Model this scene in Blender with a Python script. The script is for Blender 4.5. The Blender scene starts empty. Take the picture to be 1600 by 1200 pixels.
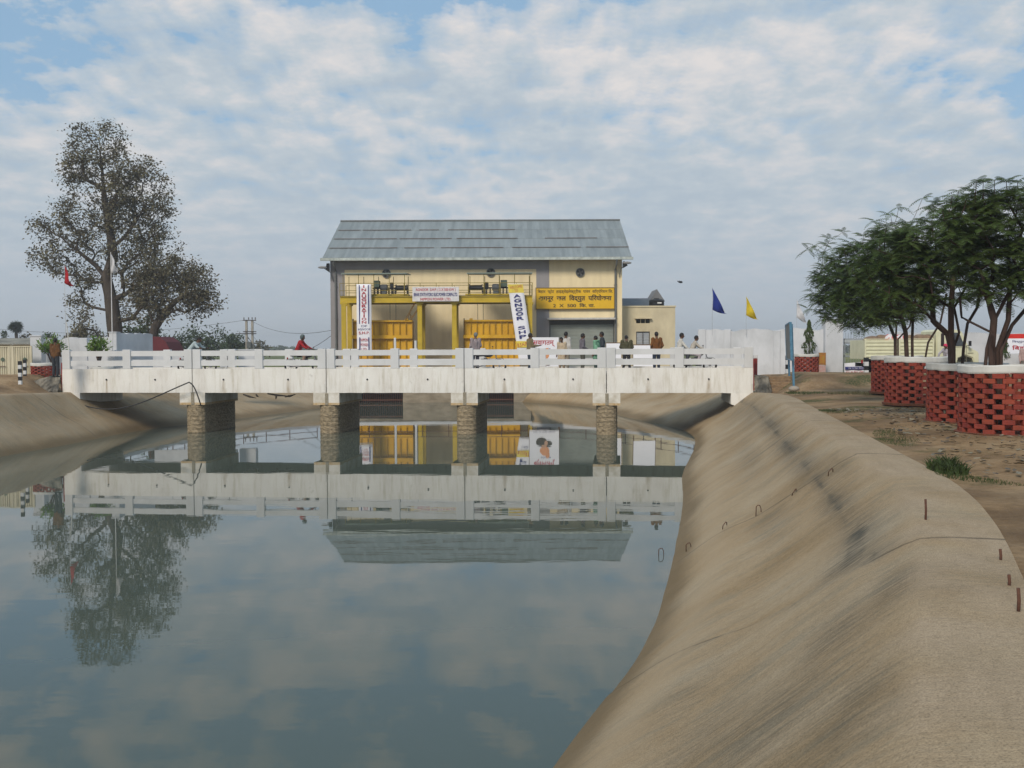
import bpy, bmesh, math, random
import numpy as np
from mathutils import Vector, Matrix, Euler, noise as mnoise
R = math.radians
random.seed(7)
sc = bpy.context.scene
col = sc.collection

# ---------------------------------------------------------------- camera, world, sun, exposure
F = 1555.0                      # focal length in pixels of the 1600 px wide photograph
CAM_Z = 3.575
PITCH = math.atan(53 / F)
ROLL = R(-0.24)
cam = bpy.data.cameras.new('camera')
cam.sensor_width = 36
cam.lens = F / 1600 * 36
cam.clip_start = 0.1
cam.clip_end = 6000
cam_ob = bpy.data.objects.new('camera', cam)
col.objects.link(cam_ob)
CAM_M = Matrix.Rotation(R(90) - PITCH, 4, 'X') @ Matrix.Rotation(ROLL, 4, 'Z')
cam_ob.matrix_world = Matrix.Translation((0, 0, CAM_Z)) @ CAM_M
sc.camera = cam_ob


def at(px, py, Y):
    """world point seen at pixel (px, py) of the photograph, at distance Y"""
    d = CAM_M.to_3x3() @ Vector(((px - 800) / F, (600 - py) / F, -1))
    return Vector((0, 0, CAM_Z)) + d * (Y / d.y)


def atz(px, py, z):
    d = CAM_M.to_3x3() @ Vector(((px - 800) / F, (600 - py) / F, -1))
    return Vector((0, 0, CAM_Z)) + d * ((z - CAM_Z) / d.z)


SUN_EL, SUN_AZ = R(38), R(205)       # azimuth clockwise from +Y: behind the camera, to its left
sd = Vector((math.sin(SUN_AZ) * math.cos(SUN_EL), math.cos(SUN_AZ) * math.cos(SUN_EL), math.sin(SUN_EL)))
sun = bpy.data.lights.new('sun', 'SUN')
sun.energy = 2.6
sun.angle = R(16)
sun.color = (1.0, 0.89, 0.75)
sun_ob = bpy.data.objects.new('sun', sun)
sun_ob.rotation_euler = sd.to_track_quat('Z', 'Y').to_euler()
col.objects.link(sun_ob)

world = bpy.data.worlds.new('World')
sc.world = world
world.use_nodes = True


def build_world():
    nt = world.node_tree
    N, L = nt.nodes, nt.links
    N.clear()
    out = N.new('ShaderNodeOutputWorld')
    bg = N.new('ShaderNodeBackground')
    bg.inputs[1].default_value = 0.1
    sky = N.new('ShaderNodeTexSky')
    sky.sky_type = 'NISHITA'
    sky.sun_disc = False
    sky.sun_elevation = SUN_EL
    sky.sun_rotation = SUN_AZ
    sky.dust_density = 2.0
    tc = N.new('ShaderNodeTexCoord')
    sep = N.new('ShaderNodeSeparateXYZ')
    L.new(tc.outputs['Generated'], sep.inputs[0])

    def m(op, a, b=None, c=None, clamp=False):
        n = N.new('ShaderNodeMath')
        n.operation = op
        n.use_clamp = clamp
        for i, v in enumerate((a, b, c)):
            if v is None:
                continue
            if isinstance(v, (int, float)):
                n.inputs[i].default_value = v
            else:
                L.new(v, n.inputs[i])
        return n.outputs[0]

    zz = m('MAXIMUM', sep.outputs[2], 0.0)
    den = m('ADD', zz, 0.20)
    u = m('DIVIDE', sep.outputs[0], den)
    v = m('DIVIDE', sep.outputs[1], den)
    cmb = N.new('ShaderNodeCombineXYZ')
    L.new(u, cmb.inputs[0])
    L.new(v, cmb.inputs[1])

    def noise(scale, detail, rough, off, dist=0.0, stretch=(1, 1, 1)):
        mp = N.new('ShaderNodeMapping')
        mp.inputs['Location'].default_value = off
        mp.inputs['Scale'].default_value = stretch
        L.new(cmb.outputs[0], mp.inputs[0])
        n = N.new('ShaderNodeTexNoise')
        n.inputs['Scale'].default_value = scale
        n.inputs['Detail'].default_value = detail
        n.inputs['Roughness'].default_value = rough
        n.inputs['Distortion'].default_value = dist
        L.new(mp.outputs[0], n.inputs['Vector'])
        return n.outputs['Fac']

    def ramp(fac, stops):
        r = N.new('ShaderNodeValToRGB')
        el = r.color_ramp.elements
        while len(el) < len(stops):
            el.new(0.5)
        for e, (p, c) in zip(el, stops):
            e.position = p
            e.color = (*c, 1) if len(c) == 3 else c
        L.new(fac, r.inputs[0])
        return r.outputs[0]

    def mix(fac, a, b):
        n = N.new('ShaderNodeMix')
        n.data_type = 'RGBA'
        for i, v_ in ((0, fac), (6, a), (7, b)):
            if isinstance(v_, (int, float)):
                n.inputs[i].default_value = v_
            elif isinstance(v_, tuple):
                n.inputs[i].default_value = (*v_, 1)
            else:
                L.new(v_, n.inputs[i])
        return n.outputs[2]

    big = noise(1.5, 3, 0.55, (3.1, 1.7, 0))
    cells = noise(8.8, 10, 0.60, (7.3, 2.2, 0), 0.05, (1, .9, 1))
    cov = m('ADD', m('MULTIPLY', big, 0.55), m('MULTIPLY', cells, 0.60))
    # less cover overhead, closed veil towards the horizon
    low = m('SUBTRACT', 1.0, m('MULTIPLY', zz, 3.0), clamp=True)
    cov = m('ADD', cov, m('MULTIPLY', low, 0.29))
    mask = ramp(cov, [(0.555, (0, 0, 0)), (0.60, (.6, .6, .6)), (0.69, (1, 1, 1))])
    lit = noise(8.8, 10, 0.60, (7.3, 2.218, 0), 0.05, (1, .9, 1))
    lit2 = noise(2.0, 3, 0.5, (1.3, 4.255, 0), 0.2)
    lit = m('ADD', m('MULTIPLY', lit, .60), m('MULTIPLY', lit2, .40))
    shade = ramp(lit, [(0.40, (4.5, 5.3, 6.1)), (0.49, (5.3, 5.95, 6.5)), (0.55, (6.3, 6.5, 6.8)), (0.64, (7.6, 7.3, 7.2))])
    blue = mix(0.7, sky.outputs[0], (3.3, 5.3, 7.4))
    base = mix(mask, blue, shade)
    # thick air towards the horizon
    hz = ramp(zz, [(0.0, (0.97,) * 3), (0.06, (0.84,) * 3), (0.13, (0.42,) * 3), (0.24, (0.0,) * 3)])
    hzc = ramp(zz, [(0.0, (4.9, 5.4, 5.9)), (0.06, (4.6, 5.25, 5.95)), (0.22, (4.7, 5.6, 6.4))])
    final = mix(hz, base, hzc)
    L.new(final, bg.inputs[0])
    L.new(bg.outputs[0], out.inputs[0])


build_world()
vs = sc.view_settings
vs.view_transform = 'Standard'
vs.look = 'None'
vs.exposure = 0.0
vs.gamma = 1.0
vs.use_curve_mapping = False
sc.cycles.max_bounces = 6
sc.cycles.transparent_max_bounces = 12
sc.cycles.volume_bounces = 0
sc.cycles.use_denoising = True

# ---------------------------------------------------------------- helpers
MATS = {}


def mat(name, c, c2=None, rough=0.8, scale=3.0, stretch=(1, 1, 1), bump=0.0, bscale=None, metal=0.0,
        lo=0.35, hi=0.65, detail=5, rand=0.0, trans=0.0, spec=0.3, coord='Object'):
    if name in MATS:
        return MATS[name]
    m = bpy.data.materials.new(name)
    MATS[name] = m
    m.use_nodes = True
    nt = m.node_tree
    N, L = nt.nodes, nt.links
    b = N['Principled BSDF']
    b.inputs['Roughness'].default_value = rough
    b.inputs['Metallic'].default_value = metal
    b.inputs['Specular IOR Level'].default_value = spec
    if c2 is None:
        c2 = tuple(x * 0.82 for x in c)
    tc = N.new('ShaderNodeTexCoord')
    mp = N.new('ShaderNodeMapping')
    mp.inputs['Scale'].default_value = stretch
    L.new(tc.outputs[coord], mp.inputs[0])
    n = N.new('ShaderNodeTexNoise')
    n.inputs['Scale'].default_value = scale
    n.inputs['Detail'].default_value = detail
    n.inputs['Roughness'].default_value = 0.6
    L.new(mp.outputs[0], n.inputs['Vector'])
    r = N.new('ShaderNodeValToRGB')
    r.color_ramp.elements[0].position = lo
    r.color_ramp.elements[1].position = hi
    r.color_ramp.elements[0].color = (*c2, 1)
    r.color_ramp.elements[1].color = (*c, 1)
    L.new(n.outputs['Fac'], r.inputs[0])
    colr = r.outputs[0]
    if rand > 0:
        g = N.new('ShaderNodeNewGeometry')
        h = N.new('ShaderNodeHueSaturation')
        mr = N.new('ShaderNodeMapRange')
        mr.inputs['To Min'].default_value = 1 - rand
        mr.inputs['To Max'].default_value = 1 + rand
        L.new(g.outputs['Random Per Island'], mr.inputs[0])
        L.new(mr.outputs[0], h.inputs['Value'])
        mh = N.new('ShaderNodeMapRange')
        mh.inputs['To Min'].default_value = 0.5 - rand * 0.05
        mh.inputs['To Max'].default_value = 0.5 + rand * 0.05
        L.new(g.outputs['Random Per Island'], mh.inputs[0])
        L.new(mh.outputs[0], h.inputs['Hue'])
        L.new(colr, h.inputs['Color'])
        colr = h.outputs[0]
    L.new(colr, b.inputs['Base Color'])
    if bump > 0:
        n2 = N.new('ShaderNodeTexNoise')
        n2.inputs['Scale'].default_value = bscale or scale * 4
        n2.inputs['Detail'].default_value = 5
        L.new(mp.outputs[0], n2.inputs['Vector'])
        bp = N.new('ShaderNodeBump')
        bp.inputs['Strength'].default_value = bump
        bp.inputs['Distance'].default_value = 0.02
        L.new(n2.outputs['Fac'], bp.inputs['Height'])
        L.new(bp.outputs[0], b.inputs['Normal'])
    if trans > 0:
        tr = N.new('ShaderNodeBsdfTranslucent')
        mx = N.new('ShaderNodeMixShader')
        mx.inputs[0].default_value = trans
        L.new(colr, tr.inputs[0])
        L.new(b.outputs[0], mx.inputs[1])
        L.new(tr.outputs[0], mx.inputs[2])
        L.new(mx.outputs[0], N['Material Output'].inputs[0])
    return m


def tag(o, label=None, cat=None, group=None, kind=None):
    if label: o['label'] = label
    if cat: o['category'] = cat
    if group: o['group'] = group
    if kind: o['kind'] = kind
    return o


def empty(name, loc, rz=0.0, label=None, cat=None, group=None):
    o = bpy.data.objects.new(name, None)
    o.empty_display_size = 0.3
    o.location = loc
    o.rotation_euler = (0, 0, rz)
    col.objects.link(o)
    tag(o, label, cat, group)
    return o


def link_mesh(name, verts, faces, m, parent=None, smooth=False, loc=None):
    me = bpy.data.meshes.new(name)
    me.from_pydata([tuple(v) for v in verts], [], faces)
    if smooth:
        me.polygons.foreach_set('use_smooth', [True] * len(me.polygons))
    me.materials.append(m)
    o = bpy.data.objects.new(name, me)
    col.objects.link(o)
    if parent is not None: o.parent = parent
    if loc is not None: o.location = loc
    return o


def copy_tree(o, parent=None):
    c = o.copy()
    col.objects.link(c)
    if parent is not None: c.parent = parent
    for ch in list(o.children):
        copy_tree(ch, c)
    return c


class MB:
    def __init__(self):
        self.v, self.f = [], []

    def add(self, vs_, fs):
        n = len(self.v)
        self.v.extend(vs_)
        self.f.extend([tuple(i + n for i in f) for f in fs])
        return self

    def box(self, x0, x1, y0, y1, z0, z1, rz=0.0, piv=None):
        vs_ = [Vector((x, y, z)) for x in (x0, x1) for y in (y0, y1) for z in (z0, z1)]
        if rz:
            p = Vector(piv) if piv else Vector(((x0 + x1) / 2, (y0 + y1) / 2, 0))
            M = Matrix.Rotation(rz, 3, 'Z')
            vs_ = [p + M @ (q - p) for q in vs_]
        return self.add(vs_, [(0, 1, 3, 2), (4, 6, 7, 5), (0, 4, 5, 1), (2, 3, 7, 6), (0, 2, 6, 4), (1, 5, 7, 3)])

    def bevbox(self, x0, x1, y0, y1, z0, z1, b=0.01, M=None):
        bm = bmesh.new()
        bmesh.ops.create_cube(bm, size=1)
        for q in bm.verts:
            q.co = Vector(((x0 + x1) / 2 + q.co.x * (x1 - x0), (y0 + y1) / 2 + q.co.y * (y1 - y0), (z0 + z1) / 2 + q.co.z * (z1 - z0)))
        bmesh.ops.bevel(bm, geom=list(bm.edges), offset=b, segments=1, affect='EDGES')
        self.add([(M @ q.co if M else q.co.copy()) for q in bm.verts], [tuple(q.index for q in f.verts) for f in bm.faces])
        bm.free()
        return self

    def beam(self, p, q, w, h=None, up=(0, 0, 1)):
        p, q = Vector(p), Vector(q)
        h = h or w
        d = (q - p).normalized()
        up = Vector(up)
        if abs(d.dot(up)) > 0.98: up = Vector((0, 1, 0))
        s = d.cross(up).normalized()
        t = s.cross(d)
        vs_ = [a + s * (i * w / 2) + t * (j * h / 2) for a in (p, q) for i in (-1, 1) for j in (-1, 1)]
        return self.add(vs_, [(0, 1, 3, 2), (4, 6, 7, 5), (0, 4, 5, 1), (2, 3, 7, 6), (0, 2, 6, 4), (1, 5, 7, 3)])

    def tube(self, pts, rad, n=8, cap=True):
        pts = [Vector(p) for p in pts]
        if isinstance(rad, (int, float)): rad = [rad] * len(pts)
        rings = []
        ref = Vector((0, 0, 1))
        for i, p in enumerate(pts):
            a = pts[max(i - 1, 0)]
            b = pts[min(i + 1, len(pts) - 1)]
            d = (b - a)
            d = d.normalized() if d.length > 1e-9 else Vector((0, 0, 1))
            if abs(d.dot(ref)) > 0.95: ref = Vector((1, 0, 0)) if abs(d.x) < 0.9 else Vector((0, 1, 0))
            s = d.cross(ref).normalized()
            t = s.cross(d)
            rings.append([p + (s * math.cos(k * 2 * math.pi / n) + t * math.sin(k * 2 * math.pi / n)) * rad[i] for k in range(n)])
        vs_ = [q for r in rings for q in r]
        fs = []
        for i in range(len(rings) - 1):
            for k in range(n):
                k2 = (k + 1) % n
                fs.append((i * n + k, i * n + k2, (i + 1) * n + k2, (i + 1) * n + k))
        if cap:
            fs.append(tuple(range(n - 1, -1, -1)))
            fs.append(tuple((len(rings) - 1) * n + k for k in range(n)))
        return self.add(vs_, fs)

    def lathe(self, prof, n=16, c=(0, 0, 0), axis='Z'):
        vs_, fs = [], []
        for (r_, z_) in prof:
            for k in range(n):
                a = k * 2 * math.pi / n
                if axis == 'Z': q = Vector((r_ * math.cos(a), r_ * math.sin(a), z_))
                elif axis == 'Y': q = Vector((r_ * math.cos(a), z_, r_ * math.sin(a)))
                else: q = Vector((z_, r_ * math.cos(a), r_ * math.sin(a)))
                vs_.append(q + Vector(c))
        for i in range(len(prof) - 1):
            for k in range(n):
                k2 = (k + 1) % n
                fs.append((i * n + k, i * n + k2, (i + 1) * n + k2, (i + 1) * n + k))
        fs.append(tuple(range(n)))
        fs.append(tuple((len(prof) - 1) * n + k for k in range(n - 1, -1, -1)))
        return self.add(vs_, fs)

    def prism(self, poly, y0, y1, plane='XZ'):
        """2D outline extruded; plane XZ -> along Y, YZ -> along X, XY -> along Z"""
        n = len(poly)
        def V(a, b, t):
            return Vector((a, t, b)) if plane == 'XZ' else (Vector((t, a, b)) if plane == 'YZ' else Vector((a, b, t)))
        vs_ = [V(a, b, y0) for a, b in poly] + [V(a, b, y1) for a, b in poly]
        fs = [tuple(range(n)), tuple(range(2 * n - 1, n - 1, -1))]
        for i in range(n):
            j = (i + 1) % n
            fs.append((i, i + n, j + n, j))
        return self.add(vs_, fs)

    def ell(self, c, r, n=10, m_=7):
        vs_, fs = [], []
        c = Vector(c)
        for i in range(1, m_):
            th = math.pi * i / m_
            for k in range(n):
                a = 2 * math.pi * k / n
                vs_.append(c + Vector((r[0] * math.sin(th) * math.cos(a), r[1] * math.sin(th) * math.sin(a), r[2] * math.cos(th))))
        top = len(vs_); vs_.append(c + Vector((0, 0, r[2])))
        bot = len(vs_); vs_.append(c - Vector((0, 0, r[2])))
        for i in range(m_ - 2):
            for k in range(n):
                k2 = (k + 1) % n
                fs.append((i * n + k, (i + 1) * n + k, (i + 1) * n + k2, i * n + k2))
        for k in range(n):
            k2 = (k + 1) % n
            fs.append((top, k, k2))
            fs.append((bot, (m_ - 2) * n + k2, (m_ - 2) * n + k))
        return self.add(vs_, fs)

    def caps(self, p, q, r0, r1, n=10, sx=1.0):
        """tapered capsule"""
        p, q = Vector(p), Vector(q)
        d = q - p
        L_ = d.length
        if L_ < 1e-6: return self
        d /= L_
        prof = []
        for k in range(0, 4):
            a = math.pi / 2 * k / 4
            prof.append((-r0 * math.cos(a), r0 * math.sin(a)))
        prof[0] = (-r0, r0 * 0.05)
        prof.append((0, r0)); prof.append((L_, r1))
        for k in range(1, 5):
            a = math.pi / 2 * k / 4
            prof.append((L_ + r1 * math.sin(a), max(r1 * math.cos(a), r1 * 0.05)))
        return self.tube([p + d * t for t, _ in prof], [r for _, r in prof], n)

    def build(self, name, m, parent=None, smooth=False, loc=None, fix=True):
        o = link_mesh(name, self.v, self.f, m, parent, smooth, loc)
        if fix:
            bm = bmesh.new()
            bm.from_mesh(o.data)
            bmesh.ops.recalc_face_normals(bm, faces=bm.faces)
            bm.to_mesh(o.data)
            bm.free()
        return o


def autosmooth(o, ang=35):
    me = o.data
    me.polygons.foreach_set('use_smooth', [True] * len(me.polygons))
    bm = bmesh.new(); bm.from_mesh(me)
    for e in bm.edges:
        if len(e.link_faces) == 2 and e.calc_face_angle(0) > R(ang): e.smooth = False
    bm.to_mesh(me); bm.free()
    return o


def remesh(mb, name, m, voxel, parent=None, smooth_iter=2):
    """joined volumes fused into one continuous skin"""
    o = mb.build('tmp', m, None, fix=True)
    md = o.modifiers.new('r', 'REMESH')
    md.mode = 'VOXEL'
    md.voxel_size = voxel
    md.use_smooth_shade = True
    if smooth_iter:
        ms = o.modifiers.new('s', 'SMOOTH')
        ms.factor = 0.5
        ms.iterations = smooth_iter
    dg = bpy.context.evaluated_depsgraph_get()
    me = bpy.data.meshes.new_from_object(o.evaluated_get(dg))
    bpy.data.objects.remove(o)
    me.materials.clear()
    me.materials.append(m)
    me.name = name
    r = bpy.data.objects.new(name, me)
    col.objects.link(r)
    if parent is not None: r.parent = parent
    return r


def text_mesh(s, x, z, w, h, y, m, parent, name='lettering', bold=0.0, thick=0.004, fit=True):
    """writing facing -Y, centred at (x, z), filling w by h"""
    c = bpy.data.curves.new('t', 'FONT')
    c.body = s
    c.align_x = 'CENTER'
    c.offset = bold
    c.extrude = 0.01
    o = bpy.data.objects.new('t', c)
    col.objects.link(o)
    dg = bpy.context.evaluated_depsgraph_get()
    me = bpy.data.meshes.new_from_object(o.evaluated_get(dg))
    bpy.data.objects.remove(o)
    co = np.empty(len(me.vertices) * 3)
    me.vertices.foreach_get('co', co)
    co = co.reshape(-1, 3)
    lo, hi = co.min(0), co.max(0)
    sx = w / max(hi[0] - lo[0], 1e-6)
    sz = h / max(hi[1] - lo[1], 1e-6)
    if not fit: sx = sz = min(sx, sz)
    out = np.stack([(co[:, 0] - (lo[0] + hi[0]) / 2) * sx + x, y - co[:, 2] / 0.01 * thick, (co[:, 1] - (lo[1] + hi[1]) / 2) * sz + z], 1)
    me.vertices.foreach_set('co', out.ravel())
    me.materials.clear()
    me.materials.append(m)
    me.name = name
    r = bpy.data.objects.new(name, me)
    col.objects.link(r)
    r.parent = parent
    return r


def catmull(P, ds):
    """smooth resampling of a list of tuples, spacing about ds along the first two axes of the crest"""
    P = [np.array(p, float) for p in P]
    out = []
    for i in range(len(P) - 1):
        p0 = P[max(i - 1, 0)]; p1 = P[i]; p2 = P[i + 1]; p3 = P[min(i + 2, len(P) - 1)]
        L_ = np.linalg.norm(p2[2:4] - p1[2:4])
        step = ds(p1[3]) if callable(ds) else ds
        n = max(2, int(L_ / step))
        for k in range(n):
            t = k / n
            out.append(0.5 * ((2 * p1) + (-p0 + p2) * t + (2 * p0 - 5 * p1 + 4 * p2 - p3) * t * t + (-p0 + 3 * p1 - 3 * p2 + p3) * t ** 3))
    out.append(P[-1])
    return out


def sstep(a, b, x):
    t = min(max((x - a) / (b - a), 0), 1)
    return t * t * (3 - 2 * t)


def fbm(x, y, z=0.0, o=4):
    return mnoise.fractal(Vector((x, y, z)), 0.9, 2.1, o)

# ---------------------------------------------------------------- the canal, its lining, the ground, the water
BR0 = Vector((-19.98, 44.2, 0))            # left front corner of the bridge
BR1 = Vector((9.94, 41.0, 0))
BANG = math.atan2(BR1.y - BR0.y, BR1.x - BR0.x)
BLEN = (BR1 - BR0).length
BW = 4.2
BM = Matrix.Translation(BR0) @ Matrix.Rotation(BANG, 4, 'Z')
BI = BM.inverted()

# water edge x, y | crest x, y, z
RIGHT = [(-9.5, -22, -7.2, -22, 2.0), (-6, -10, -3.6, -10, 2), (-3, 0, .05, 0, 2), (-1.5, 3.74, 1.54, 3.74, 2),
         (-.7, 5.7, 2.35, 5.7, 2), (.62, 9.2, 3.75, 9.2, 2), (1.6, 12., 4.6, 12, 2), (2.5, 15.8, 5.35, 15.8, 2),
         (3.95, 23, 6.75, 23, 2), (4.85, 28.3, 7.75, 28.3, 2), (5.8, 32.5, 8.6, 32.5, 1.98), (6.7, 36.5, 9.3, 36.5, 1.92),
         (7.45, 41, 9.9, 41, 1.8), (7.5, 45, 10.5, 46, 1.72), (6.6, 49.5, 10.8, 51, 1.68), (5.8, 54, 10.2, 55.5, 1.62),
         (5.0, 60, 8.2, 61, 1.6), (3.2, 65, 5.2, 66, 1.6), (.7, 68.3, 1.3, 69.3, 1.6)]
LEFT = [(-20.5, -22, -23, -22, 2), (-19.5, 0, -22, 0, 2), (-18.4, 20, -21, 20, 2), (-17.5, 33.8, -19.9, 33.8, 2), (-17.1, 39, -19.6, 39, 1.95),
        (-17, 43.3, -19.6, 44, 1.8), (-16.4, 47, -19.9, 49, 1.72), (-14.6, 52, -19.5, 54, 1.65), (-13.4, 56.5, -18.6, 59, 1.6),
        (-12.3, 60.6, -17.2, 63.5, 1.6), (-11.4, 65, -14, 68, 1.6), (-11.3, 68.3, -11.9, 69.3, 1.6)]


def ds_near(y):
    return 0.12 if y < 22 else (0.3 if y < 48 else 0.6)


RS = catmull(RIGHT, ds_near)
LS = catmull(LEFT, lambda y: 0.3)


def crest_at(side, y):
    S = RS if side > 0 else LS
    best = min(S, key=lambda s: abs(s[3] - y))
    return best


# dark mould patches: crest-line y, fraction down the slope, extent in y, extent down, strength
STAINS = [(10.3, .17, 1.2, .07, 1.0), (9.3, .19, .5, .09, 1.0), (8.75, .13, .4, .06, .9), (12.9, .20, 1.0, .07, 1.0), (11.6, .19, 1.0, .05, .9),
          (16.9, .20, 1.8, .08, .9), (20.3, .21, 2.8, .08, 1.0), (26, .19, 4, .08, .95), (33, .25, 5, .14, .6), (38, .3, 3, .2, .5),
          (6.7, .19, .6, .10, .7), (7.1, .07, .6, .06, .7), (5.8, .29, .9, .16, .65), (4.9, .12, .6, .08, .7), (6.4, .45, .9, .12, .5), (5.2, .55, 1.0, .16, .6),
          (4.2, .3, .6, .2, .6), (14.5, .45, 1.5, .10, .4), (7.8, .6, .9, .10, .4), (23, .45, 3, .10, .45), (15, .10, 1.5, .05, .6)]


def lining_mesh(S, name, side):
    nv_t, nv_s = 5, 34
    verts, uvs, dark, wet, flat, joint, toe_band = [], [], [], [], [], [], []
    u = 0
    prev = None
    for s in S:
        wx, wy, cx, cy, cz = s
        if prev is not None: u += math.hypot(cx - prev[0], cy - prev[1])
        prev = (cx, cy)
        d = Vector((cx - wx, cy - wy, 0))
        run = max(d.length, 0.3)
        d.normalize()
        row = []
        for k in range(nv_t):                       # flat top, outer edge first
            t = 1 - k / nv_t
            row.append((cx + d.x * 0.72 * t, cy + d.y * 0.72 * t, cz - 0.03 * t, -0.72 * t, 0.0))
        for k in range(nv_s):
            v = k / (nv_s - 1) * 1.35
            if v < 1: z = cz * (1 - v) - 0.05 * math.sin(math.pi * v) ** 2 + 0.08 * math.sin(math.pi * max(0, v - .45) / .55) ** 2 * (1 if v > .45 else 0)
            else: z = -cz * (v - 1) * 1.3
            row.append((cx + (wx - cx) * v, cy + (wy - cy) * v, z, v * math.hypot(run, cz), v))
        for (x, y, z, vm, v) in row:
            if -.6 < vm < .5:
                ek = math.exp(-(vm / .14) ** 2)
                z -= .020 * ek * (1 + fbm(cx * .9, y * .9, 12))
                x += .03 * fbm(cx * .7, y * .7, 13) * ek
            n = (0.010 * fbm(x * .35, y * .22, 1) + 0.007 * fbm(x * 1.9, y * .8, 5)) * (1 if v > 0 else .5)
            if side > 0 and 0.12 < v:                # the panel nearest the camera sits proud of the next one
                edge = 8.3 + 2.0 * v
                n += 0.05 * sstep(edge - .02, edge - .14, y) * (1 - sstep(0, 2.5, edge - y)) * sstep(0.1, 0.16, v) * (1 - sstep(.30, .95, v) * .7)
            verts.append(Vector((x, y, z + n)))
            uvs.append((u, vm))
            dk = 0
            if side > 0:
                for (sy, sv, ry, rv, st) in STAINS:
                    q = ((cy - sy) / ry) ** 2 + ((v - sv) / rv) ** 2
                    if q < 6: dk = max(dk, st * math.exp(-q * 0.9))
                if 9.5 < cy < 42: dk = max(dk, (.85 + .5 * fbm(cy * .7, 1, 4)) * math.exp(-((v - .195 - .03 * fbm(cy * .5, 4, 4)) / .040) ** 2))
                for (sx_, sy_, ex, ey) in SEAMS:
                    pass
            else:
                dk = 0.45 * max(0, fbm(x * .2 + 4, y * .2, 3)) * (1 if 0 < v < .8 else 0)
            dark.append(dk)
            vv = max(v, 0)
            jl = [8.3 + 2.0 * vv, 15.0 + 1.3 * vv, 22 + .8 * vv, 29.5 + .5 * vv, 3.2 + 1.5 * vv] if side > 0 else [40.5 + .5 * vv, 33 + .5 * vv, 26, 55]
            joint.append(min((y - q for q in jl), key=abs) + .03 * fbm(x * 1.5, y * .4, 9))
            flat.append(1.0 - sstep(-.03, .06, v + .07 * fbm(x * 1.2, y * 1.2, 6)))
            toe_band.append(max(0, math.exp(-((v - .76 + .05 * fbm(cy * .3, 2, 6)) / .09) ** 2)))
            wet.append(sstep(.82, .95, v + 0.06 * fbm(x * .5, y * .5, 8)))
    n = nv_t + nv_s
    faces = []
    for i in range(len(S) - 1):
        for k in range(n - 1):
            a, b, c, d_ = i * n + k, i * n + k + 1, (i + 1) * n + k + 1, (i + 1) * n + k
            faces.append((a, b, c, d_) if side < 0 else (a, d_, c, b))
    me = bpy.data.meshes.new(name)
    me.from_pydata(verts, [], faces)
    me.polygons.foreach_set('use_smooth', [True] * len(me.polygons))
    uvl = me.uv_layers.new(name='UVMap')
    idx = np.empty(len(me.loops), dtype=np.int32)
    me.loops.foreach_get('vertex_index', idx)
    uvl.data.foreach_set('uv', np.array(uvs)[idx].ravel())
    for nm, arr in (('dark', dark), ('wet', wet), ('flat', flat), ('joint', joint), ('toe_band', toe_band)):
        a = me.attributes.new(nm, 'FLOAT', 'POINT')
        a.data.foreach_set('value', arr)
    me.materials.append(lining_mat())
    o = bpy.data.objects.new(name, me)
    col.objects.link(o)
    tag(o, kind='structure')
    return o


SEAMS = []


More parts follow.
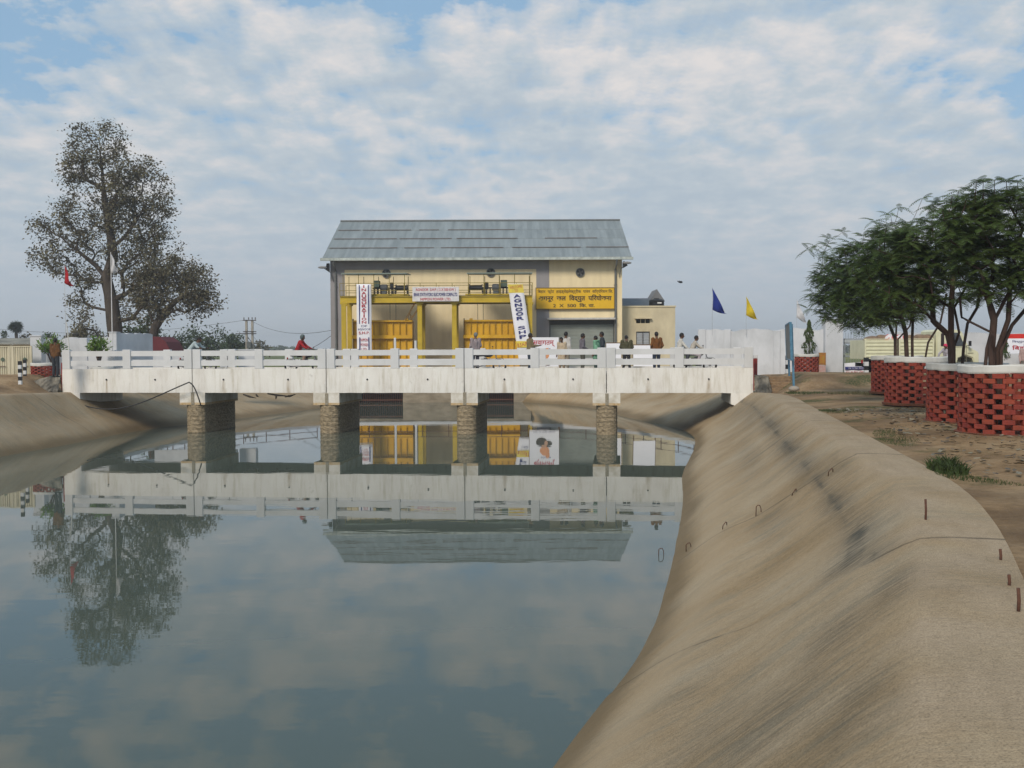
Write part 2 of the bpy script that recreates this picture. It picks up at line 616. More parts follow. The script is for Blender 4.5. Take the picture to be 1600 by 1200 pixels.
def lining_mat():
    if 'lining' in MATS: return MATS['lining']
    m = bpy.data.materials.new('lining')
    MATS['lining'] = m
    m.use_nodes = True
    nt = m.node_tree
    N, L = nt.nodes, nt.links
    b = N['Principled BSDF']
    b.inputs['Roughness'].default_value = 0.85
    b.inputs['Specular IOR Level'].default_value = 0.25
    uv = N.new('ShaderNodeUVMap')

    def noise(scale, stretch, detail=6, rough=0.62, off=(0, 0, 0)):
        mp = N.new('ShaderNodeMapping')
        mp.inputs['Scale'].default_value = stretch
        mp.inputs['Location'].default_value = off
        L.new(uv.outputs[0], mp.inputs[0])
        n = N.new('ShaderNodeTexNoise')
        n.inputs['Scale'].default_value = scale
        n.inputs['Detail'].default_value = detail
        n.inputs['Roughness'].default_value = rough
        L.new(mp.outputs[0], n.inputs['Vector'])
        return n.outputs['Fac']

    def ramp(f, stops):
        r = N.new('ShaderNodeValToRGB')
        el = r.color_ramp.elements
        while len(el) < len(stops): el.new(.5)
        for e, (p, c) in zip(el, stops):
            e.position = p
            e.color = (*c, 1)
        L.new(f, r.inputs[0])
        return r.outputs[0]

    def mixc(f, a, c, mode='MIX'):
        n = N.new('ShaderNodeMix')
        n.data_type = 'RGBA'
        n.blend_type = mode
        for i, v_ in ((0, f), (6, a), (7, c)):
            if isinstance(v_, (int, float)): n.inputs[i].default_value = v_
            elif isinstance(v_, tuple): n.inputs[i].default_value = (*v_, 1)
            else: L.new(v_, n.inputs[i])
        return n.outputs[2]

    def mth(op, a, c, cl=False):
        n = N.new('ShaderNodeMath')
        n.operation = op
        n.use_clamp = cl
        for i, v_ in enumerate((a, c)):
            if isinstance(v_, (int, float)): n.inputs[i].default_value = v_
            else: L.new(v_, n.inputs[i])
        return n.outputs[0]

    base = ramp(noise(.55, (1, .7, 1), 5), [(.30, (.265, .185, .095)), (.46, (.350, .258, .152)), (.66, (.395, .318, .215))])
    streak = ramp(noise(11, (1.5, .16, 1), 8, .72), [(.33, (.74, .73, .70)), (.47, (.98, .98, .97)), (.66, (1.08, 1.07, 1.05))])
    afl = N.new('ShaderNodeAttribute'); afl.attribute_name = 'flat'
    c = mixc(mth('SUBTRACT', .75, mth('MULTIPLY', afl.outputs['Fac'], .6)), base, streak, 'MULTIPLY')
    acr = ramp(noise(1.4, (.6, 1.6, 1), 9, .72, (3, 8, 0)), [(.38, (.84, .83, .80)), (.6, (1.06, 1.06, 1.06))])
    c = mixc(mth('MULTIPLY', afl.outputs['Fac'], .9), c, mixc(1.0, (.370, .288, .195), acr, 'MULTIPLY'))
    fine = ramp(noise(30, (1, .55, 1), 7, .78), [(.3, (.58, .57, .54)), (.5, (.98, .98, .98)), (.7, (1.18, 1.18, 1.18))])
    c = mixc(.75, c, fine, 'MULTIPLY')
    speck = ramp(noise(60, (1, 1, 1), 3, .5, (4, 2, 0)), [(.26, (.35, .30, .25)), (.33, (1, 1, 1))])
    c = mixc(.7, c, speck, 'MULTIPLY')
    # faint greyish green weathering in long streaks
    gs = ramp(noise(1.9, (1.5, .34, 1), 11, .74, (9, 3, 0)), [(.50, (0, 0, 0)), (.62, (1, 1, 1))])
    c = mixc(mth('MULTIPLY', gs, mth('SUBTRACT', .42, mth('MULTIPLY', afl.outputs['Fac'], .45))), c, (.185, .175, .13))
    at_ = N.new('ShaderNodeAttribute'); at_.attribute_name = 'dark'
    brk = noise(12, (1.6, .20, 1), 9, .78, (2, 7, 0))
    dk = mth('MULTIPLY', at_.outputs['Fac'], ramp(brk, [(.36, (0, 0, 0)), (.60, (1, 1, 1))]), True)
    dk2 = mth('ADD', dk, mth('MULTIPLY', mth('SUBTRACT', at_.outputs['Fac'], .75, True), 1.2), True)
    c = mixc(mth('MULTIPLY', dk2, .9), c, (.045, .046, .038))
    aj = N.new('ShaderNodeAttribute'); aj.attribute_name = 'joint'
    jn = mth('MULTIPLY', mth('SUBTRACT', 1.0, mth('DIVIDE', mth('ABSOLUTE', aj.outputs['Fac'], 0.0), .05), True), ramp(noise(1.1, (1, 1, 1), 5), [(.30, (0.2, 0.2, 0.2)), (.5, (1, 1, 1))]))
    c = mixc(mth('MULTIPLY', jn, .9), c, (.07, .055, .035))
    grit = ramp(noise(95, (1, .8, 1), 4, .7, (1, 5, 0)), [(.34, (.52, .51, .49)), (.5, (1, 1, 1)), (.66, (1.25, 1.25, 1.24))])
    c = mixc(.8, c, grit, 'MULTIPLY')
    scr = ramp(noise(20, (2.0, .14, 1), 8, .8, (6, 6, 0)), [(.57, (1, 1, 1)), (.66, (.60, .59, .56))])
    c = mixc(mth('SUBTRACT', .8, mth('MULTIPLY', afl.outputs['Fac'], .5)), c, scr, 'MULTIPLY')
    toe_band = N.new('ShaderNodeAttribute'); toe_band.attribute_name = 'toe_band'
    c = mixc(mth('MULTIPLY', toe_band.outputs['Fac'], .45), c, (.40, .31, .20))  # paler tan band along the lower slope, just above the wet strip
    aw = N.new('ShaderNodeAttribute'); aw.attribute_name = 'wet'
    c = mixc(mth('MULTIPLY', aw.outputs['Fac'], .85), c, mixc(noise(1.5, (1, .3, 1)), (.12, .085, .042), (.19, .138, .075)))
    L.new(c, b.inputs['Base Color'])
    h1 = noise(24, (1, .5, 1), 8, .7)
    bp = N.new('ShaderNodeBump')
    bp.inputs['Strength'].default_value = .55
    bp.inputs['Distance'].default_value = .012
    L.new(h1, bp.inputs['Height'])
    bp2 = N.new('ShaderNodeBump')
    bp2.inputs['Strength'].default_value = .45
    bp2.inputs['Distance'].default_value = .012
    L.new(noise(9, (1.5, .3, 1), 6, .65), bp2.inputs['Height'])
    L.new(bp.outputs[0], bp2.inputs['Normal'])
    L.new(bp2.outputs[0], b.inputs['Normal'])
    return m


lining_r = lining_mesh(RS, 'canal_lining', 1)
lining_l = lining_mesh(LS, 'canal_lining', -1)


def lining_z(x, y):
    """height of the right lining at x, y (analytic, close enough for small fittings)"""
    s = min(RS, key=lambda q: abs(q[3] - y))
    wx, wy, cx, cy, cz = s
    v = (x - cx) / (wx - cx)
    if v <= 0: return cz - 0.02
    return cz * (1 - v) - 0.05 * math.sin(math.pi * v) ** 2 + (0.08 * math.sin(math.pi * (v - .45) / .55) ** 2 if v > .45 else 0)


# ground ------------------------------------------------------------------
def bloc(x, y):
    p = BI @ Vector((x, y, 0))
    return p.x, p.y


def ground_h(x, y):
    s, t = bloc(x, y)
    far = sstep(50, 62, y) * (1 - sstep(100, 125, y)) * sstep(-40, -30, x) * (1 - sstep(22, 32, x))
    h = 2.02
    h += 0.28 * sstep(38, 46, y) * (1 - far)
    h = h * (1 - far) + 1.6 * far
    over = max(-s, s - BLEN, 0)
    dr = abs(t - BW / 2)
    road = (1 - sstep(2.3, 4.6, dr)) * (1 - sstep(9, 22, over)) if over > 0 or True else 0
    h = h + (2.52 - h) * road
    h -= 0.35 * sstep(125, 200, y)
    h += 0.03 * fbm(x * .25, y * .25) + 0.015 * fbm(x * 1.3, y * 1.3, 3)
    return h


def make_ground():
    inner = []
    def outp(s):
        d = Vector((s[2] - s[0], s[3] - s[1], 0)).normalized()
        return (s[2] + d.x * .70, s[3] + d.y * .70, s[4] - .045, d)
    RR = [s for i, s in enumerate(RS) if i % 3 == 0 or i == len(RS) - 1]
    LL = [s for i, s in enumerate(LS) if i % 2 == 0 or i == len(LS) - 1]
    for s in RR:
        x, y, z, d = outp(s)
        inner.append((x, y, z))
    # across the back of the forebay
    xr, xl = inner[-1][0], outp(LL[-1])[0]
    for k in range(1, 30):
        t = k / 30
        inner.append((xr + (xl - xr) * t, inner[-1][1] if k > 1 else 70.2, 1.56))
    for s in reversed(LL):
        x, y, z, d = outp(s)
        inner.append((x, y, z))
    n = len(inner)
    # outer frame points: radial fan from the middle of the canal, arranged by running index
    cen = Vector((-5, 40, 0))
    dists = [0, .25, .6, 1.0, 1.5, 2.1, 2.8, 3.6, 4.6, 5.8, 7.2, 9, 11, 13.5, 17, 21, 26, 33, 42, 55, 75, 100, 140, 200, 300, 450, 700, 1000, 1350]
    # direction: blend between sideways and radial so the fan never folds
    angs = []
    iR = len(RR)
    for i, (x, y, z) in enumerate(inner):
        if i < iR:
            t = i / (iR - 1)
            yy = y
            a = R(-62) + (R(90) - R(-62) - R(18)) * sstep(-22, 75, yy) ** 1.0 if False else None
            a = np.interp(yy, [-22, 0, 20, 40, 48, 56, 62, 70], [-70, -30, -8, 0, 4, 18, 38, 72])
            angs.append(R(a))
        elif i < iR + 29:
            t = (i - iR + 1) / 30
            angs.append(R(72 + (108 - 72) * t))
        else:
            a = np.interp(y, [-22, 0, 20, 40, 48, 56, 62, 70], [250, 210, 188, 180, 176, 162, 142, 108])
            angs.append(R(a))
    verts, faces = [], []
    m_ = len(dists)
    for i, (x, y, z) in enumerate(inner):
        dx, dy = math.cos(angs[i]), math.sin(angs[i])
        for j, dd in enumerate(dists):
            X, Y = x + dx * dd, y + dy * dd
            b = sstep(0, 1.6, dd)
            Z = z * (1 - b) + ground_h(X, Y) * b
            if 0 < dd < 14: Z += 0.02 * fbm(X * 3, Y * 3, 2, 3) * min(dd, 1)
            verts.append((X, Y, Z))
    for i in range(n - 1):
        for j in range(m_ - 1):
            a = i * m_ + j
            faces.append((a, a + 1, a + m_ + 1, a + m_))
    o = link_mesh('ground', verts, faces, ground_mat(), None, True)
    bm = bmesh.new(); bm.from_mesh(o.data)
    for f in bm.faces:
        if f.normal.z < 0: f.normal_flip()
    bm.to_mesh(o.data); bm.free()
    tag(o, kind='structure')


def ground_mat():
    m = bpy.data.materials.new('ground')
    MATS['ground'] = m
    m.use_nodes = True
    nt = m.node_tree
    N, L = nt.nodes, nt.links
    b = N['Principled BSDF']
    b.inputs['Roughness'].default_value = .95
    b.inputs['Specular IOR Level'].default_value = .1
    tc = N.new('ShaderNodeTexCoord')
    sep = N.new('ShaderNodeSeparateXYZ')
    L.new(tc.outputs['Object'], sep.inputs[0])

    def noise(scale, detail=6, rough=.62, off=(0, 0, 0), st=(1, 1, 1)):
        mp = N.new('ShaderNodeMapping')
        mp.inputs['Location'].default_value = off
        mp.inputs['Scale'].default_value = st
        L.new(tc.outputs['Object'], mp.inputs[0])
        n = N.new('ShaderNodeTexNoise')
        n.inputs['Scale'].default_value = scale
        n.inputs['Detail'].default_value = detail
        n.inputs['Roughness'].default_value = rough
        L.new(mp.outputs[0], n.inputs['Vector'])
        return n.outputs['Fac']

    def ramp(f, stops):
        r = N.new('ShaderNodeValToRGB')
        el = r.color_ramp.elements
        while len(el) < len(stops): el.new(.5)
        for e, (p, c) in zip(el, stops):
            e.position = p
            e.color = (*c, 1)
        L.new(f, r.inputs[0])
        return r.outputs[0]

    def mixc(f, a, c, mode='MIX'):
        n = N.new('ShaderNodeMix')
        n.data_type = 'RGBA'
        n.blend_type = mode
        for i, v_ in ((0, f), (6, a), (7, c)):
            if isinstance(v_, (int, float)): n.inputs[i].default_value = v_
            elif isinstance(v_, tuple): n.inputs[i].default_value = (*v_, 1)
            else: L.new(v_, n.inputs[i])
        return n.outputs[2]

    def mr(v, a, b_):
        n = N.new('ShaderNodeMapRange')
        n.interpolation_type = 'SMOOTHSTEP'
        n.inputs['From Min'].default_value = a
        n.inputs['From Max'].default_value = b_
        L.new(v, n.inputs[0])
        return n.outputs[0]

    def mth(op, a, c, cl=False):
        n = N.new('ShaderNodeMath')
        n.operation = op
        n.use_clamp = cl
        for i, v_ in enumerate((a, c)):
            if isinstance(v_, (int, float)): n.inputs[i].default_value = v_
            else: L.new(v_, n.inputs[i])
        return n.outputs[0]

    dirt = ramp(noise(.8, 7), [(.3, (.19, .120, .062)), (.5, (.29, .195, .108)), (.68, (.38, .275, .165))])
    dirt = mixc(.7, dirt, ramp(noise(9, 8, .7), [(.3, (.6, .58, .55)), (.55, (1, 1, 1)), (.7, (1.15, 1.15, 1.12))]), 'MULTIPLY')
    litter = ramp(noise(26, 5, .6, (5, 1, 0), (1, 1.6, 1)), [(.60, (0, 0, 0)), (.70, (1, 1, 1))])
    lz = ramp(noise(.55, 3, .5, (8, 8, 0)), [(.44, (0, 0, 0)), (.6, (1, 1, 1))])
    darkdirt = mixc(.6, dirt, (.10, .07, .045))
    dirt = mixc(mth('MULTIPLY', lz, .75), dirt, darkdirt)
    dirt = mixc(mth('MULTIPLY', mth('MULTIPLY', lz, litter), .5), dirt, (.30, .27, .22))
    gm = mth('MULTIPLY', ramp(noise(.45, 5, .6, (3, 3.5, 0)), [(.57, (0, 0, 0)), (.66, (1, 1, 1))]), ramp(noise(14, 4, .7), [(.35, (0, 0, 0)), (.55, (1, 1, 1))]))
    near = mixc(gm, dirt, (.045, .065, .020))
    field = ramp(noise(.02, 6, .6, (1, 1, 0), (1, .3, 1)), [(.35, (.095, .115, .04)), (.5, (.14, .155, .05)), (.6, (.20, .19, .06)), (.7, (.13, .115, .06))])
    bx = mth('MAXIMUM', mr(sep.outputs[1], 54, 58), mth('MAXIMUM', mr(sep.outputs[0], 34, 44), mth('SUBTRACT', 1.0, mr(sep.outputs[0], -60, -45))))
    comp = mth('MULTIPLY', mth('SUBTRACT', 1.0, mr(sep.outputs[1], 98, 102)), mth('MULTIPLY', mr(sep.outputs[0], -33, -30), mth('SUBTRACT', 1.0, mr(sep.outputs[0], 16.6, 17.2))))
    fm = mth('MULTIPLY', bx, mth('SUBTRACT', 1.0, comp), True)
    c = mixc(fm, near, field)
    L.new(c, b.inputs['Base Color'])
    bp = N.new('ShaderNodeBump')
    bp.inputs['Strength'].default_value = .8
    bp.inputs['Distance'].default_value = .05
    L.new(noise(7, 8, .7), bp.inputs['Height'])
    L.new(bp.outputs[0], b.inputs['Normal'])
    return m


make_ground()

# water -------------------------------------------------------------------
wm = bpy.data.materials.new('water')
wm.use_nodes = True
N, L = wm.node_tree.nodes, wm.node_tree.links
b = N['Principled BSDF']
b.inputs['Base Color'].default_value = (.075, .094, .076, 1)
b.inputs['Roughness'].default_value = .015
b.inputs['IOR'].default_value = 1.33
tc = N.new('ShaderNodeTexCoord')
def _wn(scale, st, det, off=(0, 0, 0)):
    mp = N.new('ShaderNodeMapping')
    mp.inputs['Scale'].default_value = st
    mp.inputs['Location'].default_value = off
    L.new(tc.outputs['Object'], mp.inputs[0])
    n = N.new('ShaderNodeTexNoise')
    n.inputs['Scale'].default_value = scale
    n.inputs['Detail'].default_value = det
    n.inputs['Roughness'].default_value = .5
    L.new(mp.outputs[0], n.inputs['Vector'])
    return n.outputs['Fac']
calm = N.new('ShaderNodeMapRange')          # patches of breeze between calm stretches
calm.inputs['From Min'].default_value = .40
calm.inputs['From Max'].default_value = .62
calm.inputs['To Min'].default_value = .25
calm.inputs['To Max'].default_value = 1.0
L.new(_wn(.10, (.6, 1.3, 1), 2, (3, 0, 0)), calm.inputs[0])
mx = N.new('ShaderNodeMath'); mx.operation = 'MULTIPLY'
L.new(_wn(.9, (.35, 1.0, 1), 3), mx.inputs[0]); L.new(calm.outputs[0], mx.inputs[1])
bp = N.new('ShaderNodeBump'); bp.inputs['Strength'].default_value = .07; bp.inputs['Distance'].default_value = .05
L.new(mx.outputs[0], bp.inputs['Height'])
mx2 = N.new('ShaderNodeMath'); mx2.operation = 'MULTIPLY'
L.new(_wn(5.0, (.5, 1.2, 1), 2), mx2.inputs[0]); L.new(calm.outputs[0], mx2.inputs[1])
bp2 = N.new('ShaderNodeBump'); bp2.inputs['Strength'].default_value = .03; bp2.inputs['Distance'].default_value = .01
L.new(mx2.outputs[0], bp2.inputs['Height']); L.new(bp.outputs[0], bp2.inputs['Normal'])
L.new(bp2.outputs[0], b.inputs['Normal'])
wo = link_mesh('water', [(-24, -22, 0), (-8, -22, 0), (10, 20, 0), (11, 68.6, 0), (-20, 68.6, 0), (-21.5, 40, 0)], [(0, 1, 2, 3, 4, 5)], wm)
tag(wo, kind='structure')
bed = link_mesh('canal_bed', [(-26, -23, -.7), (-6, -23, -.7), (12, 20, -.7), (12, 70, -.7), (-21, 70, -.7), (-24, 40, -.7)], [(0, 1, 2, 3, 4, 5)], mat('bed', (.12, .1, .07)))
tag(bed, kind='structure')

# forebay wall with the two screened intakes ------------------------------
M_conc = mat('concrete', (.32, .27, .20), (.20, .165, .115), scale=1.2, stretch=(1, 1, 2.5), bump=.4, detail=8)
M_white = mat('white_wash', (.63, .64, .65), (.53, .54, .54), scale=1.0, stretch=(1, 1, .4), lo=.3, hi=.6, bump=.15, bscale=20, detail=8, rough=.9)
M_dark = mat('dark_void', (.012, .012, .012))
M_rust = mat('rust', (.13, .055, .035), (.07, .035, .025), scale=12, rough=.8)
FX0, FX1, FY = -11.9, 1.3, 68.3
xs = [FX0, -10.8, -7.5, -3.2, .12, FX1]
fore = empty('intake_wall', (0, FY, 0), 0, 'brown concrete intake wall under the yellow gates at the end of the canal', 'wall')
w = MB()
for a, b_ in ((xs[0], xs[1]), (xs[2], xs[3]), (xs[4], xs[5])): w.box(a, b_, 0, .6, -1, 1.30)
for a, b_ in ((xs[1], xs[2]), (xs[3], xs[4])): w.box(a, b_, .01, .59, 1.12, 1.30)
w.build('wall', M_conc, fore)
MB().box(FX0 - .05, FX1 + .05, -.06, .5, 1.303, 1.56).build('coping', M_white, fore)
MB().box(FX0, FX1, .5, 2.2, 1.3, 1.545).build('slab', M_conc, fore)
for a, b_ in ((xs[1], xs[2]), (xs[3], xs[4])):
    g = MB()
    x = a + .05
    while x < b_:
        g.box(x - .012, x + .012, .13, .19, -.6, 1.12)
        x += .13
    rk = g.build('trash_rack', M_rust, fore)
    g = MB()
    for z in (.18, .95): g.box(a, b_, .09, .128, z - .04, z + .04)
    g.build('cross_bar', M_rust, rk)
    MB().box(a, b_, .9, 1.0, -1, 1.3).build('opening', M_dark, fore)

# ---------------------------------------------------------------- the bridge
def stained_wall_mat():
    m = bpy.data.materials.new('girder_paint')
    MATS['girder_paint'] = m
    m.use_nodes = True
    nt = m.node_tree
    N, L = nt.nodes, nt.links
    b = N['Principled BSDF']
    b.inputs['Roughness'].default_value = .9
    b.inputs['Specular IOR Level'].default_value = .2
    tc = N.new('ShaderNodeTexCoord')

    def noise(scale, st, det=7, off=(0, 0, 0), rough=.65):
        mp = N.new('ShaderNodeMapping')
        mp.inputs['Scale'].default_value = st
        mp.inputs['Location'].default_value = off
        L.new(tc.outputs['Object'], mp.inputs[0])
        n = N.new('ShaderNodeTexNoise')
        n.inputs['Scale'].default_value = scale
        n.inputs['Detail'].default_value = det
        n.inputs['Roughness'].default_value = rough
        L.new(mp.outputs[0], n.inputs['Vector'])
        return n.outputs['Fac']

    def ramp(f, stops):
        r = N.new('ShaderNodeValToRGB')
        el = r.color_ramp.elements
        while len(el) < len(stops): el.new(.5)
        for e, (p, c) in zip(el, stops):
            e.position = p
            e.color = (*c, 1)
        L.new(f, r.inputs[0])
        return r.outputs[0]

    def mixc(f, a, c, mode='MIX'):
        n = N.new('ShaderNodeMix')
        n.data_type = 'RGBA'
        n.blend_type = mode
        for i, v_ in ((0, f), (6, a), (7, c)):
            if isinstance(v_, (int, float)): n.inputs[i].default_value = v_
            elif isinstance(v_, tuple): n.inputs[i].default_value = (*v_, 1)
            else: L.new(v_, n.inputs[i])
        return n.outputs[2]
    base = ramp(noise(1.2, (1, 1, .35)), [(.28, (.58, .55, .49)), (.42, (.72, .70, .66)), (.6, (.78, .77, .73))])
    drip = ramp(noise(5, (1, 1, .12), 8, (3, 1, 0)), [(.35, (.80, .78, .72)), (.5, (1, 1, 1))])
    c = mixc(.8, base, drip, 'MULTIPLY')
    blot = ramp(noise(2.1, (1, 1, .8), 8, (6, 2, 4), .75), [(.62, (0, 0, 0)), (.78, (1, 1, 1))])
    c = mixc(blot, c, (.42, .41, .38))
    a = N.new('ShaderNodeAttribute'); a.attribute_name = 'rusty'
    c = mixc(a.outputs['Fac'], c, (.30, .22, .12))
    d = N.new('ShaderNodeAttribute'); d.attribute_name = 'grime'
    c = mixc(d.outputs['Fac'], c, (.13, .125, .10))
    L.new(c, b.inputs['Base Color'])
    bp = N.new('ShaderNodeBump')
    bp.inputs['Strength'].default_value = .3
    bp.inputs['Distance'].default_value = .01
    L.new(noise(12, (1, 1, 1)), bp.inputs['Height'])
    L.new(bp.outputs[0], b.inputs['Normal'])
    return m


M_gird = stained_wall_mat()
M_mason = mat('masonry', (.36, .29, .19), (.15, .12, .075), scale=7, stretch=(1, 1, 2.6), bump=1.0, bscale=9, detail=8, lo=.38, hi=.62)
M_deck = mat('deck_concrete', (.30, .28, .25), bump=.3)
M_redp = mat('red_paint', (.27, .035, .03), (.18, .03, .03), rough=.6)
M_black = mat('black_paint', (.015, .015, .017), rough=.5)

bridge = empty('bridge', BR0, BANG, 'long white concrete bridge with two-bar railings across the canal', 'bridge')
SP = BLEN / 5
Z_TOP, Z_K, Z_B = 3.665, 2.81, 1.765
holes = {0: (.345, .72), 1: (.235, .72), 2: (.30, .74), 3: (.285, .77), 4: (.285, .70)}
for i in range(5):
    x0, x1 = i * SP + (.012 if i else 0), (i + 1) * SP - (.022 if i < 4 else 0)
    # front girder, finely divided face carrying run-off stains below the weep holes
    nx, nz = 110, 26
    V, Fc, rus, gri = [], [], [], []
    for a in range(nx + 1):
        for c in range(nz + 1):
            X = x0 + (x1 - x0) * a / nx
            Z = Z_B + (Z_K - Z_B) * c / nz
            V.append((X, .004 * fbm(X * 2, Z * 2, i), Z + (.012 * fbm(X * 1.7, 3, i) if c == 0 else 0)))
            r_ = 0
            for q, hf in enumerate(holes[i]):
                hx = x0 + hf * (x1 - x0)
                dz = (Z_B + .58) - Z
                if dz > 0 and not (i == 2 and q == 1) and not (i == 3 and q == 1) and not (i == 0 and q == 1):
                    wdt = .035 + .10 * (dz / .58) * (1.0 if i > 0 else .3)
                    r_ = max(r_, min(1, max(0, 1.25 - abs(X - hx) / wdt)) * (.55 + .4 * fbm(X * 9, Z * 3, 2)) * min(1, dz / .06))
            rus.append(max(0, r_) * (.45 if i == 2 else .9))
            e = min(X - x0, x1 - X)
            g = max(0, .5 - Z + Z_B) * .12 + (.5 * max(0, 1 - e / .09) * max(0, .5 + fbm(X * 4, Z * 3, 7)) if Z < Z_B + .4 else .12 * max(0, 1 - e / .05))
            gri.append(min(1, g))
    for a in range(nx):
        for c in range(nz):
            k = a * (nz + 1) + c
            Fc.append((k, k + nz + 1, k + nz + 2, k + 1))
    nb = len(V)
    V += [(x0, .32, Z_B), (x1, .32, Z_B), (x1, .32, Z_K), (x0, .32, Z_K)]
    c00, c10 = 0, nx * (nz + 1)
    c01, c11 = nz, nx * (nz + 1) + nz
    bot = [a * (nz + 1) for a in range(nx + 1)]
    top = [a * (nz + 1) + nz for a in range(nx + 1)]
    Fc += [tuple(reversed(bot)) + (nb, nb + 1), tuple(top) + (nb + 2, nb + 3), (nb + 1, nb, nb + 3, nb + 2),
           tuple(range(nz, -1, -1)) + (nb, nb + 3), tuple(nx * (nz + 1) + c for c in range(nz + 1)) + (nb + 2, nb + 1)]
    rus += [0] * 4; gri += [0] * 4
    g = link_mesh('girder', V, Fc, M_gird, bridge)
    for nm, arr in (('rusty', rus), ('grime', gri)):
        at2 = g.data.attributes.new(nm, 'FLOAT', 'POINT')
        at2.data.foreach_set('value', [float(q) for q in arr])
    for hf in holes[i]:
        hx = x0 + hf * (x1 - x0)
        MB().tube([(hx, -.035, Z_B + .575), (hx, .1, Z_B + .60)], .036, 10).build('weep_pipe', M_black, g)
    MB().box(x0, x1, BW - .3, BW, Z_B, Z_K).build('girder', M_gird, bridge)
    if i == 0:
        MB().box(.0, BLEN, .325, BW - .305, 2.30, 2.58).build('deck', M_deck, bridge)
    for side, yf in ((0, .03), (1, BW - .23)):
        rl = MB()
        hb = (x1 - x0)
        pw = .36
        posts = [(x0, x0 + pw), (x0 + hb / 2 - pw / 2, x0 + hb / 2 + pw / 2), (x1 - pw, x1)]
        rails = MB()
        for a, c in ((posts[0][1], posts[1][0]), (posts[1][1], posts[2][0])):
            for z0, z1 in ((3.372, 3.607), (2.94, 3.182)):
                rails.box(a, c, yf + .03, yf + .15, z0, z1)
        ro = rails.build('rail', M_white, bridge)
        for a, c in posts:
            MB().bevbox(a, c, yf - .025 if side == 0 else yf, yf + .2, Z_K + .002, Z_TOP, .012).build('railing_post', M_white, bridge)
for i in range(1, 5):
    x = i * SP
    pc = x + (.06 if i < 4 else .0)
    # cutwater pier: rounded nose towards the camera
    prof = []
    hw = .43
    poly = [(pc + hw * math.cos(a), .30 - .32 * math.sin(a)) for a in np.linspace(0, math.pi, 9)]
    poly += [(pc - hw, 3.6), (pc + hw, 3.6)]
    mbp = MB()
    nlev = 22
    pts = []
    lens = []
    dense = []
    for k in range(len(poly)):
        p, q = Vector(poly[k]), Vector(poly[(k + 1) % len(poly)])
        nn = max(1, int((q - p).length / .12))
        for t in range(nn): dense.append(p.lerp(q, t / nn))
    nd = len(dense)
    V = []
    for l in range(nlev + 1):
        z = -.8 + (1.24 + .8) * l / nlev
        for p in dense:
            o_ = Vector((p.x - pc, p.y - 1.9)).normalized()
            dd = .022 * fbm(p.x * 6, z * 9, p.y * 6 + i, 2) + (.016 if l % 2 else 0)
            V.append((p.x + o_.x * dd, p.y + o_.y * dd, z))
    Fc = []
    for l in range(nlev):
        for k in range(nd):
            k2 = (k + 1) % nd
            Fc.append((l * nd + k, l * nd + k2, (l + 1) * nd + k2, (l + 1) * nd + k))
    Fc.append(tuple(nlev * nd + k for k in range(nd)))
    link_mesh('pier', V, Fc, M_mason, bridge)
    capm = MB()
    capm.box(x - .575, x + .575, -.03, 3.75, 1.243, Z_B - .006)
    M_cap = mat('cap_paint', (.74, .72, .67), (.50, .46, .38), scale=2, bump=.2)
    c = capm.build('pier_cap', M_cap, bridge)
    MB().box(x - .578, x + .578, -.034, 3.754, 1.24, 1.335).build('stained_edge', mat('cap_stain', (.42, .27, .11), (.55, .46, .32), scale=9, lo=.3, hi=.7), c)
    g = MB()
    z = 1.243
    g.box(x - .05, x + .085, -.06, .02, 1.25, Z_B + (.02 if i % 2 else -.02))
    g.build('mortar_streak', mat('streak', (.22, .19, .13), (.33, .30, .24), scale=20, bump=.5), c)
# abutments
MB().prism([(0.02, 1.0), (.82, 1.28), (.82, Z_B - .005), (0.02, Z_B - .005)], -.02, 3.8).build('abutment', M_gird, bridge)
MB().prism([(BLEN - .9, 1.3), (BLEN - .02, 1.0), (BLEN - .02, Z_B - .005), (BLEN - .9, Z_B - .005)], -.02, 3.8).build('abutment', M_gird, bridge)
MB().box(-.05, -.003, 0, .5, Z_B + .1, 3.1).build('end_face', M_redp, bridge)
MB().box(BLEN + .003, BLEN + .04, 0, .5, Z_B + .1, Z_K + .35).build('end_face', M_redp, bridge)

# stone walls holding the road at both ends
M_stone = mat('rubble_stone', (.24, .22, .18), (.055, .055, .05), scale=2.2, bump=1.2, bscale=6, detail=9, lo=.40, hi=.62)


def stone_wall(loc_pts, label, seed):
    """rough wall given as local bridge outline (x, z) facing the camera"""
    poly = loc_pts
    e = empty('stone_wall', BM @ Vector((poly[0][0], 0, 0)), BANG, label, 'wall')
    # grid of rough stones
    V, Fc = [], []
    xs_ = np.linspace(poly[0][0], poly[-1][0], 26)
    top = np.interp(xs_, [p[0] for p in poly], [p[1] for p in poly]) if poly[0][0] < poly[-1][0] else np.interp(-xs_, [-p[0] for p in poly], [p[1] for p in poly])
    nz = 12
    for a, X in enumerate(xs_):
        for c in range(nz + 1):
            Z = 1.2 + (top[a] - 1.2) * c / nz
            Y = -.05 - (top[a] - Z) * .25 + .09 * fbm(X * 3.2, Z * 3.2, seed, 4)
            V.append((X - poly[0][0], Y, Z + .05 * fbm(X * 4, 0, seed, 2)))
        V.append((X - poly[0][0], 1.0, top[a] + .01))
    m_ = nz + 2
    for a in range(25):
        for c in range(m_ - 1):
            Fc.append((a * m_ + c, (a + 1) * m_ + c, (a + 1) * m_ + c + 1, a * m_ + c + 1))
    link_mesh('stones', V, Fc, M_stone, e)


stone_wall([(-3.4, 1.55), (-2.4, 1.9), (-1.3, 2.3), (-.6, 2.5), (-.06, 2.56)], 'sloping grey rubble stone wall at the left end of the bridge', 3)
stone_wall([(BLEN + .05, 2.5), (BLEN + .6, 2.45), (BLEN + .75, 1.9)], 'rough stone wall at the right end of the bridge', 9)

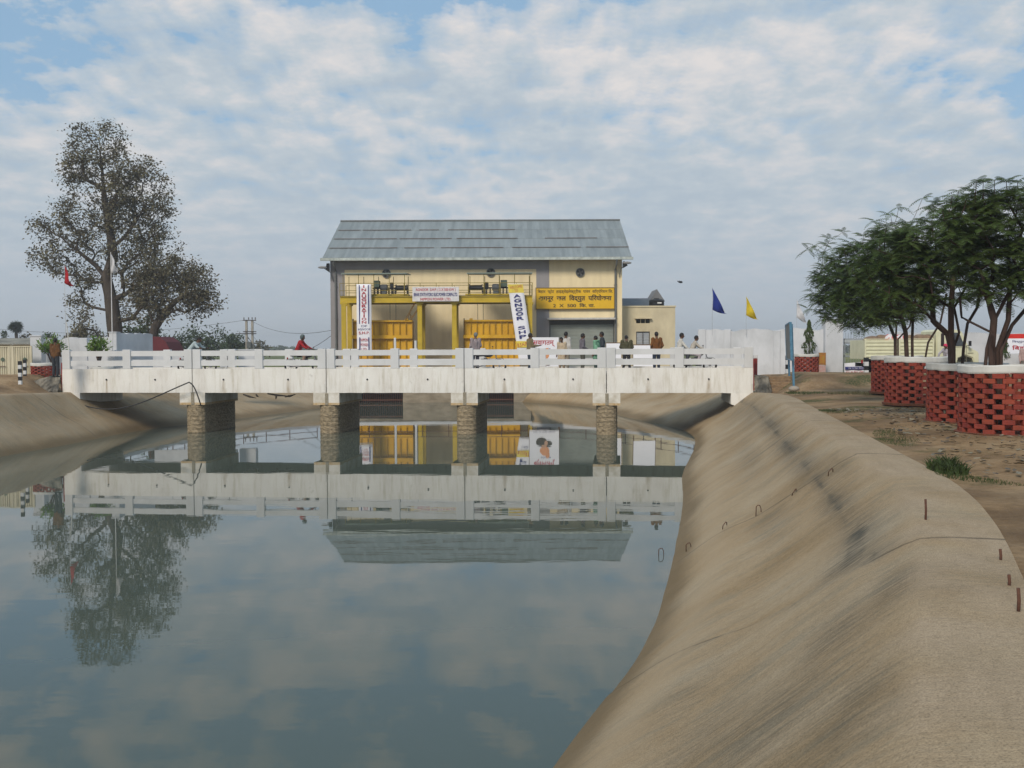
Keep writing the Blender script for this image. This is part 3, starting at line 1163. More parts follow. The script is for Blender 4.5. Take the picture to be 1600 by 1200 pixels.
# eroded brick steps to the right of the bridge
st = empty('steps', BM @ Vector((BLEN + .75, -.25, 0)), BANG, 'worn earthen brick steps beside the right end of the bridge', 'steps')
for k in range(6):
    MB().bevbox(0, .95 + .05 * math.sin(k * 3), -.1 + k * .22, .35 + k * .22, 1.5, 1.86 + k * .115, .02).build('step', mat('step_earth', (.27, .18, .10), (.15, .10, .06), scale=6, bump=.8), st)

p = BM @ Vector((BLEN + .22, 1.0, 0))
rp = empty('end_post', (p.x, p.y, 2.4), BANG, 'red post with a white top at the right end of the bridge', 'post')
MB().bevbox(-.08, .08, -.08, .08, 0, .78, .01).build('post', M_redp, rp)
MB().bevbox(-.085, .085, -.085, .085, .78, .93, .01).build('post_top', M_white, rp)

# the black hose slung from the left span and branch caught under the second span
hp = []
for k in range(30):
    t = k / 29
    px = 128 + (298 - 128) * t
    py = 631 + 7 * math.sin(t * math.pi) * (1 - t) * 2.6 - 34 * t ** 2.1
    q = at(px, py, 44.0 - t * .75)
    q.y -= .22
    hp.append(q)
for k in range(1, 8):
    t = k / 7
    q = at(298 + 18 * t, 598 + 34 * t ** 1.5 - 3 * math.sin(t * 3.14), 43.2)
    q.y -= .22
    hp.append(q)
o = MB().tube(hp, .028, 6).build('hose', mat('hose_black', (.03, .03, .03), rough=.6), None, True)
tag(o, 'black hose slung along the leftmost span of the bridge', 'hose')
br = MB()
for (a, b_, c_, d_) in ((380, 616, 400, 622), (400, 616, 404, 620), (418, 615, 452, 619), (432, 616, 431, 624), (445, 620, 462, 616), (450, 618, 456, 619), (425, 616, 440, 618)):
    q0, q1 = at(a, b_, 43.3), at(c_, d_, 43.3)
    br.tube([q0, (q0 + q1) / 2 + Vector((0, 0, -.02)), q1], [.03, .045, .012], 5)
o = br.build('branch', mat('bark_dead', (.05, .04, .03)), None)
tag(o, 'dark dead branch caught under the second span of the bridge', 'branch')

# ---------------------------------------------------------------- pipe railing round the forebay
M_pipe = mat('pipe_brown', (.12, .05, .04), (.08, .04, .03), scale=9, rough=.7)


def pipe_rail(pts, label):
    e = empty('pipe_railing', pts[0], 0, label, 'railing')
    base = Vector(pts[0])
    P = [Vector(p) - base for p in pts]
    rails = MB()
    for z in (.45, .85):
        rails.tube([p + Vector((0, 0, z)) for p in P], .022, 6)
    rails.build('rail', M_pipe, e)
    for p in P:
        MB().tube([p, p + Vector((0, 0, .87))], .028, 6).build('post', M_pipe, e)


def crest_pts(S, y0, y1, off, step):
    pts, last = [], None
    for s in S:
        if y0 <= s[3] <= y1:
            d = Vector((s[2] - s[0], s[3] - s[1], 0)).normalized()
            q = Vector((s[2] + d.x * off, s[3] + d.y * off, s[4] - .03))
            if last is None or (q - last).length > step:
                pts.append(q); last = q
    return pts


pipe_rail(crest_pts(RS, 47, 69.5, .25, 1.9), 'brown pipe railing along the right bank beyond the bridge')
pipe_rail(crest_pts(LS, 49.5, 69.5, .25, 1.9), 'brown pipe railing along the left bank beyond the bridge')
pipe_rail([Vector((x, FY + .35, 1.56)) for x in np.linspace(FX0 + .2, FX1 - .2, 8)], 'brown pipe railing on top of the intake wall')
# whitewashed kerb along the crest beyond the bridge
for S, lab in ((RS, 'white kerb along the right bank beyond the bridge'), (LS, 'white kerb along the left bank beyond the bridge')):
    pts = crest_pts(S, 47, 69.6, .05, .6)
    V, Fc = [], []
    for i, q in enumerate(pts):
        a = pts[max(i - 1, 0)]; c = pts[min(i + 1, len(pts) - 1)]
        d = (c - a).normalized()
        s_ = Vector((d.y, -d.x, 0)) * .12
        for (o_, z) in ((s_, -.3), (s_, .16), (-s_, .16), (-s_, -.3)):
            V.append(q + o_ + Vector((0, 0, z)))
    for i in range(len(pts) - 1):
        for k in range(4):
            k2 = (k + 1) % 4
            Fc.append((i * 4 + k, i * 4 + k2, (i + 1) * 4 + k2, (i + 1) * 4 + k))
    Fc.append((0, 1, 2, 3)); n_ = len(pts) * 4; Fc.append((n_ - 1, n_ - 2, n_ - 3, n_ - 4))
    o = link_mesh('kerb', V, Fc, M_white)
    tag(o, lab, 'kerb')

# ---------------------------------------------------------------- powerhouse
GZ = 1.6
WY = 78.0
M_cream = mat('cream_wall', (.82, .70, .45), (.72, .61, .39), scale=1.3, stretch=(1.4, 1, .22), bump=.1, bscale=15, detail=7, rough=.9)
M_greyw = mat('grey_wall', (.30, .29, .30), (.25, .245, .25), scale=.8, stretch=(1, 1, .4), rough=.9, detail=7)
M_roof = mat('roof_sheet', (.225, .255, .265), (.17, .195, .205), scale=.9, stretch=(3, .3, .3), rough=.55, detail=7, metal=.2)
M_zinc = mat('zinc_gutter', (.50, .55, .52), (.30, .34, .32), scale=3, rough=.5)
M_pgrey = mat('pipe_grey', (.14, .15, .15), rough=.6)
WX0, WX1 = at(517, 500, WY).x, at(972, 500, WY).x
EZ = at(700, 404, 77.1).z
RZ = at(740, 347, 85.5).z
ph = empty('powerhouse', ((WX0 + WX1) / 2, WY, GZ), 0, 'tall cream and grey hydropower building with grey metal roof behind the bridge', 'building')
ox, oy, oz = (WX0 + WX1) / 2, WY, GZ
hw = (WX1 - WX0) / 2
DEP = 14.8
def lx(px, py=450, Y=WY): return at(px, py, Y).x - ox
def lz(py, px=740, Y=WY): return at(px, py, Y).z - oz
H = EZ - oz
# shutter opening cut into the front wall, three round vent openings
sx0, sx1, sz1 = lx(858), lx(960), lz(500, 900)
w = MB()
w.box(-hw, sx0, 0, .35, 0, H)
w.box(sx1, hw, 0, .35, 0, H)
w.box(sx0, sx1, 0, .35, sz1, H)
w.box(-hw, -hw + .35, .35, DEP, 0, H)
w.box(hw - .35, hw, .35, DEP, 0, H)
w.box(-hw + .35, hw - .35, DEP - .35, DEP, 0, H)
rise = RZ - EZ
for x0, x1 in ((-hw, -hw + .35), (hw - .35, hw)):
    w.prism([(0, H + .003), (DEP, H + .003), (DEP / 2, H + rise - .12)], x0, x1, 'YZ')
w.build('wall', M_cream, ph)
gx0, gx1 = lx(538.5), lx(838)
gz = lz(421, 700)
gb = MB()
gb.box(-hw - .003, gx0, -.045, .0, 0, H - .02)
gb.box(gx1, lx(858), -.045, .0, 0, H - .02)
gb.box(gx0, gx1, -.045, .0, gz, H - .02)
gb.build('grey_band', M_greyw, ph)
# plinth shade panel: rolling shutter
sh = MB()
z = 0
while z < sz1 - .12:
    sh.prism([(.20, z), (.17, z + .02), (.17, z + .09), (.20, z + .105)], sx0 + .08, sx1 - .08, 'YZ')
    z += .11
sh.box(sx0 + .05, sx1 - .05, .205, .24, 0, sz1)
so = sh.build('rolling_shutter', mat('shutter_grey', (.31, .345, .315), (.25, .28, .26), scale=.9, stretch=(1, 1, .6), rough=.7), ph)
MB().box(sx0, sx1, .10, .34, sz1 - .35, sz1 - .003).build('shutter_box', mat('shutter_dark', (.06, .065, .06)), so)
for xa_ in (sx0, sx1 - .09): MB().box(xa_, xa_ + .09, .04, .20, 0, sz1 - .004).build('guide', mat('shutter_guide', (.09, .10, .095)), so)
MB().box(sx0 - .15, sx1 + .02, -.62, -.05, sz1 + .02, sz1 + .16).build('canopy', mat('canopy_paint', (.55, .55, .53), (.42, .42, .41)), ph)
# roof: two slopes with overlapping sheet courses
rx0, rx1 = at(504, 404, 77.1).x - ox, at(987, 404, 77.1).x - ox
yE = -.95
def roof_pt(t, x):  # t=0 eave, 1 ridge
    return (x, yE + (DEP / 2 - yE) * t, (H - .0) + (rise + .0) * t)
rr = MB()
rnd = random.Random(4)
courses = [0, .245, .49, .735, 1.0]
slope_len = math.hypot(DEP / 2 - yE, rise)
for ci in range(4):
    t0, t1 = courses[ci], courses[ci + 1] + (.012 if ci < 3 else 0)
    x = rx0
    while x < rx1 - .01:
        wd = min(1.02 + rnd.uniform(-.02, .02), rx1 - x)
        j = rnd.choice([0, 0, 0, .004, -.006, .012]) + ci * 0
        k = 5
        for q in range(k):                      # shallow corrugation facets
            xa, xb = x + wd * q / k, x + wd * (q + 1) / k
            za = .045 if q % 2 == 0 else .06
            P0 = roof_pt(t0 + j, xa); P1 = roof_pt(t0 + j, xb); P2 = roof_pt(t1, xb); P3 = roof_pt(t1, xa)
            up = .05 + za * .35
            lift = .03                         # lower edge of the upper course stands proud of the one below
            V = [Vector(P0) + Vector((0, 0, up + lift)), Vector(P1) + Vector((0, 0, up + lift)), Vector(P2) + Vector((0, 0, up)), Vector(P3) + Vector((0, 0, up)),
                 Vector(P0) + Vector((0, 0, up + lift - .03)), Vector(P1) + Vector((0, 0, up + lift - .03))]
            rr.add(V, [(0, 1, 2, 3), (0, 4, 5, 1)])
        x += wd
rf = rr.build('roof', mat('roof_sheet2', (.245, .28, .29), (.185, .215, .225), scale=.7, stretch=(2.5, .4, .4), rough=.6, detail=7, rand=.10), ph, fix=False)
ed = MB()
for ci in (1, 2, 3):                            # rusty lap lines
    x = rx0 + .2
    while x < rx1:
        l_ = rnd.uniform(1.5, 6)
        if rnd.random() < .85:
            a, b_ = roof_pt(courses[ci], x), roof_pt(courses[ci], min(x + l_, rx1))
            ed.beam(Vector(a) + Vector((0, -.05, .098)), Vector(b_) + Vector((0, -.05, .098)), .05, .045)
        x += l_ + rnd.uniform(.1, .8)
ed.build('lap_edge', mat('lap_rust', (.15, .11, .09)), rf)
sb = MB()
sb.add([Vector(roof_pt(0, rx0)) , Vector(roof_pt(0, rx1)), Vector(roof_pt(1, rx1)), Vector(roof_pt(1, rx0)),
        Vector((rx0, DEP - yE, H)), Vector((rx1, DEP - yE, H))], [(0, 1, 2, 3), (3, 2, 5, 4)])
sb.add([Vector((a_.x, a_.y, a_.z + .07)) for a_ in (Vector((rx0, DEP - yE, H)), Vector((rx1, DEP - yE, H)), Vector(roof_pt(1, rx1)), Vector(roof_pt(1, rx0)))], [(0, 1, 2, 3)])
sb.build('roof_underside', M_roof, rf)
MB().tube([Vector(roof_pt(1, rx0)) + Vector((0, 0, .1)), Vector(roof_pt(1, rx1)) + Vector((0, 0, .1))], .10, 8).build('ridge_cap', M_pgrey, rf)
gt = MB()
gt.prism([(yE - .17, H - .10), (yE + .02, H - .10), (yE + .02, H + .02), (yE + .06, H + .06), (yE + .06, H - .14), (yE - .2, H - .14), (yE - .2, H + .06), (yE - .17, H + .06)], rx0 - .15, rx1 + .1, 'YZ')
gt.build('gutter', M_zinc, ph)
for px_, dx in ((525, 1), (961.5, -1)):
    X = lx(px_)
    d = MB()
    d.tube([(X - .0, yE - .08, H - .15), (X, yE + .1, H - .5), (X, -.14, H - .85), (X, -.14, 0.1)], .085, 8)
    for z in (2, 4.5, 7): d.box(X - .11, X + .11, -.2, .0, z, z + .05)
    d.build('downpipe', M_pgrey, ph)
for px_, py_ in ((604, 427.5), (767, 426), (906.5, 426)):
    X, Z = lx(px_, py_), lz(py_, px_)
    yy = -.05 if px_ > 700 or True else 0
    v = MB().tube([(X + .32 * math.cos(a), yy - .03, Z + .32 * math.sin(a)) for a in np.linspace(0, 2 * math.pi, 25)], .035, 6, cap=False).build('vent', M_pgrey, ph)
    MB().lathe([(.32, yy - .02), (.32, yy - .012)], 20, (X, 0, Z), 'Y').build('opening', M_dark, v)
    bl = MB()
    for k in range(4):
        a = k * math.pi / 2 + .4
        c_, s_ = math.cos(a), math.sin(a)
        bl.add([Vector((X + c_ * .05 - s_ * .03, yy - .045, Z + s_ * .05 + c_ * .03)), Vector((X + c_ * .25 - s_ * .10, yy - .05, Z + s_ * .25 + c_ * .1)),
                Vector((X + c_ * .25 + s_ * .10, yy - .025, Z + s_ * .25 - c_ * .1)), Vector((X + c_ * .05 + s_ * .03, yy - .03, Z + s_ * .05 - c_ * .03))], [(0, 1, 2, 3)])
    bl.lathe([(.05, yy - .06), (.05, yy - .02)], 8, (X, 0, Z), 'Y')
    bl.build('fan', mat('fan_grey', (.12, .12, .12)), v)
for side, px_, py_ in ((-1, 510, 421), (1, 975, 414)):
    X, Z = lx(px_, py_), lz(py_, px_)
    bx = -hw if side < 0 else hw
    l = MB().tube([(bx - side * .25, -.1, Z - .95), (bx - side * .1, -.35, Z - .3), (X, -.8, Z)], .028, 6).build('lamp_bracket', M_pgrey, ph)
    MB().ell((X + side * .12, -.95, Z + .08), (.36, .14, .10)).build('lamp', mat('lamp_grey', (.25, .25, .25)), l, True)
sp = MB().prism([(-hw - .30, H - .75), (-hw - .02, H - .95), (-hw - .02, H - .28), (-hw - .2, H - .3)], -.5, -.1).build('loudspeaker', M_black, ph)
MB().prism([(hw + .02, H - .75), (hw + .40, H - .55), (hw + .1, H - .2), (hw + .02, H - .28)], -.5, -.1).build('loudspeaker', M_black, ph)

# name board in Hindi
M_sign = mat('board_yellow', (.74, .46, .015), (.68, .41, .01), scale=2, rough=.6)
M_ink = mat('ink_dark', (.03, .025, .02), rough=.7)
M_inkr = mat('ink_red', (.45, .03, .05), rough=.7)
M_inkb = mat('ink_blue', (.025, .03, .17), rough=.7)
bp0, bp1 = at(837.5, 483, 77.8), at(960, 449.5, 77.8)
nb_ = empty('name_board', ((bp0.x + bp1.x) / 2, 77.8, bp0.z), 0, 'yellow name board with Hindi lettering above the rolling shutter', 'sign')
bw, bh = bp1.x - bp0.x, bp1.z - bp0.z
MB().bevbox(-bw / 2, bw / 2, 0, .08, 0, bh, .01).build('board', M_sign, nb_)
fr = MB()
for a in ((-bw / 2 - .03, bw / 2 + .03, 0 - .03, .03), (-bw / 2 - .03, bw / 2 + .03, bh - .03, bh + .03)): fr.box(a[0], a[1], -.02, .09, a[2], a[3])
for a in (-bw / 2, bw / 2): fr.box(a - .03, a + .03, -.02, .09, .033, bh - .033)
fr.build('frame', mat('board_frame', (.20, .13, .03)), nb_)
I = '\u093f'
H1 = I + '\u092c\u0939\u093e\u0930  \u0938\u094d\u091f\u0947\u091f  \u0939\u093e\u0907\u0921\u094d\u0930\u094b\u0907\u0932\u0947\u0915\u094d\u091f\u094d\u0930\u0940\u0915  \u092a\u093e\u0935\u0930  \u0915\u0949\u0930\u094d\u092a\u094b\u0930\u0947\u0936\u0928 ' + I + '\u0932.'
H2 = '\u0905\u0917\u0928\u0942\u0930  \u091c\u0932  ' + I + '\u0935\u0926\u094d\u092f\u0941\u0924  \u092a' + I + '\u0930\u092f\u094b\u091c\u0928\u093e'
H3 = '2  X  500  ' + I + '\u0915. \u0935\u093e.'
text_mesh(H1, 0, bh * .82, bw * .96, bh * .22, -.005, M_ink, nb_, bold=.012)
text_mesh(H2, 0, bh * .50, bw * .93, bh * .36, -.005, M_ink, nb_, bold=.03)
text_mesh(H3, -.1, bh * .18, bw * .53, bh * .20, -.005, M_ink, nb_, bold=.02)

# low annex to the right
AX0, AX1 = at(972, 500, 80).x, at(1055, 500, 80).x
AZ = at(1010, 480, 80).z
an = empty('annex', (AX0, 80, 1.6), 0, 'low cream flat-roofed building with one window right of the powerhouse', 'building')
aw, ah = AX1 - AX0, AZ - 1.6
def ax(px): return at(px, 520, 80).x - AX0
def az(py): return at(1010, py, 80).z - 1.6
wx0, wx1, wz0, wz1 = ax(994), ax(1015.5), az(539), az(518)
vx0, vx1, vz0, vz1 = ax(994), ax(1016), az(505), az(498.5)
M_cream2 = mat('annex_wall', (.62, .55, .38), (.48, .42, .29), scale=.9, stretch=(1, 1, .5), rough=.9, detail=7)
w = MB()
w.box(0, wx0, 0, 8, 0, ah); w.box(wx1, aw, 0, 8, 0, ah)
w.box(wx0, wx1, 0, .25, 0, wz0); w.box(wx0, wx1, 0, .25, wz1, vz0); w.box(wx0, wx1, 0, .25, vz1, ah)
w.box(wx0, wx1, 3, 8, 0, ah)
w.box(wx0, wx1, .25, 3, ah - .15, ah - .003)
w.build('wall', M_cream2, an)
MB().box(-.0, aw + .06, -.06, 8, ah + .003, ah + .12).build('parapet', M_cream2, an)
wn = MB()
for x in (wx0, (wx0 + wx1) / 2 - .03, wx1 - .06): wn.box(x, x + .06, .08, .14, wz0, wz1)
for z in (wz0, wz1 - .06): wn.box(wx0 + .061, wx1 - .061, .082, .138, z, z + .06)
wo_ = wn.build('window', mat('window_frame', (.09, .08, .08)), an)
gl = MB(); gl.box(wx0, wx1, .15, .17, wz0, wz1)
gl.build('glass', mat('window_glass', (.42, .45, .48), (.36, .39, .42), rough=.15), wo_)
gl = MB()
for k in range(1, 5): gl.tube([(wx0, .05, wz0 + (wz1 - wz0) * k / 5), (wx1, .05, wz0 + (wz1 - wz0) * k / 5)], .012, 5)
gl.build('grille', mat('grille', (.25, .25, .27)), wo_)
MB().box(wx0, wx1, .2, .22, vz0, vz1).build('vent_opening', M_dark, an)
MB().box(wx0 - .12, wx1 + .12, -.32, -.003, vz1 + .02, vz1 + .10).build('sunshade', M_cream2, an)
for k in (.33, .66): MB().box(vx0 + (vx1 - vx0) * k - .03, vx0 + (vx1 - vx0) * k + .03, .1, .18, vz0, vz1).build('mullion', M_cream2, an)

tk = at(1027, 480, 81.2)
t = empty('water_tank', (tk.x, 81.2 + .4, AZ + .12), 0, 'black plastic water tank on the roof of the low cream building', 'tank')
MB().lathe([(.60, 0), (.62, .03), (.62, .16), (.59, .18), (.62, .20), (.62, .34), (.59, .36), (.62, .38), (.62, .48), (.5, .56), (.22, .60), (.22, .66), (.0, .67)], 24).build('tank_body', M_black, t)
MB().box(-.02, .32, -.63, -.60, .22, .32).build('label_plate', M_white, t)
# metal-roofed shed and its gable behind the annex
sb0, sb1 = at(972, 480, 90), at(1036, 463, 90)
s_ = empty('shed', (sb0.x, 90, 1.7), 0, 'grey sheet-roofed shed showing above the low cream building', 'building')
L_ = at(1030, 463, 90).x - sb0.x
MB().box(0, L_, .5, 6, 0, at(1000, 480, 90).z - 1.7 - .05).build('wall', M_cream2, s_)
zt, zb = sb1.z - 1.7, at(1000, 481, 90).z - 1.7
MB().prism([(0, zb), (.04, zb - .08), (3.2, zt - .08), (3.2, zt)], -.3, L_ + .3, 'YZ').build('roof', mat('shed_roof', (.16, .18, .20), (.12, .135, .15), scale=1.5), s_)
MB().prism([(3.2, zt), (3.2, zt - .08), (6.4, zb - .08), (6.4, zb)], -.3, L_ + .3, 'YZ').build('roof', MATS['shed_roof'], s_)
tp, tl, tr_ = at(1026, 452, 92), at(1017, 471, 92), at(1036, 471, 92)
g_ = empty('gable_hut', (tp.x, 92, 1.7), 0, 'small hut with a pointed grey gable behind the black water tank', 'building')
a_, b_, c_ = tl.x - tp.x, tr_.x - tp.x, tp.z - 1.7
MB().box(a_, b_, 0, 3, 0, tl.z - 1.7).build('wall', M_greyw, g_)
MB().prism([(a_ - .15, tl.z - 1.7), (b_ + .15, tr_.z - 1.7), (0, c_)], -.2, 3.2).build('roof', mat('gable_grey', (.20, .20, .21)), g_)

# ---------------------------------------------------------------- gate hoist gantry
GY = 72.9
M_yel = mat('gate_yellow', (.70, .41, .012), (.54, .30, .012), scale=1.1, stretch=(1, 1, .5), rough=.55, detail=7)
M_yelo = mat('beam_yellow', (.52, .37, .02), (.42, .30, .02), scale=1.5, rough=.55)
gx = lambda px, Y=GY: at(px, 460, Y).x
gzz = lambda py, Y=GY: at(700, py, Y).z
G0, G1 = gx(531), gx(832)
gan = empty('hoist_gantry', (G0, GY, GZ), 0, 'yellow steel gantry carrying the gate hoists in front of the powerhouse', 'gantry')
def gl_(px): return gx(px) - G0
bz0, bz1 = gzz(472.8) - GZ, gzz(462.7) - GZ
GW = G1 - G0
be = MB()
for y0 in (0, 2.6):
    be.box(0, GW, y0 + .08, y0 + .12, bz0 + .04, bz1 - .04)
    be.box(0, GW, y0, y0 + .2, bz1 - .04, bz1)
    be.box(0, GW, y0, y0 + .2, bz0, bz0 + .04)
be.build('beam', M_yelo, gan)
MB().box(0, GW, .0, 2.8, bz1 + .003, bz1 + .05).build('walkway', mat('walkway', (.10, .08, .04)), gan)
for i, px_ in enumerate((536.5, 655.5, 709.5, 828)):
    for y0 in (.02, 2.62):
        X = gl_(px_)
        c_ = MB()
        hw_ = .17
        c_.box(X - hw_, X + hw_, y0, y0 + .025, 0, bz0); c_.box(X - hw_, X + hw_, y0 + .155, y0 + .18, 0, bz0)
        c_.box(X - .015, X + .015, y0 + .025, y0 + .155, 0, bz0)
        c_.box(X - .26, X + .26, y0 - .01, y0 + .19, bz0 - .10, bz0 - .003)
        c_.build('column', M_yelo, gan)
br_ = MB()
X1, X2, X3 = gl_(634), gl_(648), gl_(641)
br_.beam((gl_(648), .1, bz0), (gl_(633), .1, gzz(500) - GZ), .10)
br_.beam((gl_(655), .1, bz0 - .3), (gl_(641), .1, gzz(500) - GZ), .10)
br_.beam((gl_(640), .1, gzz(490) - GZ), (gl_(643), .1, gzz(500) - GZ), .08)
br_.build('brace', mat('brace_brown', (.16, .09, .02)), gan)
hr = MB()
for py_ in (442, 453.5):
    for y0 in (.03, 2.75): hr.tube([(0, y0, gzz(py_) - GZ), (GW, y0, gzz(py_) - GZ)], .022, 6)
for k in range(13):
    X = GW * k / 12
    for y0 in (.03, 2.75): hr.tube([(X, y0, bz1 + .05), (X, y0, gzz(442) - GZ)], .022, 6)
hr.build('handrail', mat('handrail', (.25, .19, .03)), gan)
for a_, b_ in ((533.5, 636), (729.5, 832)):
    xa, xb = gl_(a_), gl_(b_)
    zr = gzz(427.5) - GZ
    cn = MB()
    n_ = 5
    cn.add([Vector((xa, -.1, zr + .0)), Vector((xb, -.1, zr)), Vector((xb, 2.9, zr + .12)), Vector((xa, 2.9, zr + .12)),
            Vector((xa, -.1, zr + .05)), Vector((xb, -.1, zr + .05)), Vector((xb, 2.9, zr + .17)), Vector((xa, 2.9, zr + .17))],
           [(0, 1, 2, 3), (4, 5, 6, 7), (0, 1, 5, 4), (1, 2, 6, 5), (2, 3, 7, 6), (3, 0, 4, 7)])
    cn.box(xa, xb, -.14, -.1, zr - .03, zr + .06)
    c_ = cn.build('canopy', mat('canopy_green', (.20, .25, .22)), gan)
    for k in range(n_):
        X = xa + .12 + (xb - xa - .3) * k / (n_ - 1)
        for y0 in (.05, 2.7): MB().tube([(X, y0, bz1 + .05), (X, y0, zr)], .026, 6).build('canopy_post', MATS['handrail'], c_)
    # the hoist: motor, gearbox, drums and bearings on a yellow base frame
    x0_, x1_ = (gl_(580), gl_(636)) if a_ < 600 else (gl_(731), gl_(795))
    wz = bz1 + .05
    hs = MB().bevbox(x0_ - .2, x1_ + .05, .3, 1.6, wz, wz + .14, .01).build('hoist', M_yelo, gan)
    W_ = x1_ - x0_
    sgn = 1 if a_ < 600 else -1
    def hx(f): return (x0_ + W_ * f) if sgn > 0 else (x1_ - W_ * f)
    z0 = wz + .14
    m_ = MB()
    m_.bevbox(min(hx(.04), hx(.2)), max(hx(.04), hx(.2)), .4, 1.2, z0 + .5, z0 + 1.0, .02)
    m_.build('gearbox', mat('gearbox_green', (.10, .14, .11)), hs)
    m_ = MB()
    m_.lathe([(.20, hx(.32) - .28), (.26, hx(.32) - .2), (.26, hx(.32) + .2), (.20, hx(.32) + .28)], 16, (0, .8, z0 + .48), 'X')
    m_.bevbox(hx(.32) - .2, hx(.32) + .2, .6, 1.0, z0, z0 + .3, .01)
    m_.build('motor', mat('motor_grey', (.10, .11, .12)), hs)
    m_ = MB()
    m_.lathe([(.18, min(hx(.66), hx(.97))), (.18, max(hx(.66), hx(.97)))], 16, (0, .8, z0 + .45), 'X')
    for f in (.66, .97): m_.lathe([(.28, hx(f) - .03), (.28, hx(f) + .03)], 16, (0, .8, z0 + .45), 'X')
    m_.build('rope_drum', M_black, hs)
    m_ = MB()
    for f in (.05, .14, .24, .46, .55, .64, .99): m_.bevbox(hx(f) - .05, hx(f) + .05, .55, 1.05, z0, z0 + .5, .01)
    m_.bevbox(min(hx(.50), hx(.58)), max(hx(.50), hx(.58)), .5, 1.1, z0 + .35, z0 + .86, .02)
    m_.lathe([(.05, min(hx(0), hx(1))), (.05, max(hx(0), hx(1)))], 8, (0, .8, z0 + .45), 'X')
    m_.build('bearing', M_black, hs)

# gates ------------------------------------------------------------------
def gate(pxa, pxb, label):
    Y = 74.3
    xa, xb = at(pxa, 520, Y).x, at(pxb, 520, Y).x
    zb_, zt_ = 1.9, at(600, 500.5, Y).z
    e = empty('sluice_gate', ((xa + xb) / 2, Y, zb_), 0, label, 'gate', 'yellow sluice gates under the gantry')
    W_ = xb - xa; Hh = zt_ - zb_
    MB().box(-W_ / 2, W_ / 2, .10, .14, 0, Hh).build('skin_plate', M_yel, e)
    r = MB()
    n_ = 9
    for k in range(n_ + 1):
        X = -W_ / 2 + W_ * k / n_
        r.box(X - .035, X + .035, -.02, .098, .02, Hh - .02)
    r.build('rib', mat('rib_yellow', (.50, .29, .01), (.36, .20, .012), scale=2), e)
    zs = at(600, 526.5, Y).z - zb_
    s2 = MB()
    for z in (zs, zs - 1.75, .12): s2.box(-W_ / 2 - .1, W_ / 2, -.16, -.022, z - .13, z + .13)
    s2.box(-W_ / 2, W_ / 2, -.10, -.022, Hh - .12, Hh)
    s2.build('stiffener', M_yel, e)
    for sx in (-1, 1):
        gd = MB().box(sx * (W_ / 2 + .04) - .035, sx * (W_ / 2 + .04) + .035, -.05, .2, -.0, Hh + (.12 if sx < 0 else -.1))
        gd.build('side_shoe', mat('shoe', (.13, .08, .02)), e)
    rp_ = MB()
    for X in ((.12, .22) if pxa < 650 else (-.26, -.16)):
        rp_.tube([(W_ * X, .05, Hh - .2), (W_ * X, .05, gzz(472) - zb_)], .018, 5)
    rp_.build('hoist_rope', mat('rope', (.10, .09, .06)), e)
    lg = MB()
    for X in (-.38, .40): lg.box(W_ * X - .12, W_ * X + .12, -.14, -.02, Hh - .02, Hh + .12)
    lg.build('lifting_lug', M_yel, e)


gate(552.5, 644.5, 'left yellow steel sluice gate, half behind the tall red and blue lettered banner')
gate(726, 812, 'right yellow steel sluice gate, behind the leaning white banner')

# banners and signs -------------------------------------------------------
M_flex = mat('banner_white', (.80, .81, .86), (.76, .77, .82), scale=1.2, rough=.5)
M_fy = mat('banner_yellow', (.75, .60, .08), rough=.5)


def banner_body(W_, H_, e, lean=0.0, m=M_flex):
    V, Fc = [], []
    n_ = 24
    for k in range(n_ + 1):
        z = H_ * k / n_
        for sx in (-.5, -.25, 0, .25, .5):
            V.append((W_ * sx + lean * z, .03 * math.sin(z * 2.1 + sx * 2), z))
    for k in range(n_):
        for a in range(4):
            q = k * 5 + a
            Fc.append((q, q + 1, q + 6, q + 5))
    o_ = link_mesh('cloth', V, Fc, m, e, True)
    so_ = o_.modifiers.new('s', 'SOLIDIFY'); so_.thickness = .012; so_.offset = 1
    return o_


Yb = 72.55
p0, p1 = at(558, 556, Yb), at(580, 444, Yb)
bn = empty('banner', ((p0.x + p1.x) / 2 - .0, Yb, p0.z), 0, 'upright white banner with red vertical lettering between blue bars', 'banner')
W_, H_ = p1.x - p0.x, p1.z - p0.z
banner_body(W_, H_, bn)
def bz(py): return at(569, py, Yb).z - p0.z
for k, ch in enumerate('INAUGURATION'):
    text_mesh(ch, 0, bz(447.8 + k * 5.07), (.33 if ch != 'I' else .09), .195, -.045, M_inkr, bn, bold=.02)
for (a_, b_) in ((445.5, 506), (527, 553)):
    for sx in (-1, 1):
        MB().box(sx * W_ * .31 - .035, sx * W_ * .31 + .035, -.05, -.038, bz(b_), bz(a_)).build('blue_bar', M_inkb, bn)
text_mesh('OF', 0, bz(509.5), .45, .15, -.045, M_inkb, bn, bold=.01)
text_mesh('AGNOOR', 0, bz(514.5), .92, .15, -.045, M_inkb, bn)
text_mesh('S.H.P.', 0, bz(520), .8, .19, -.045, M_inkr, bn, bold=.01)
text_mesh('NIPPON', 0, bz(531), .52, .2, -.045, M_inkr, bn)
text_mesh('POWER', 0, bz(538.5), .52, .2, -.045, M_inkr, bn)
text_mesh('LTD.', 0, bz(545.5), .42, .18, -.045, M_inkr, bn)

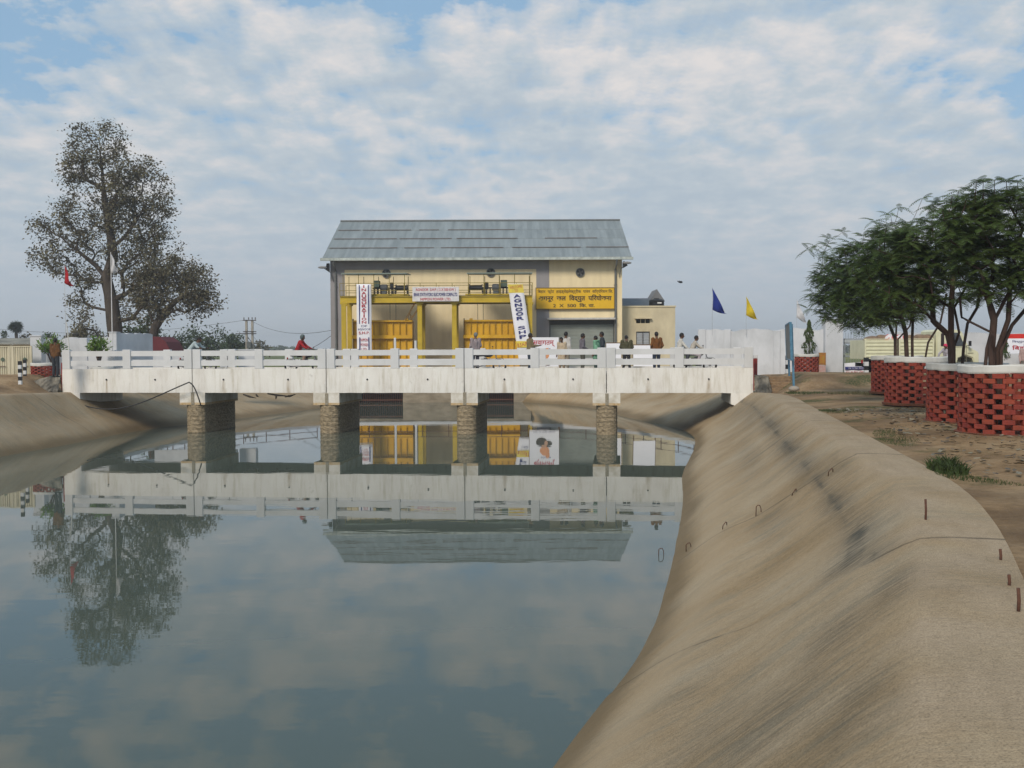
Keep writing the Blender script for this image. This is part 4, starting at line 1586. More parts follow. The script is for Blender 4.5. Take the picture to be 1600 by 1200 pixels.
pt, pb = at(805, 443.5, Yb), at(822.5, 564, Yb)
H_ = pt.z - pb.z
lean = (pt.x - pb.x) / H_
bn = empty('banner', (pb.x, Yb, pb.z), 0, 'leaning white banner with blue vertical lettering and yellow ends', 'banner')
W_ = at(825, 500, Yb).x - at(801, 500, Yb).x
W_ = .5 * W_ + .5 * (at(816, 446, Yb).x - at(793, 446, Yb).x)
banner_body(W_, H_, bn, lean)
ang = math.atan(lean)
tilt = empty('banner_print', (0, 0, 0)); bpy.data.objects.remove(tilt)
def leanz(py): return (at(812, py, Yb).z - pb.z)
def ltext(s, py, w, h, m, bold=0.02):
    z = leanz(py)
    o_ = text_mesh(s, 0, 0, w, h, -.045, m, bn, bold=bold)
    o_.location = (lean * z, 0, z)
    o_.rotation_euler = (0, ang, 0)
def lband(py0, py1, m, nm):
    z0, z1 = leanz(py1), leanz(py0)
    o_ = MB().add([Vector((W_ * sx / 2 * 1.002 + lean * z, -.042 + dy, z)) for dy in (0, .008) for (sx, z) in ((-1, z0), (1, z0), (1, z1), (-1, z1))],
                  [(0, 1, 2, 3), (7, 6, 5, 4), (0, 4, 5, 1), (1, 5, 6, 2), (2, 6, 7, 3), (3, 7, 4, 0)]).build(nm, m, bn)
lband(444, 457.5, M_fy, 'yellow_panel')
lband(533, 543, M_fy, 'yellow_panel')
ltext('WELCOME', 448.5, .92, .20, M_inkr, 0)
ltext('TO', 454, .25, .18, M_inkr, 0)
for k, ch in enumerate('AGNOOR SHP'):
    if ch != ' ': ltext(ch, 463.5 + k * 6.95 - (1 if k < 6 else 0), .52, .25, M_inkb, .03)
ltext('B.S.H.P.C.', 538, .95, .26, M_inkr, .01)
ltext('LEBRON', 547, .75, .15, M_inkb, 0) if False else ltext('LTD.', 547.5, .5, .16, M_inkb, 0)

p0, p1 = at(644.5, 471, Yb), at(717, 448, Yb)
sg = empty('sign', ((p0.x + p1.x) / 2, Yb, p0.z), 0, 'wide white sign with red and blue lettering in the middle of the gantry', 'sign')
W_, H_ = p1.x - p0.x, p1.z - p0.z
MB().bevbox(-W_ / 2, W_ / 2, 0, .04, 0, H_, .008).build('panel', mat('panel_white', (.70, .69, .70)), sg)
text_mesh('AGNOOR  S.H.P. ( 2 X 500 KW )', 0, H_ * .78, W_ * .86, H_ * .24, -.006, M_inkr, sg, bold=.02)
text_mesh('BIHAR STATE HYDRO ELEC.POWER CORPN.LTD.', 0, H_ * .47, W_ * .94, H_ * .24, -.006, M_inkb, sg, bold=.03)
text_mesh('NIPPON POWER LTD.', 0, H_ * .15, W_ * .66, H_ * .18, -.006, M_inkr, sg, bold=.02)

# ---------------------------------------------------------------- posters behind the bridge
def poster(x0, y0, x1, y1, Y, label, name='poster', bottom=None):
    a, b_ = at(x0, y1, Y), at(x1, y0, Y)
    zb_ = bottom if bottom is not None else a.z
    e = empty(name, ((a.x + b_.x) / 2, Y, zb_), 0, label, 'poster')
    return e, b_.x - a.x, b_.z - zb_


e, W_, H_ = poster(827, 527, 873, 600, 66.9, 'white welcome poster with red Hindi heading and a picture of a greeting woman', bottom=1.85)
MB().box(-W_ / 2, W_ / 2, 0, .03, 0, H_).build('panel', M_flex, e)
text_mesh('\u0938\u094d\u0935\u093e\u0917\u0924\u092e\u094d', .0, H_ - .42, 1.45, .42, -.004, M_inkr, e, bold=.02)
text_mesh('AGNOOR', .1, H_ - .78, .7, .12, -.004, M_inkb, e)
f = MB().ell((-.18, -.004, .78), (.38, .006, .34)); f.ell((.28, -.004, .90), (.26, .006, .24))
f.build('picture', mat('print_black', (.06, .045, .04)), e)
MB().ell((.12, -.013, .86), (.12, .006, .20)).ell((-.02, -.012, 1.1), (.16, .006, .12)).build('picture', mat('print_skin', (.55, .33, .22)), e)
MB().ell((.02, -.010, 1.38), (.33, .006, .30)).ell((.22, -.010, 1.66), (.14, .006, .20)).build('picture', mat('print_orange', (.75, .34, .16)), e)
text_mesh(H2, 0, .12, 1.5, .12, -.004, M_inkb, e)
po = MB(); po.beam((-W_ / 2, .06, -.25), (-W_ / 2, .06, H_), .06); po.beam((W_ / 2, .06, -.25), (W_ / 2, .06, H_), .06)
po.build('frame', mat('wood', (.16, .10, .06)), e)
for (x0, y0, x1, Y, lab) in ((948, 536.5, 971, 62, 'small white poster board leaning just left of the olive-shirted man'),
                             (990, 539.5, 1024, 60, 'wide white poster board behind the man in the orange-brown shirt')):
    e, W_, H_ = poster(x0, y0, x1, 580, Y, lab, bottom=1.75)
    MB().add([Vector((-W_ / 2, .0, .2)), Vector((W_ / 2, .0, .2)), Vector((W_ / 2, .25, H_)), Vector((-W_ / 2, .25, H_)),
              Vector((-W_ / 2, .04, .2)), Vector((W_ / 2, .04, .2)), Vector((W_ / 2, .29, H_)), Vector((-W_ / 2, .29, H_))],
             [(0, 1, 2, 3), (7, 6, 5, 4), (0, 4, 5, 1), (1, 5, 6, 2), (2, 6, 7, 3), (3, 7, 4, 0)]).build('panel', M_flex, e)
    fr = MB()
    for sx in (-1, 1): fr.beam((sx * W_ / 2, .0, -.1), (sx * W_ / 2, .33, H_ + .05), .07)
    fr.beam((-W_ / 2, .33, H_ + .03), (W_ / 2, .33, H_ + .03), .06)
    fr.build('frame', mat('wood', (.16, .10, .06)), e)
# two slim white posts in front of the left gate
for px_, py_, lab in ((614.5, 527.5, 'taller white post standing in front of the left gate'), (647, 532, 'shorter white post at the right edge of the left gate')):
    a = at(px_, py_, 67.6)
    e = empty('gate_post', (a.x, 67.6 + 1, 1.55), 0, lab, 'post')
    MB().bevbox(-.075, .075, -.075, .075, 0, a.z - 1.55, .015).build('shaft', M_white, e)
    MB().bevbox(-.10, .10, -.10, .10, 0, .12, .01).build('foot', M_white, e)

# ---------------------------------------------------------------- boundary walls, gates
def gate_wall(name, x0, x1, Y0, Y1, z0, ztop, label, scallop=None, th=.25, pillars=()):
    """wall from (x0,Y0) to (x1,Y1); scallop = list of (fraction, extra height)"""
    L_ = math.hypot(x1 - x0, Y1 - Y0)
    a = math.atan2(Y1 - Y0, x1 - x0)
    e = empty(name, (x0, Y0, z0 - .3), a, label, 'wall')
    H_ = ztop - z0 + .3
    n_ = 80
    top = []
    for k in range(n_ + 1):
        t = k / n_
        top.append((L_ * t, H_ + (scallop(t) if scallop else 0)))
    poly = [(0, 0), (L_, 0)] + list(reversed(top))
    MB().prism(poly, 0, th).build('wall', M_bwall, e)
    for (t, w_, h_) in pillars:
        MB().bevbox(L_ * t - w_ / 2, L_ * t + w_ / 2, -.06, th + .06, 0, H_ + h_, .02).build('pillar', M_bwall, e)
    return e


M_bwall = mat('boundary_wash', (.60, .62, .65), (.42, .44, .46), scale=.7, stretch=(1, 1, .6), lo=.32, hi=.6, detail=8, rough=.9, bump=.15, bscale=12)
RY = 50.0
zt = lambda px, py, Y: at(px, py, Y).z
xw = lambda px, Y: at(px, 560, Y).x
# right wall, runs from the far pillar to the gate pillar
gate_wall('boundary_wall', xw(1094, 53), xw(1291, 50.5), 53, 50.5, 2.2, zt(1150, 517.5, 52), 'long white wall with wavy top between the bridge and the right gate',
          lambda t: .12 * abs(math.sin(t * 3 * math.pi + .6)) + .02 * math.sin(t * 60), pillars=((.015, .42, .12), (.225, .36, .10), (.62, .34, .02)))
a = at(1304, 500, 50.2)
e = empty('gate_pillar', (a.x, 50.2, 2.0), 0, 'tall white gate pillar right of the ashoka tree', 'pillar')
MB().bevbox(-.45, .45, 0, .7, 0, a.z - 2.0, .02).build('shaft', M_bwall, e)
MB().bevbox(-.50, .50, -.05, .75, a.z - 2.0 + .002, a.z - 2.0 + .07, .01).build('cap', M_bwall, e)
# right iron gate
gxa, gxb = xw(1318, 50.5), xw(1352, 50.5)
e = empty('iron_gate', (gxa, 50.5, 2.25), 0, 'grey iron bar gate between the tall white pillar and the truck', 'gate')
M_iron = mat('iron_grey', (.28, .30, .32), rough=.6)
gtop = zt(1330, 520, 50.5) - 2.25
g = MB()
for z in (.08, .95, gtop - .52, gtop - .32): g.box(0, gxb - gxa, -.02, .02, z - .03, z + .03)
g.box(0, .05, -.02, .02, 0, gtop - .3)
g.build('frame', M_iron, e)
g = MB()
x = .1
while x < gxb - gxa:
    g.tube([(x, 0, .08), (x, 0, gtop - .3), (x, 0, gtop)], [.010, .010, .007], 5)
    x += .135
g.build('bars', M_iron, e)
MB().box(.05, gxb - gxa, -.03, -.022, gtop - .49, gtop - .35).build('sheet_band', mat('iron_pale', (.42, .46, .48)), e)
# cloth banner on the gate
bx0, by0 = xw(1318, 50), zt(1330, 585, 50)
e = empty('banner', ((gxa + gxb) / 2, 50.35, 2.3), 0, 'sagging white and blue banner tied to the foot of the iron gate', 'banner')
W_ = gxb - gxa
V, Fc = [], []
for k in range(13):
    t = k / 12
    for z in (0, .14, .30, .44, .56):
        V.append((-W_ / 2 + W_ * t, .02 * math.sin(k), z + (.08 * (t - .3) if z > .4 else 0)))
for k in range(12):
    for a in range(4):
        q = k * 5 + a
        Fc.append((q, q + 5, q + 6, q + 1))
o = link_mesh('cloth', V, Fc, M_flex, e)
md = o.modifiers.new('s', 'SOLIDIFY'); md.thickness = .01
MB().box(-W_ / 2 + .02, W_ / 2 - .02, -.06, -.035, .22, .36).build('blue_stripe', M_inkb, e)
text_mesh(H2, 0, .10, W_ * .9, .10, -.04, M_inkr, e)
text_mesh(H2, 0, .29, W_ * .7, .08, -.065, M_flex, e)
# wall beyond the truck at the right, with banner
gate_wall('boundary_wall', xw(1395, 51), xw(1700, 53), 51, 53, 2.2, zt(1500, 521, 52), 'white wall behind the cream truck', lambda t: .05 * math.sin(t * 20), pillars=((.02, .4, .1),))
p0, p1 = at(1574, 555, 43), at(1640, 521.5, 43)
e = empty('banner', (p0.x, 43, 2.2), 0, 'red and white Hindi banner at the right edge', 'banner')
W_, zb_, zt_ = p1.x - p0.x, p0.z - 2.2, p1.z - 2.2
MB().box(0, W_, 0, .02, zb_, zt_ - .20).build('cloth', M_flex, e)
MB().box(0, W_, 0, .022, zt_ - .198, zt_).build('red_band', mat('banner_red', (.62, .03, .02)), e)
text_mesh(I + '\u092c\u0939\u093e\u0930 \u0938\u094d\u091f\u0947\u091f', .95, zb_ + .30, 1.5, .26, -.004, M_inkr, e, bold=.02)
text_mesh(I + '\u0935\u0926\u094d\u092f\u0941\u0924 \u092a\u0930' + I + '\u092f\u094b\u091c\u0928\u093e', .9, zb_ + .58, 1.4, .13, -.004, M_inkb, e)
MB().beam((0, .04, -.2), (0, .04, zt_ + .05), .06).beam((W_, .04, -.2), (W_, .04, zt_ + .05), .06).build('pole', mat('wood', (.16, .10, .06)), e)
a = at(1577, 556, 42)
e = empty('low_wall', (a.x - .5, 41.8, 2.1), 0, 'low white block with a red patch below the red and white banner', 'wall')
MB().bevbox(0, 2.6, 0, .6, 0, at(1570, 552, 42).z - 2.1, .02).build('block', M_bwall, e)
MB().box(.42, .68, -.03, -.003, .25, .55).build('red_patch', M_redp, e)

# left wall, pillars, cream sheet gates
gate_wall('boundary_wall', xw(64, 49.5), xw(172, 49.5), 49.5, 49.5, 2.2, zt(120, 533, 49.5), 'white wall with swooping top behind the left end of the bridge',
          lambda t: .25 * abs(math.cos(t * 2.0 * math.pi + .35)) ** 1.3 - .05, pillars=((.62, .40, .16), (.015, .35, .1)))
a = at(57, 526, 48.5)
e = empty('gate_pillar', (a.x, 48.4, 2.1), 0, 'plain white gate pillar right of the cream sheet gates', 'pillar')
MB().bevbox(-.27, .27, 0, .5, 0, a.z - 2.1, .02).build('shaft', M_bwall, e)
MB().bevbox(-.30, .30, -.03, .53, a.z - 2.098, a.z - 2.1 + .06, .01).build('cap', M_bwall, e)
a = at(176, 520, 48.3)
e = empty('gate_pillar', (a.x, 48.3, 2.1), 0, 'white pillar at the left end of the grey-blue wall panel', 'pillar')
MB().bevbox(-.19, .19, 0, .4, 0, a.z - 2.1, .02).build('shaft', M_bwall, e)
MB().bevbox(-.22, .22, -.03, .43, a.z - 2.098, a.z - 2.1 + .05, .01).build('cap', M_bwall, e)
gate_wall('boundary_wall', xw(182, 48.4), xw(239, 50.5), 48.5, 50.5, 2.2, zt(210, 522, 49.4), 'shaded grey-blue wall panel behind the left span',
          lambda t: .05 * abs(math.sin(t * 4 * math.pi)))
M_gcream = mat('gate_cream', (.60, .56, .42), (.45, .42, .31), scale=2, stretch=(1, 1, .3), rough=.7)
e = empty('sheet_gate', (xw(-30, 47.6), 47.6, 2.25), 0, 'pair of cream corrugated sheet gates at the left edge', 'gate')
GX = xw(-30, 47.6)
for (pa, pb_) in ((-28, 14.5), (20.5, 48.5)):
    xa, xb = xw(pa, 47.6) - GX, xw(pb_, 47.6) - GX
    zt_ = zt(30, 540.5, 47.6) - 2.25
    g = MB()
    x = xa + .05
    while x < xb - .05:
        g.prism([(x, .02), (x + .03, -.02), (x + .06, -.02), (x + .085, .02)], .05, zt_ - .05, 'XY')
        x += .105
    g.box(xa, xb, .021, .03, .04, zt_ - .04)
    lf = g.build('leaf', M_gcream, e)
    g = MB()
    g.box(xa - .05, xa + .04, -.03, .05, 0, zt_); g.box(xb - .04, xb + .05, -.03, .05, 0, zt_)
    g.box(xa + .041, xb - .041, -.03, .05, zt_ - .05, zt_); g.box(xa + .041, xb - .041, -.03, .05, 0, .05)
    g.build('leaf_frame', M_gcream, lf)
    cx = (xa + xb) / 2 + (.35 if pb_ < 20 else .15)
    MB().lathe([(.09, -.05), (.09, -.025)], 12, (cx, 0, .98), 'Y').build('peephole', mat('peep', (.10, .14, .10)), lf)
    MB().beam((cx - .25, -.06, .65), (cx + .15, -.06, .65), .025).build('bolt', M_pipe, lf)
MB().bevbox(xw(14.5, 47.6) - GX + .06, xw(20.5, 47.6) - GX - .06, -.02, .1, 0, zt_ + .02, .01).build('middle_post', M_gcream, e)
e = empty('shed', (xw(-40, 55), 55, 2.0), 0, 'long low shed with pale corrugated roof behind the cream gates', 'building')
xa, xb = 0, xw(49, 55) - xw(-40, 55)
zr_, ze_ = zt(20, 528, 55) - 2, zt(20, 538, 55) - 2
MB().box(xa, xb - .1, .6, 4, 0, ze_ - .02).build('wall', M_cream2, e)
g = MB()
x = xa
while x < xb:
    g.prism([(0, ze_), (2.6, zr_), (2.6, zr_ + .03), (0, ze_ + .04)], x, x + .09, 'YZ')
    g.prism([(0, ze_ - .02), (2.6, zr_ - .02), (2.6, zr_), (0, ze_)], x + .09, x + .17, 'YZ')
    x += .17
g.build('roof', mat('asbestos', (.42, .40, .34), (.24, .23, .20), scale=1.2), e)

# maroon canopy and pale low wall behind the left spans
a, b_ = at(239, 548, 58), at(266, 548, 58)
e = empty('canopy_tent', (a.x, 58, 2.1), 0, 'maroon cloth tent behind the left span of the bridge', 'tent')
W_ = b_.x - a.x
zt_ = zt(250, 526, 58) - 2.1
M_maroon = mat('maroon_cloth', (.13, .025, .032), (.10, .02, .026), scale=3)
MB().prism([(0, 1.2), (W_ + .15, 1.2), (W_ * .75, zt_ - .3), (W_ * .35, zt_), (0, zt_)], 0, 2.5).build('cloth', M_maroon, e)
g = MB()
for x in (.05, W_): g.tube([(x, .2, -.2), (x, .2, 1.3)], .03, 6)
g.build('pole', M_pipe, e)
gate_wall('low_wall', xw(239, 54), xw(292, 54), 54, 54, 2.1, zt(260, 553.5, 54), 'low pale wall with a red coping behind the left span')
bpy.data.objects[-1] if False else None
e = empty('red_coping', (0, 0, 0)); bpy.data.objects.remove(e)
for (pa, pb_, Y, lab) in ((350, 366, 56, 'small white hut wall left of the electric pole'), (372, 398, 57, 'small white block right behind the second span')):
    a, b_ = at(pa, 547, Y), at(pb_, 547, Y)
    e = empty('white_block', (a.x, Y, 2.0), 0, lab, 'block')
    MB().bevbox(0, b_.x - a.x, 0, .5, 0, a.z - 2.0, .02).build('block', M_bwall, e)
    MB().bevbox(-.04, b_.x - a.x + .04, -.04, .54, a.z - 1.998, a.z - 2 + .05, .01).build('cap', M_bwall, e)

# ---------------------------------------------------------------- bollards
def bollard(px, pyt, pyb, Y, w_, label):
    a, b_ = at(px, pyt, Y), at(px, pyb, Y)
    e = empty('bollard', (a.x, Y, b_.z - .02), .1, label, 'bollard', 'black and white banded bollards by the road')
    H_ = a.z - b_.z
    n_ = 6 if Y < 43 else 5
    for k in range(n_):
        MB().bevbox(-w_ / 2, w_ / 2, -w_ / 2, w_ / 2, H_ * k / n_ + .001, H_ * (k + 1) / n_, .006).build('band', M_black if (n_ - k) % 2 else M_white, e)


bollard(31, 563.5, 600, 41.0, .13, 'nearer black and white bollard in front of the cream gates')
bollard(38.5, 561, 590, 45.0, .12, 'farther black and white bollard in front of the cream gates')
bollard(155, 559.5, 585, 46.9, .12, 'black and white bollard seen through the left end of the railing')
bollard(1230, 555, 590, 45.0, .13, 'black and white bollard behind the edge-on blue sign')
bollard(1353.5, 558, 591, 44.0, .17, 'black and white bollard at the left of the brick tree guards')
bollard(1358.5, 559, 575, 49.0, .15, 'farther black and white bollard by the truck tail')

# wooden box by the wall
a, b_ = at(1279.5, 584, 49.3), at(1290.5, 551, 49.3)
e = empty('notice_board', ((a.x + b_.x) / 2, 49.3, a.z), 0, 'small brown and orange painted board between the ashoka tree and the tall pillar', 'sign')
hw_ = (b_.x - a.x) / 2; H_ = b_.z - a.z
MB().bevbox(-hw_, hw_, 0, .05, H_ * .42, H_, .005).build('board', mat('board_ochre', (.36, .17, .03), (.26, .11, .03), scale=6), e)
MB().box(-hw_ + .05, hw_ - .05, -.01, -.002, H_ * .5, H_ * .9).build('panel', mat('board_red', (.40, .13, .03), (.33, .22, .03), scale=9), e)
MB().bevbox(-hw_, hw_, .0, .05, .02, H_ * .40, .005).build('lower_board', mat('board_pink', (.48, .22, .20), (.40, .36, .34), scale=12), e)
MB().beam((-hw_, .08, 0), (-hw_, .08, H_), .04).beam((hw_, .08, 0), (hw_, .08, H_), .04).build('legs', M_iron, e)

# blue sign seen edge-on
a0, a1 = at(1240.5, 607.5, 38.8), at(1234.0, 590, 42.5)
e = empty('road_sign', (a0.x, a0.y, a0.z), 0, 'blue framed metal sign on two blue posts, seen edge-on', 'sign')
d = Vector((a1.x - a0.x, a1.y - a0.y, 0))
M_blue = mat('sign_blue', (.10, .24, .36), (.07, .18, .28), scale=8, rough=.5)
htop = at(1232, 505, 39.5).z - a0.z
leanv = Vector((-.10, 0, 0))
for k, t in enumerate((0.0, 1.0)):
    q = d * t
    MB().beam(q + Vector((0, 0, -.1)), q + leanv + Vector((0, 0, htop - .05)), .07, .07).build('post', M_blue, e)
q0, q1 = d * -.08, d * 1.08
zz0, zz1 = htop - 1.45, htop
V = []
nrm = Vector((d.y, -d.x, 0)).normalized() * .02
for s_ in (-1, 1):
    for (q, z) in ((q0, zz0), (q1, zz0), (q1, zz1), (q0, zz1)):
        V.append(q + leanv * (z / htop) + nrm * s_ * 1.5 + Vector((-.06, 0, z)))
MB().add(V, [(0, 1, 2, 3), (7, 6, 5, 4), (0, 4, 5, 1), (1, 5, 6, 2), (2, 6, 7, 3), (3, 7, 4, 0)]).build('board', mat('sign_back', (.22, .20, .17), (.15, .17, .18), scale=4), e)
fr = MB()
for (q, za, q_, zb_) in ((q0, zz0, q1, zz0), (q1, zz0, q1, zz1), (q1, zz1, q0, zz1), (q0, zz1, q0, zz0)):
    fr.beam(q + leanv * (za / htop) + Vector((-.06, 0, za)), q_ + leanv * (zb_ / htop) + Vector((-.06, 0, zb_)), .09, .05)
fr.build('frame', M_blue, e)
MB().ell((0, 0, .0), (.22, .2, .12)).build('foot', mat('foot_conc', (.34, .30, .25)), e, True)

# ---------------------------------------------------------------- flags
def flag(px_pole, py_top, py_base, pts, Y, zb_, c, label, pole=(.6, .6, .6), r=.018):
    a = at(px_pole, py_top, Y)
    e = empty('flag', (a.x, Y, zb_), 0, label, 'flag', 'small triangular flags on thin poles')
    MB().tube([(0, 0, 0), (0, 0, a.z - zb_)], [r, r * .6], 6).build('pole', mat('pole%.2f' % pole[0], pole), e)
    P = [at(x, y, Y) - Vector((a.x, Y, zb_)) for x, y in pts]
    # cloth: fan between hoist edge (first two) and tip (third), gently folded
    V, Fc = [], []
    n_ = 8
    for i in range(n_ + 1):
        t = i / n_
        A = P[0].lerp(P[2], t); B = P[1].lerp(P[2], t)
        for j in range(5):
            q = A.lerp(B, j / 4)
            V.append(q + Vector((.03 * math.sin(t * 5 + j), .12 * math.sin(t * 7 + j * .8) * (.2 + t), -.06 * math.sin(t * math.pi) * (1 if j > 1 else .3))))
    for i in range(n_):
        for j in range(4):
            k = i * 5 + j
            Fc.append((k, k + 1, k + 6, k + 5))
    o_ = link_mesh('cloth', V, Fc, mat('flag%.2f%.2f' % (c[0], c[2]), c, tuple(x * .75 for x in c), scale=4, trans=.3), e, True)
    md_ = o_.modifiers.new('s', 'SOLIDIFY'); md_.thickness = .006


flag(1113, 449, 520, ((1113, 450), (1114, 484), (1134, 490)), 52.2, 4.3, (.02, .045, .30), 'blue triangular flag above the white wall', (.38, .40, .42), .012)
flag(1166, 462, 520, ((1166, 463), (1166, 492), (1184, 499)), 51.9, 4.3, (.80, .62, .03), 'yellow triangular flag above the white wall', (.48, .5, .52), .010)
flag(1245, 467, 520, ((1245, 468), (1245, 495), (1261, 505)), 51.2, 4.2, (.80, .80, .82), 'white triangular flag above the ashoka tree', (.50, .52, .54), .010)
flag(100.5, 412, 548, ((100.5, 414), (101, 441), (113, 447)), 48.2, 2.3, (.50, .02, .03), 'red triangular flag in front of the large tree', (.55, .56, .56), .014)
flag(173, 394, 540, ((173, 396), (173.5, 427), (184, 422)), 48.0, 2.3, (.78, .78, .80), 'white triangular flag in front of the large tree trunk', (.70, .70, .70), .026)
a = at(105, 505, 45.6)
e = empty('pole', (a.x, 45.6, 2.55), 0, 'short pale pole behind the left end post of the bridge', 'pole')
MB().tube([(0, 0, 0), (.06, 0, 1.3), (-.03, 0, a.z - 2.5)], [.03, .026, .02], 6).build('shaft', mat('pole_pale', (.62, .62, .58)), e)

# ---------------------------------------------------------------- electric pole and wires
a = at(389, 500, 128)
e = empty('electric_pole', (a.x, 128, 1.6), 0, 'double concrete electric pole with cross arms behind the bridge', 'pole')
hh = a.z - 1.6
M_cpole = mat('pole_concrete', (.34, .31, .27))
for sx in (-.33, .42): MB().beam((sx, 0, 0), (sx, 0, hh), .26, .26).build('shaft', M_cpole, e)
g = MB()
for z in (hh - .05, hh - 1.5, hh - 1.75): g.beam((-.75, -.15, z), (.95, -.15, z), .12)
g.beam((-1.7, -.15, hh - 1.75), (.5, -.15, hh - 1.75), .10)
g.beam((-.3, 0, hh - 2), (.4, 0, hh - 3.0), .06)
g.build('cross_arm', mat('arm_dark', (.06, .05, .05)), e)
for x in (-.6, 0, .45, .85): MB().lathe([(.06, hh + .05), (.09, hh + .15), (.05, hh + .22), (.07, hh + .32), (.02, hh + .36)], 8, (x, -.15, 0)).build('insulator', mat('insul', (.12, .10, .10)), e)
MB().bevbox(-.2, .35, -.6, -.2, hh - 3.6, hh - 2.8, .03).build('transformer', mat('trafo', (.12, .13, .13)), e)
wr = 0
for (p0_, p1_, sag) in ((at(396, 503, 128), at(523, 515, 84), .8), (at(384, 500, 128), Vector((at(10, 512, 140).x - 8, 150, at(10, 512, 150).z)), 1.2),
                        (at(391, 520, 128), at(522, 521, 79), 2.2)):
    pts = [p0_.lerp(p1_, t / 16) - Vector((0, 0, sag * 4 * (t / 16) * (1 - t / 16))) for t in range(17)]
    o = MB().tube(pts, .022, 5).build('power_line', mat('wire', (.12, .12, .13)), None)
    tag(o, ('thin overhead wire from the electric pole to the powerhouse eave', 'thin overhead wire running left from the electric pole', 'sagging lower wire from the electric pole to the powerhouse wall')[wr], 'wire', 'overhead wires'); wr += 1

# bird ------------------------------------------------------------------
a = at(1063, 441, 90)
b_ = MB().ell((0, 0, 0), (.09, .22, .08)).ell((0, .24, .05), (.05, .07, .05))
for s_ in (-1, 1):
    b_.add([Vector((0, -.05, .03)), Vector((0, .10, .03)), Vector((s_ * .25, .06, .14)), Vector((s_ * .42, -.06, .02)), Vector((s_ * .22, -.10, .10)),
            Vector((0, -.05, .015)), Vector((0, .10, .015)), Vector((s_ * .25, .06, .125)), Vector((s_ * .42, -.06, .005)), Vector((s_ * .22, -.10, .085))],
           [(0, 1, 2, 4), (4, 2, 3), (5, 9, 7, 6), (9, 8, 7), (0, 4, 9, 5), (4, 3, 8, 9), (1, 6, 7, 2), (2, 7, 8, 3)])
o = b_.build('bird', M_black, None)
o.location = a; o.rotation_euler = (0.2, 0, R(60))
tag(o, 'small dark bird flying right of the powerhouse', 'bird')

# ---------------------------------------------------------------- trees
def lobes_points(lobes, Y, n, rng, shell=0.0, depth=.85):
    """points inside ellipsoids whose outlines were read off the photograph and placed at their true distance"""
    tot = sum(l[2] * l[3] for l in lobes)
    pts = []
    pxm = Y / F
    for (cx, cy, rx, ry) in lobes:
        c = at(cx, cy, Y)
        k = max(3, int(n * rx * ry / tot))
        for _ in range(k):
            v = Vector((rng.gauss(0, 1), rng.gauss(0, 1), rng.gauss(0, 1))).normalized()
            r = rng.random() ** (1 / 3.0)
            if rng.random() < shell: r = rng.uniform(.82, 1.02)
            pts.append(c + Vector((v.x * rx * pxm, v.y * (rx + ry) / 2 * pxm * depth, v.z * ry * pxm)) * r)
    return pts


class Skel:
    def __init__(self):
        self.p, self.par, self.d = [], [], []

    def add(self, p, par):
        self.p.append(Vector(p)); self.par.append(par)
        self.d.append(0 if par < 0 else self.d[par] + (Vector(p) - self.p[par]).length)
        return len(self.p) - 1

    def chain(self, pts, par=-1, sub=4):
        last = par
        if par < 0:
            last = self.add(pts[0], -1); pts = pts[1:]
        for q in pts:
            a = self.p[last].copy()
            for k in range(1, sub + 1):
                t = k / sub
                last = self.add(a.lerp(q, t), last)
        return last

    def nearest(self, q):
        return min(range(len(self.p)), key=lambda i: (self.p[i] - q).length)

    def grow(self, pts, step, rng, wpath=.35, sag=.0, jit=.12):
        root = self.p[0]
        pts = sorted(pts, key=lambda q: (q - root).length)
        tips = []
        P = np.array([tuple(q) for q in self.p]); D = np.array(self.d)
        for q in pts:
            qv = np.array(tuple(q))
            dist = np.linalg.norm(P - qv, axis=1)
            up = np.maximum(0, P[:, 2] - qv[2]) * .6
            i = int(np.argmin(dist + wpath * D + up))
            L_ = dist[i]
            n_ = max(1, int(L_ / step))
            a = self.p[i].copy()
            last = i
            side = Vector((rng.gauss(0, 1), rng.gauss(0, 1), rng.gauss(0, .6))) * L_ * jit
            new = []
            for k in range(1, n_ + 1):
                t = k / n_
                z = a.lerp(q, t) + side * math.sin(t * math.pi) + Vector((0, 0, L_ * .10 * math.sin(t * math.pi)))
                last = self.add(z, last)
                new.append(tuple(z))
            P = np.vstack([P, np.array(new)]); D = np.append(D, self.d[-n_:])
            tips.append(last)
        return tips

    def radii(self, tip, power=2.3, rmax=None):
        n = len(self.p)
        acc = [0.0] * n
        haschild = [False] * n
        for i in range(n):
            if self.par[i] >= 0: haschild[self.par[i]] = True
        for i in range(n - 1, -1, -1):
            if not haschild[i]: acc[i] += tip ** power
            if self.par[i] >= 0: acc[self.par[i]] += acc[i]
        r = [a ** (1 / power) for a in acc]
        if rmax:
            k = rmax / max(r)
            r = [max(tip * .6, x * k) if x * k < x or True else x for x in r]
        return r

    def mesh(self, r, sides=lambda r: 8 if r > .1 else (5 if r > .03 else 3), origin=Vector((0, 0, 0)), flare=1.0):
        mb = MB()
        ch = {}
        for i, q in enumerate(self.par):
            ch.setdefault(q, []).append(i)
        starts = [(i, self.par[i]) for i in ch.get(-1, [])]
        while starts:
            i, pr = starts.pop()
            line, rad = [], []
            if pr >= 0:
                line.append(self.p[pr] - origin); rad.append(min(r[pr], r[i] * 1.15))
            cur = i
            while True:
                line.append(self.p[cur] - origin); rad.append(r[cur])
                cs = sorted(ch.get(cur, []), key=lambda c: -r[c])
                for c in cs[1:]: starts.append((c, cur))
                if not cs: break
                cur = cs[0]
            if len(line) >= 2:
                if pr < 0: rad[0] *= 1.0 + .5 * flare
                mb.tube(line, rad, sides(max(rad)), cap=False)
        return mb


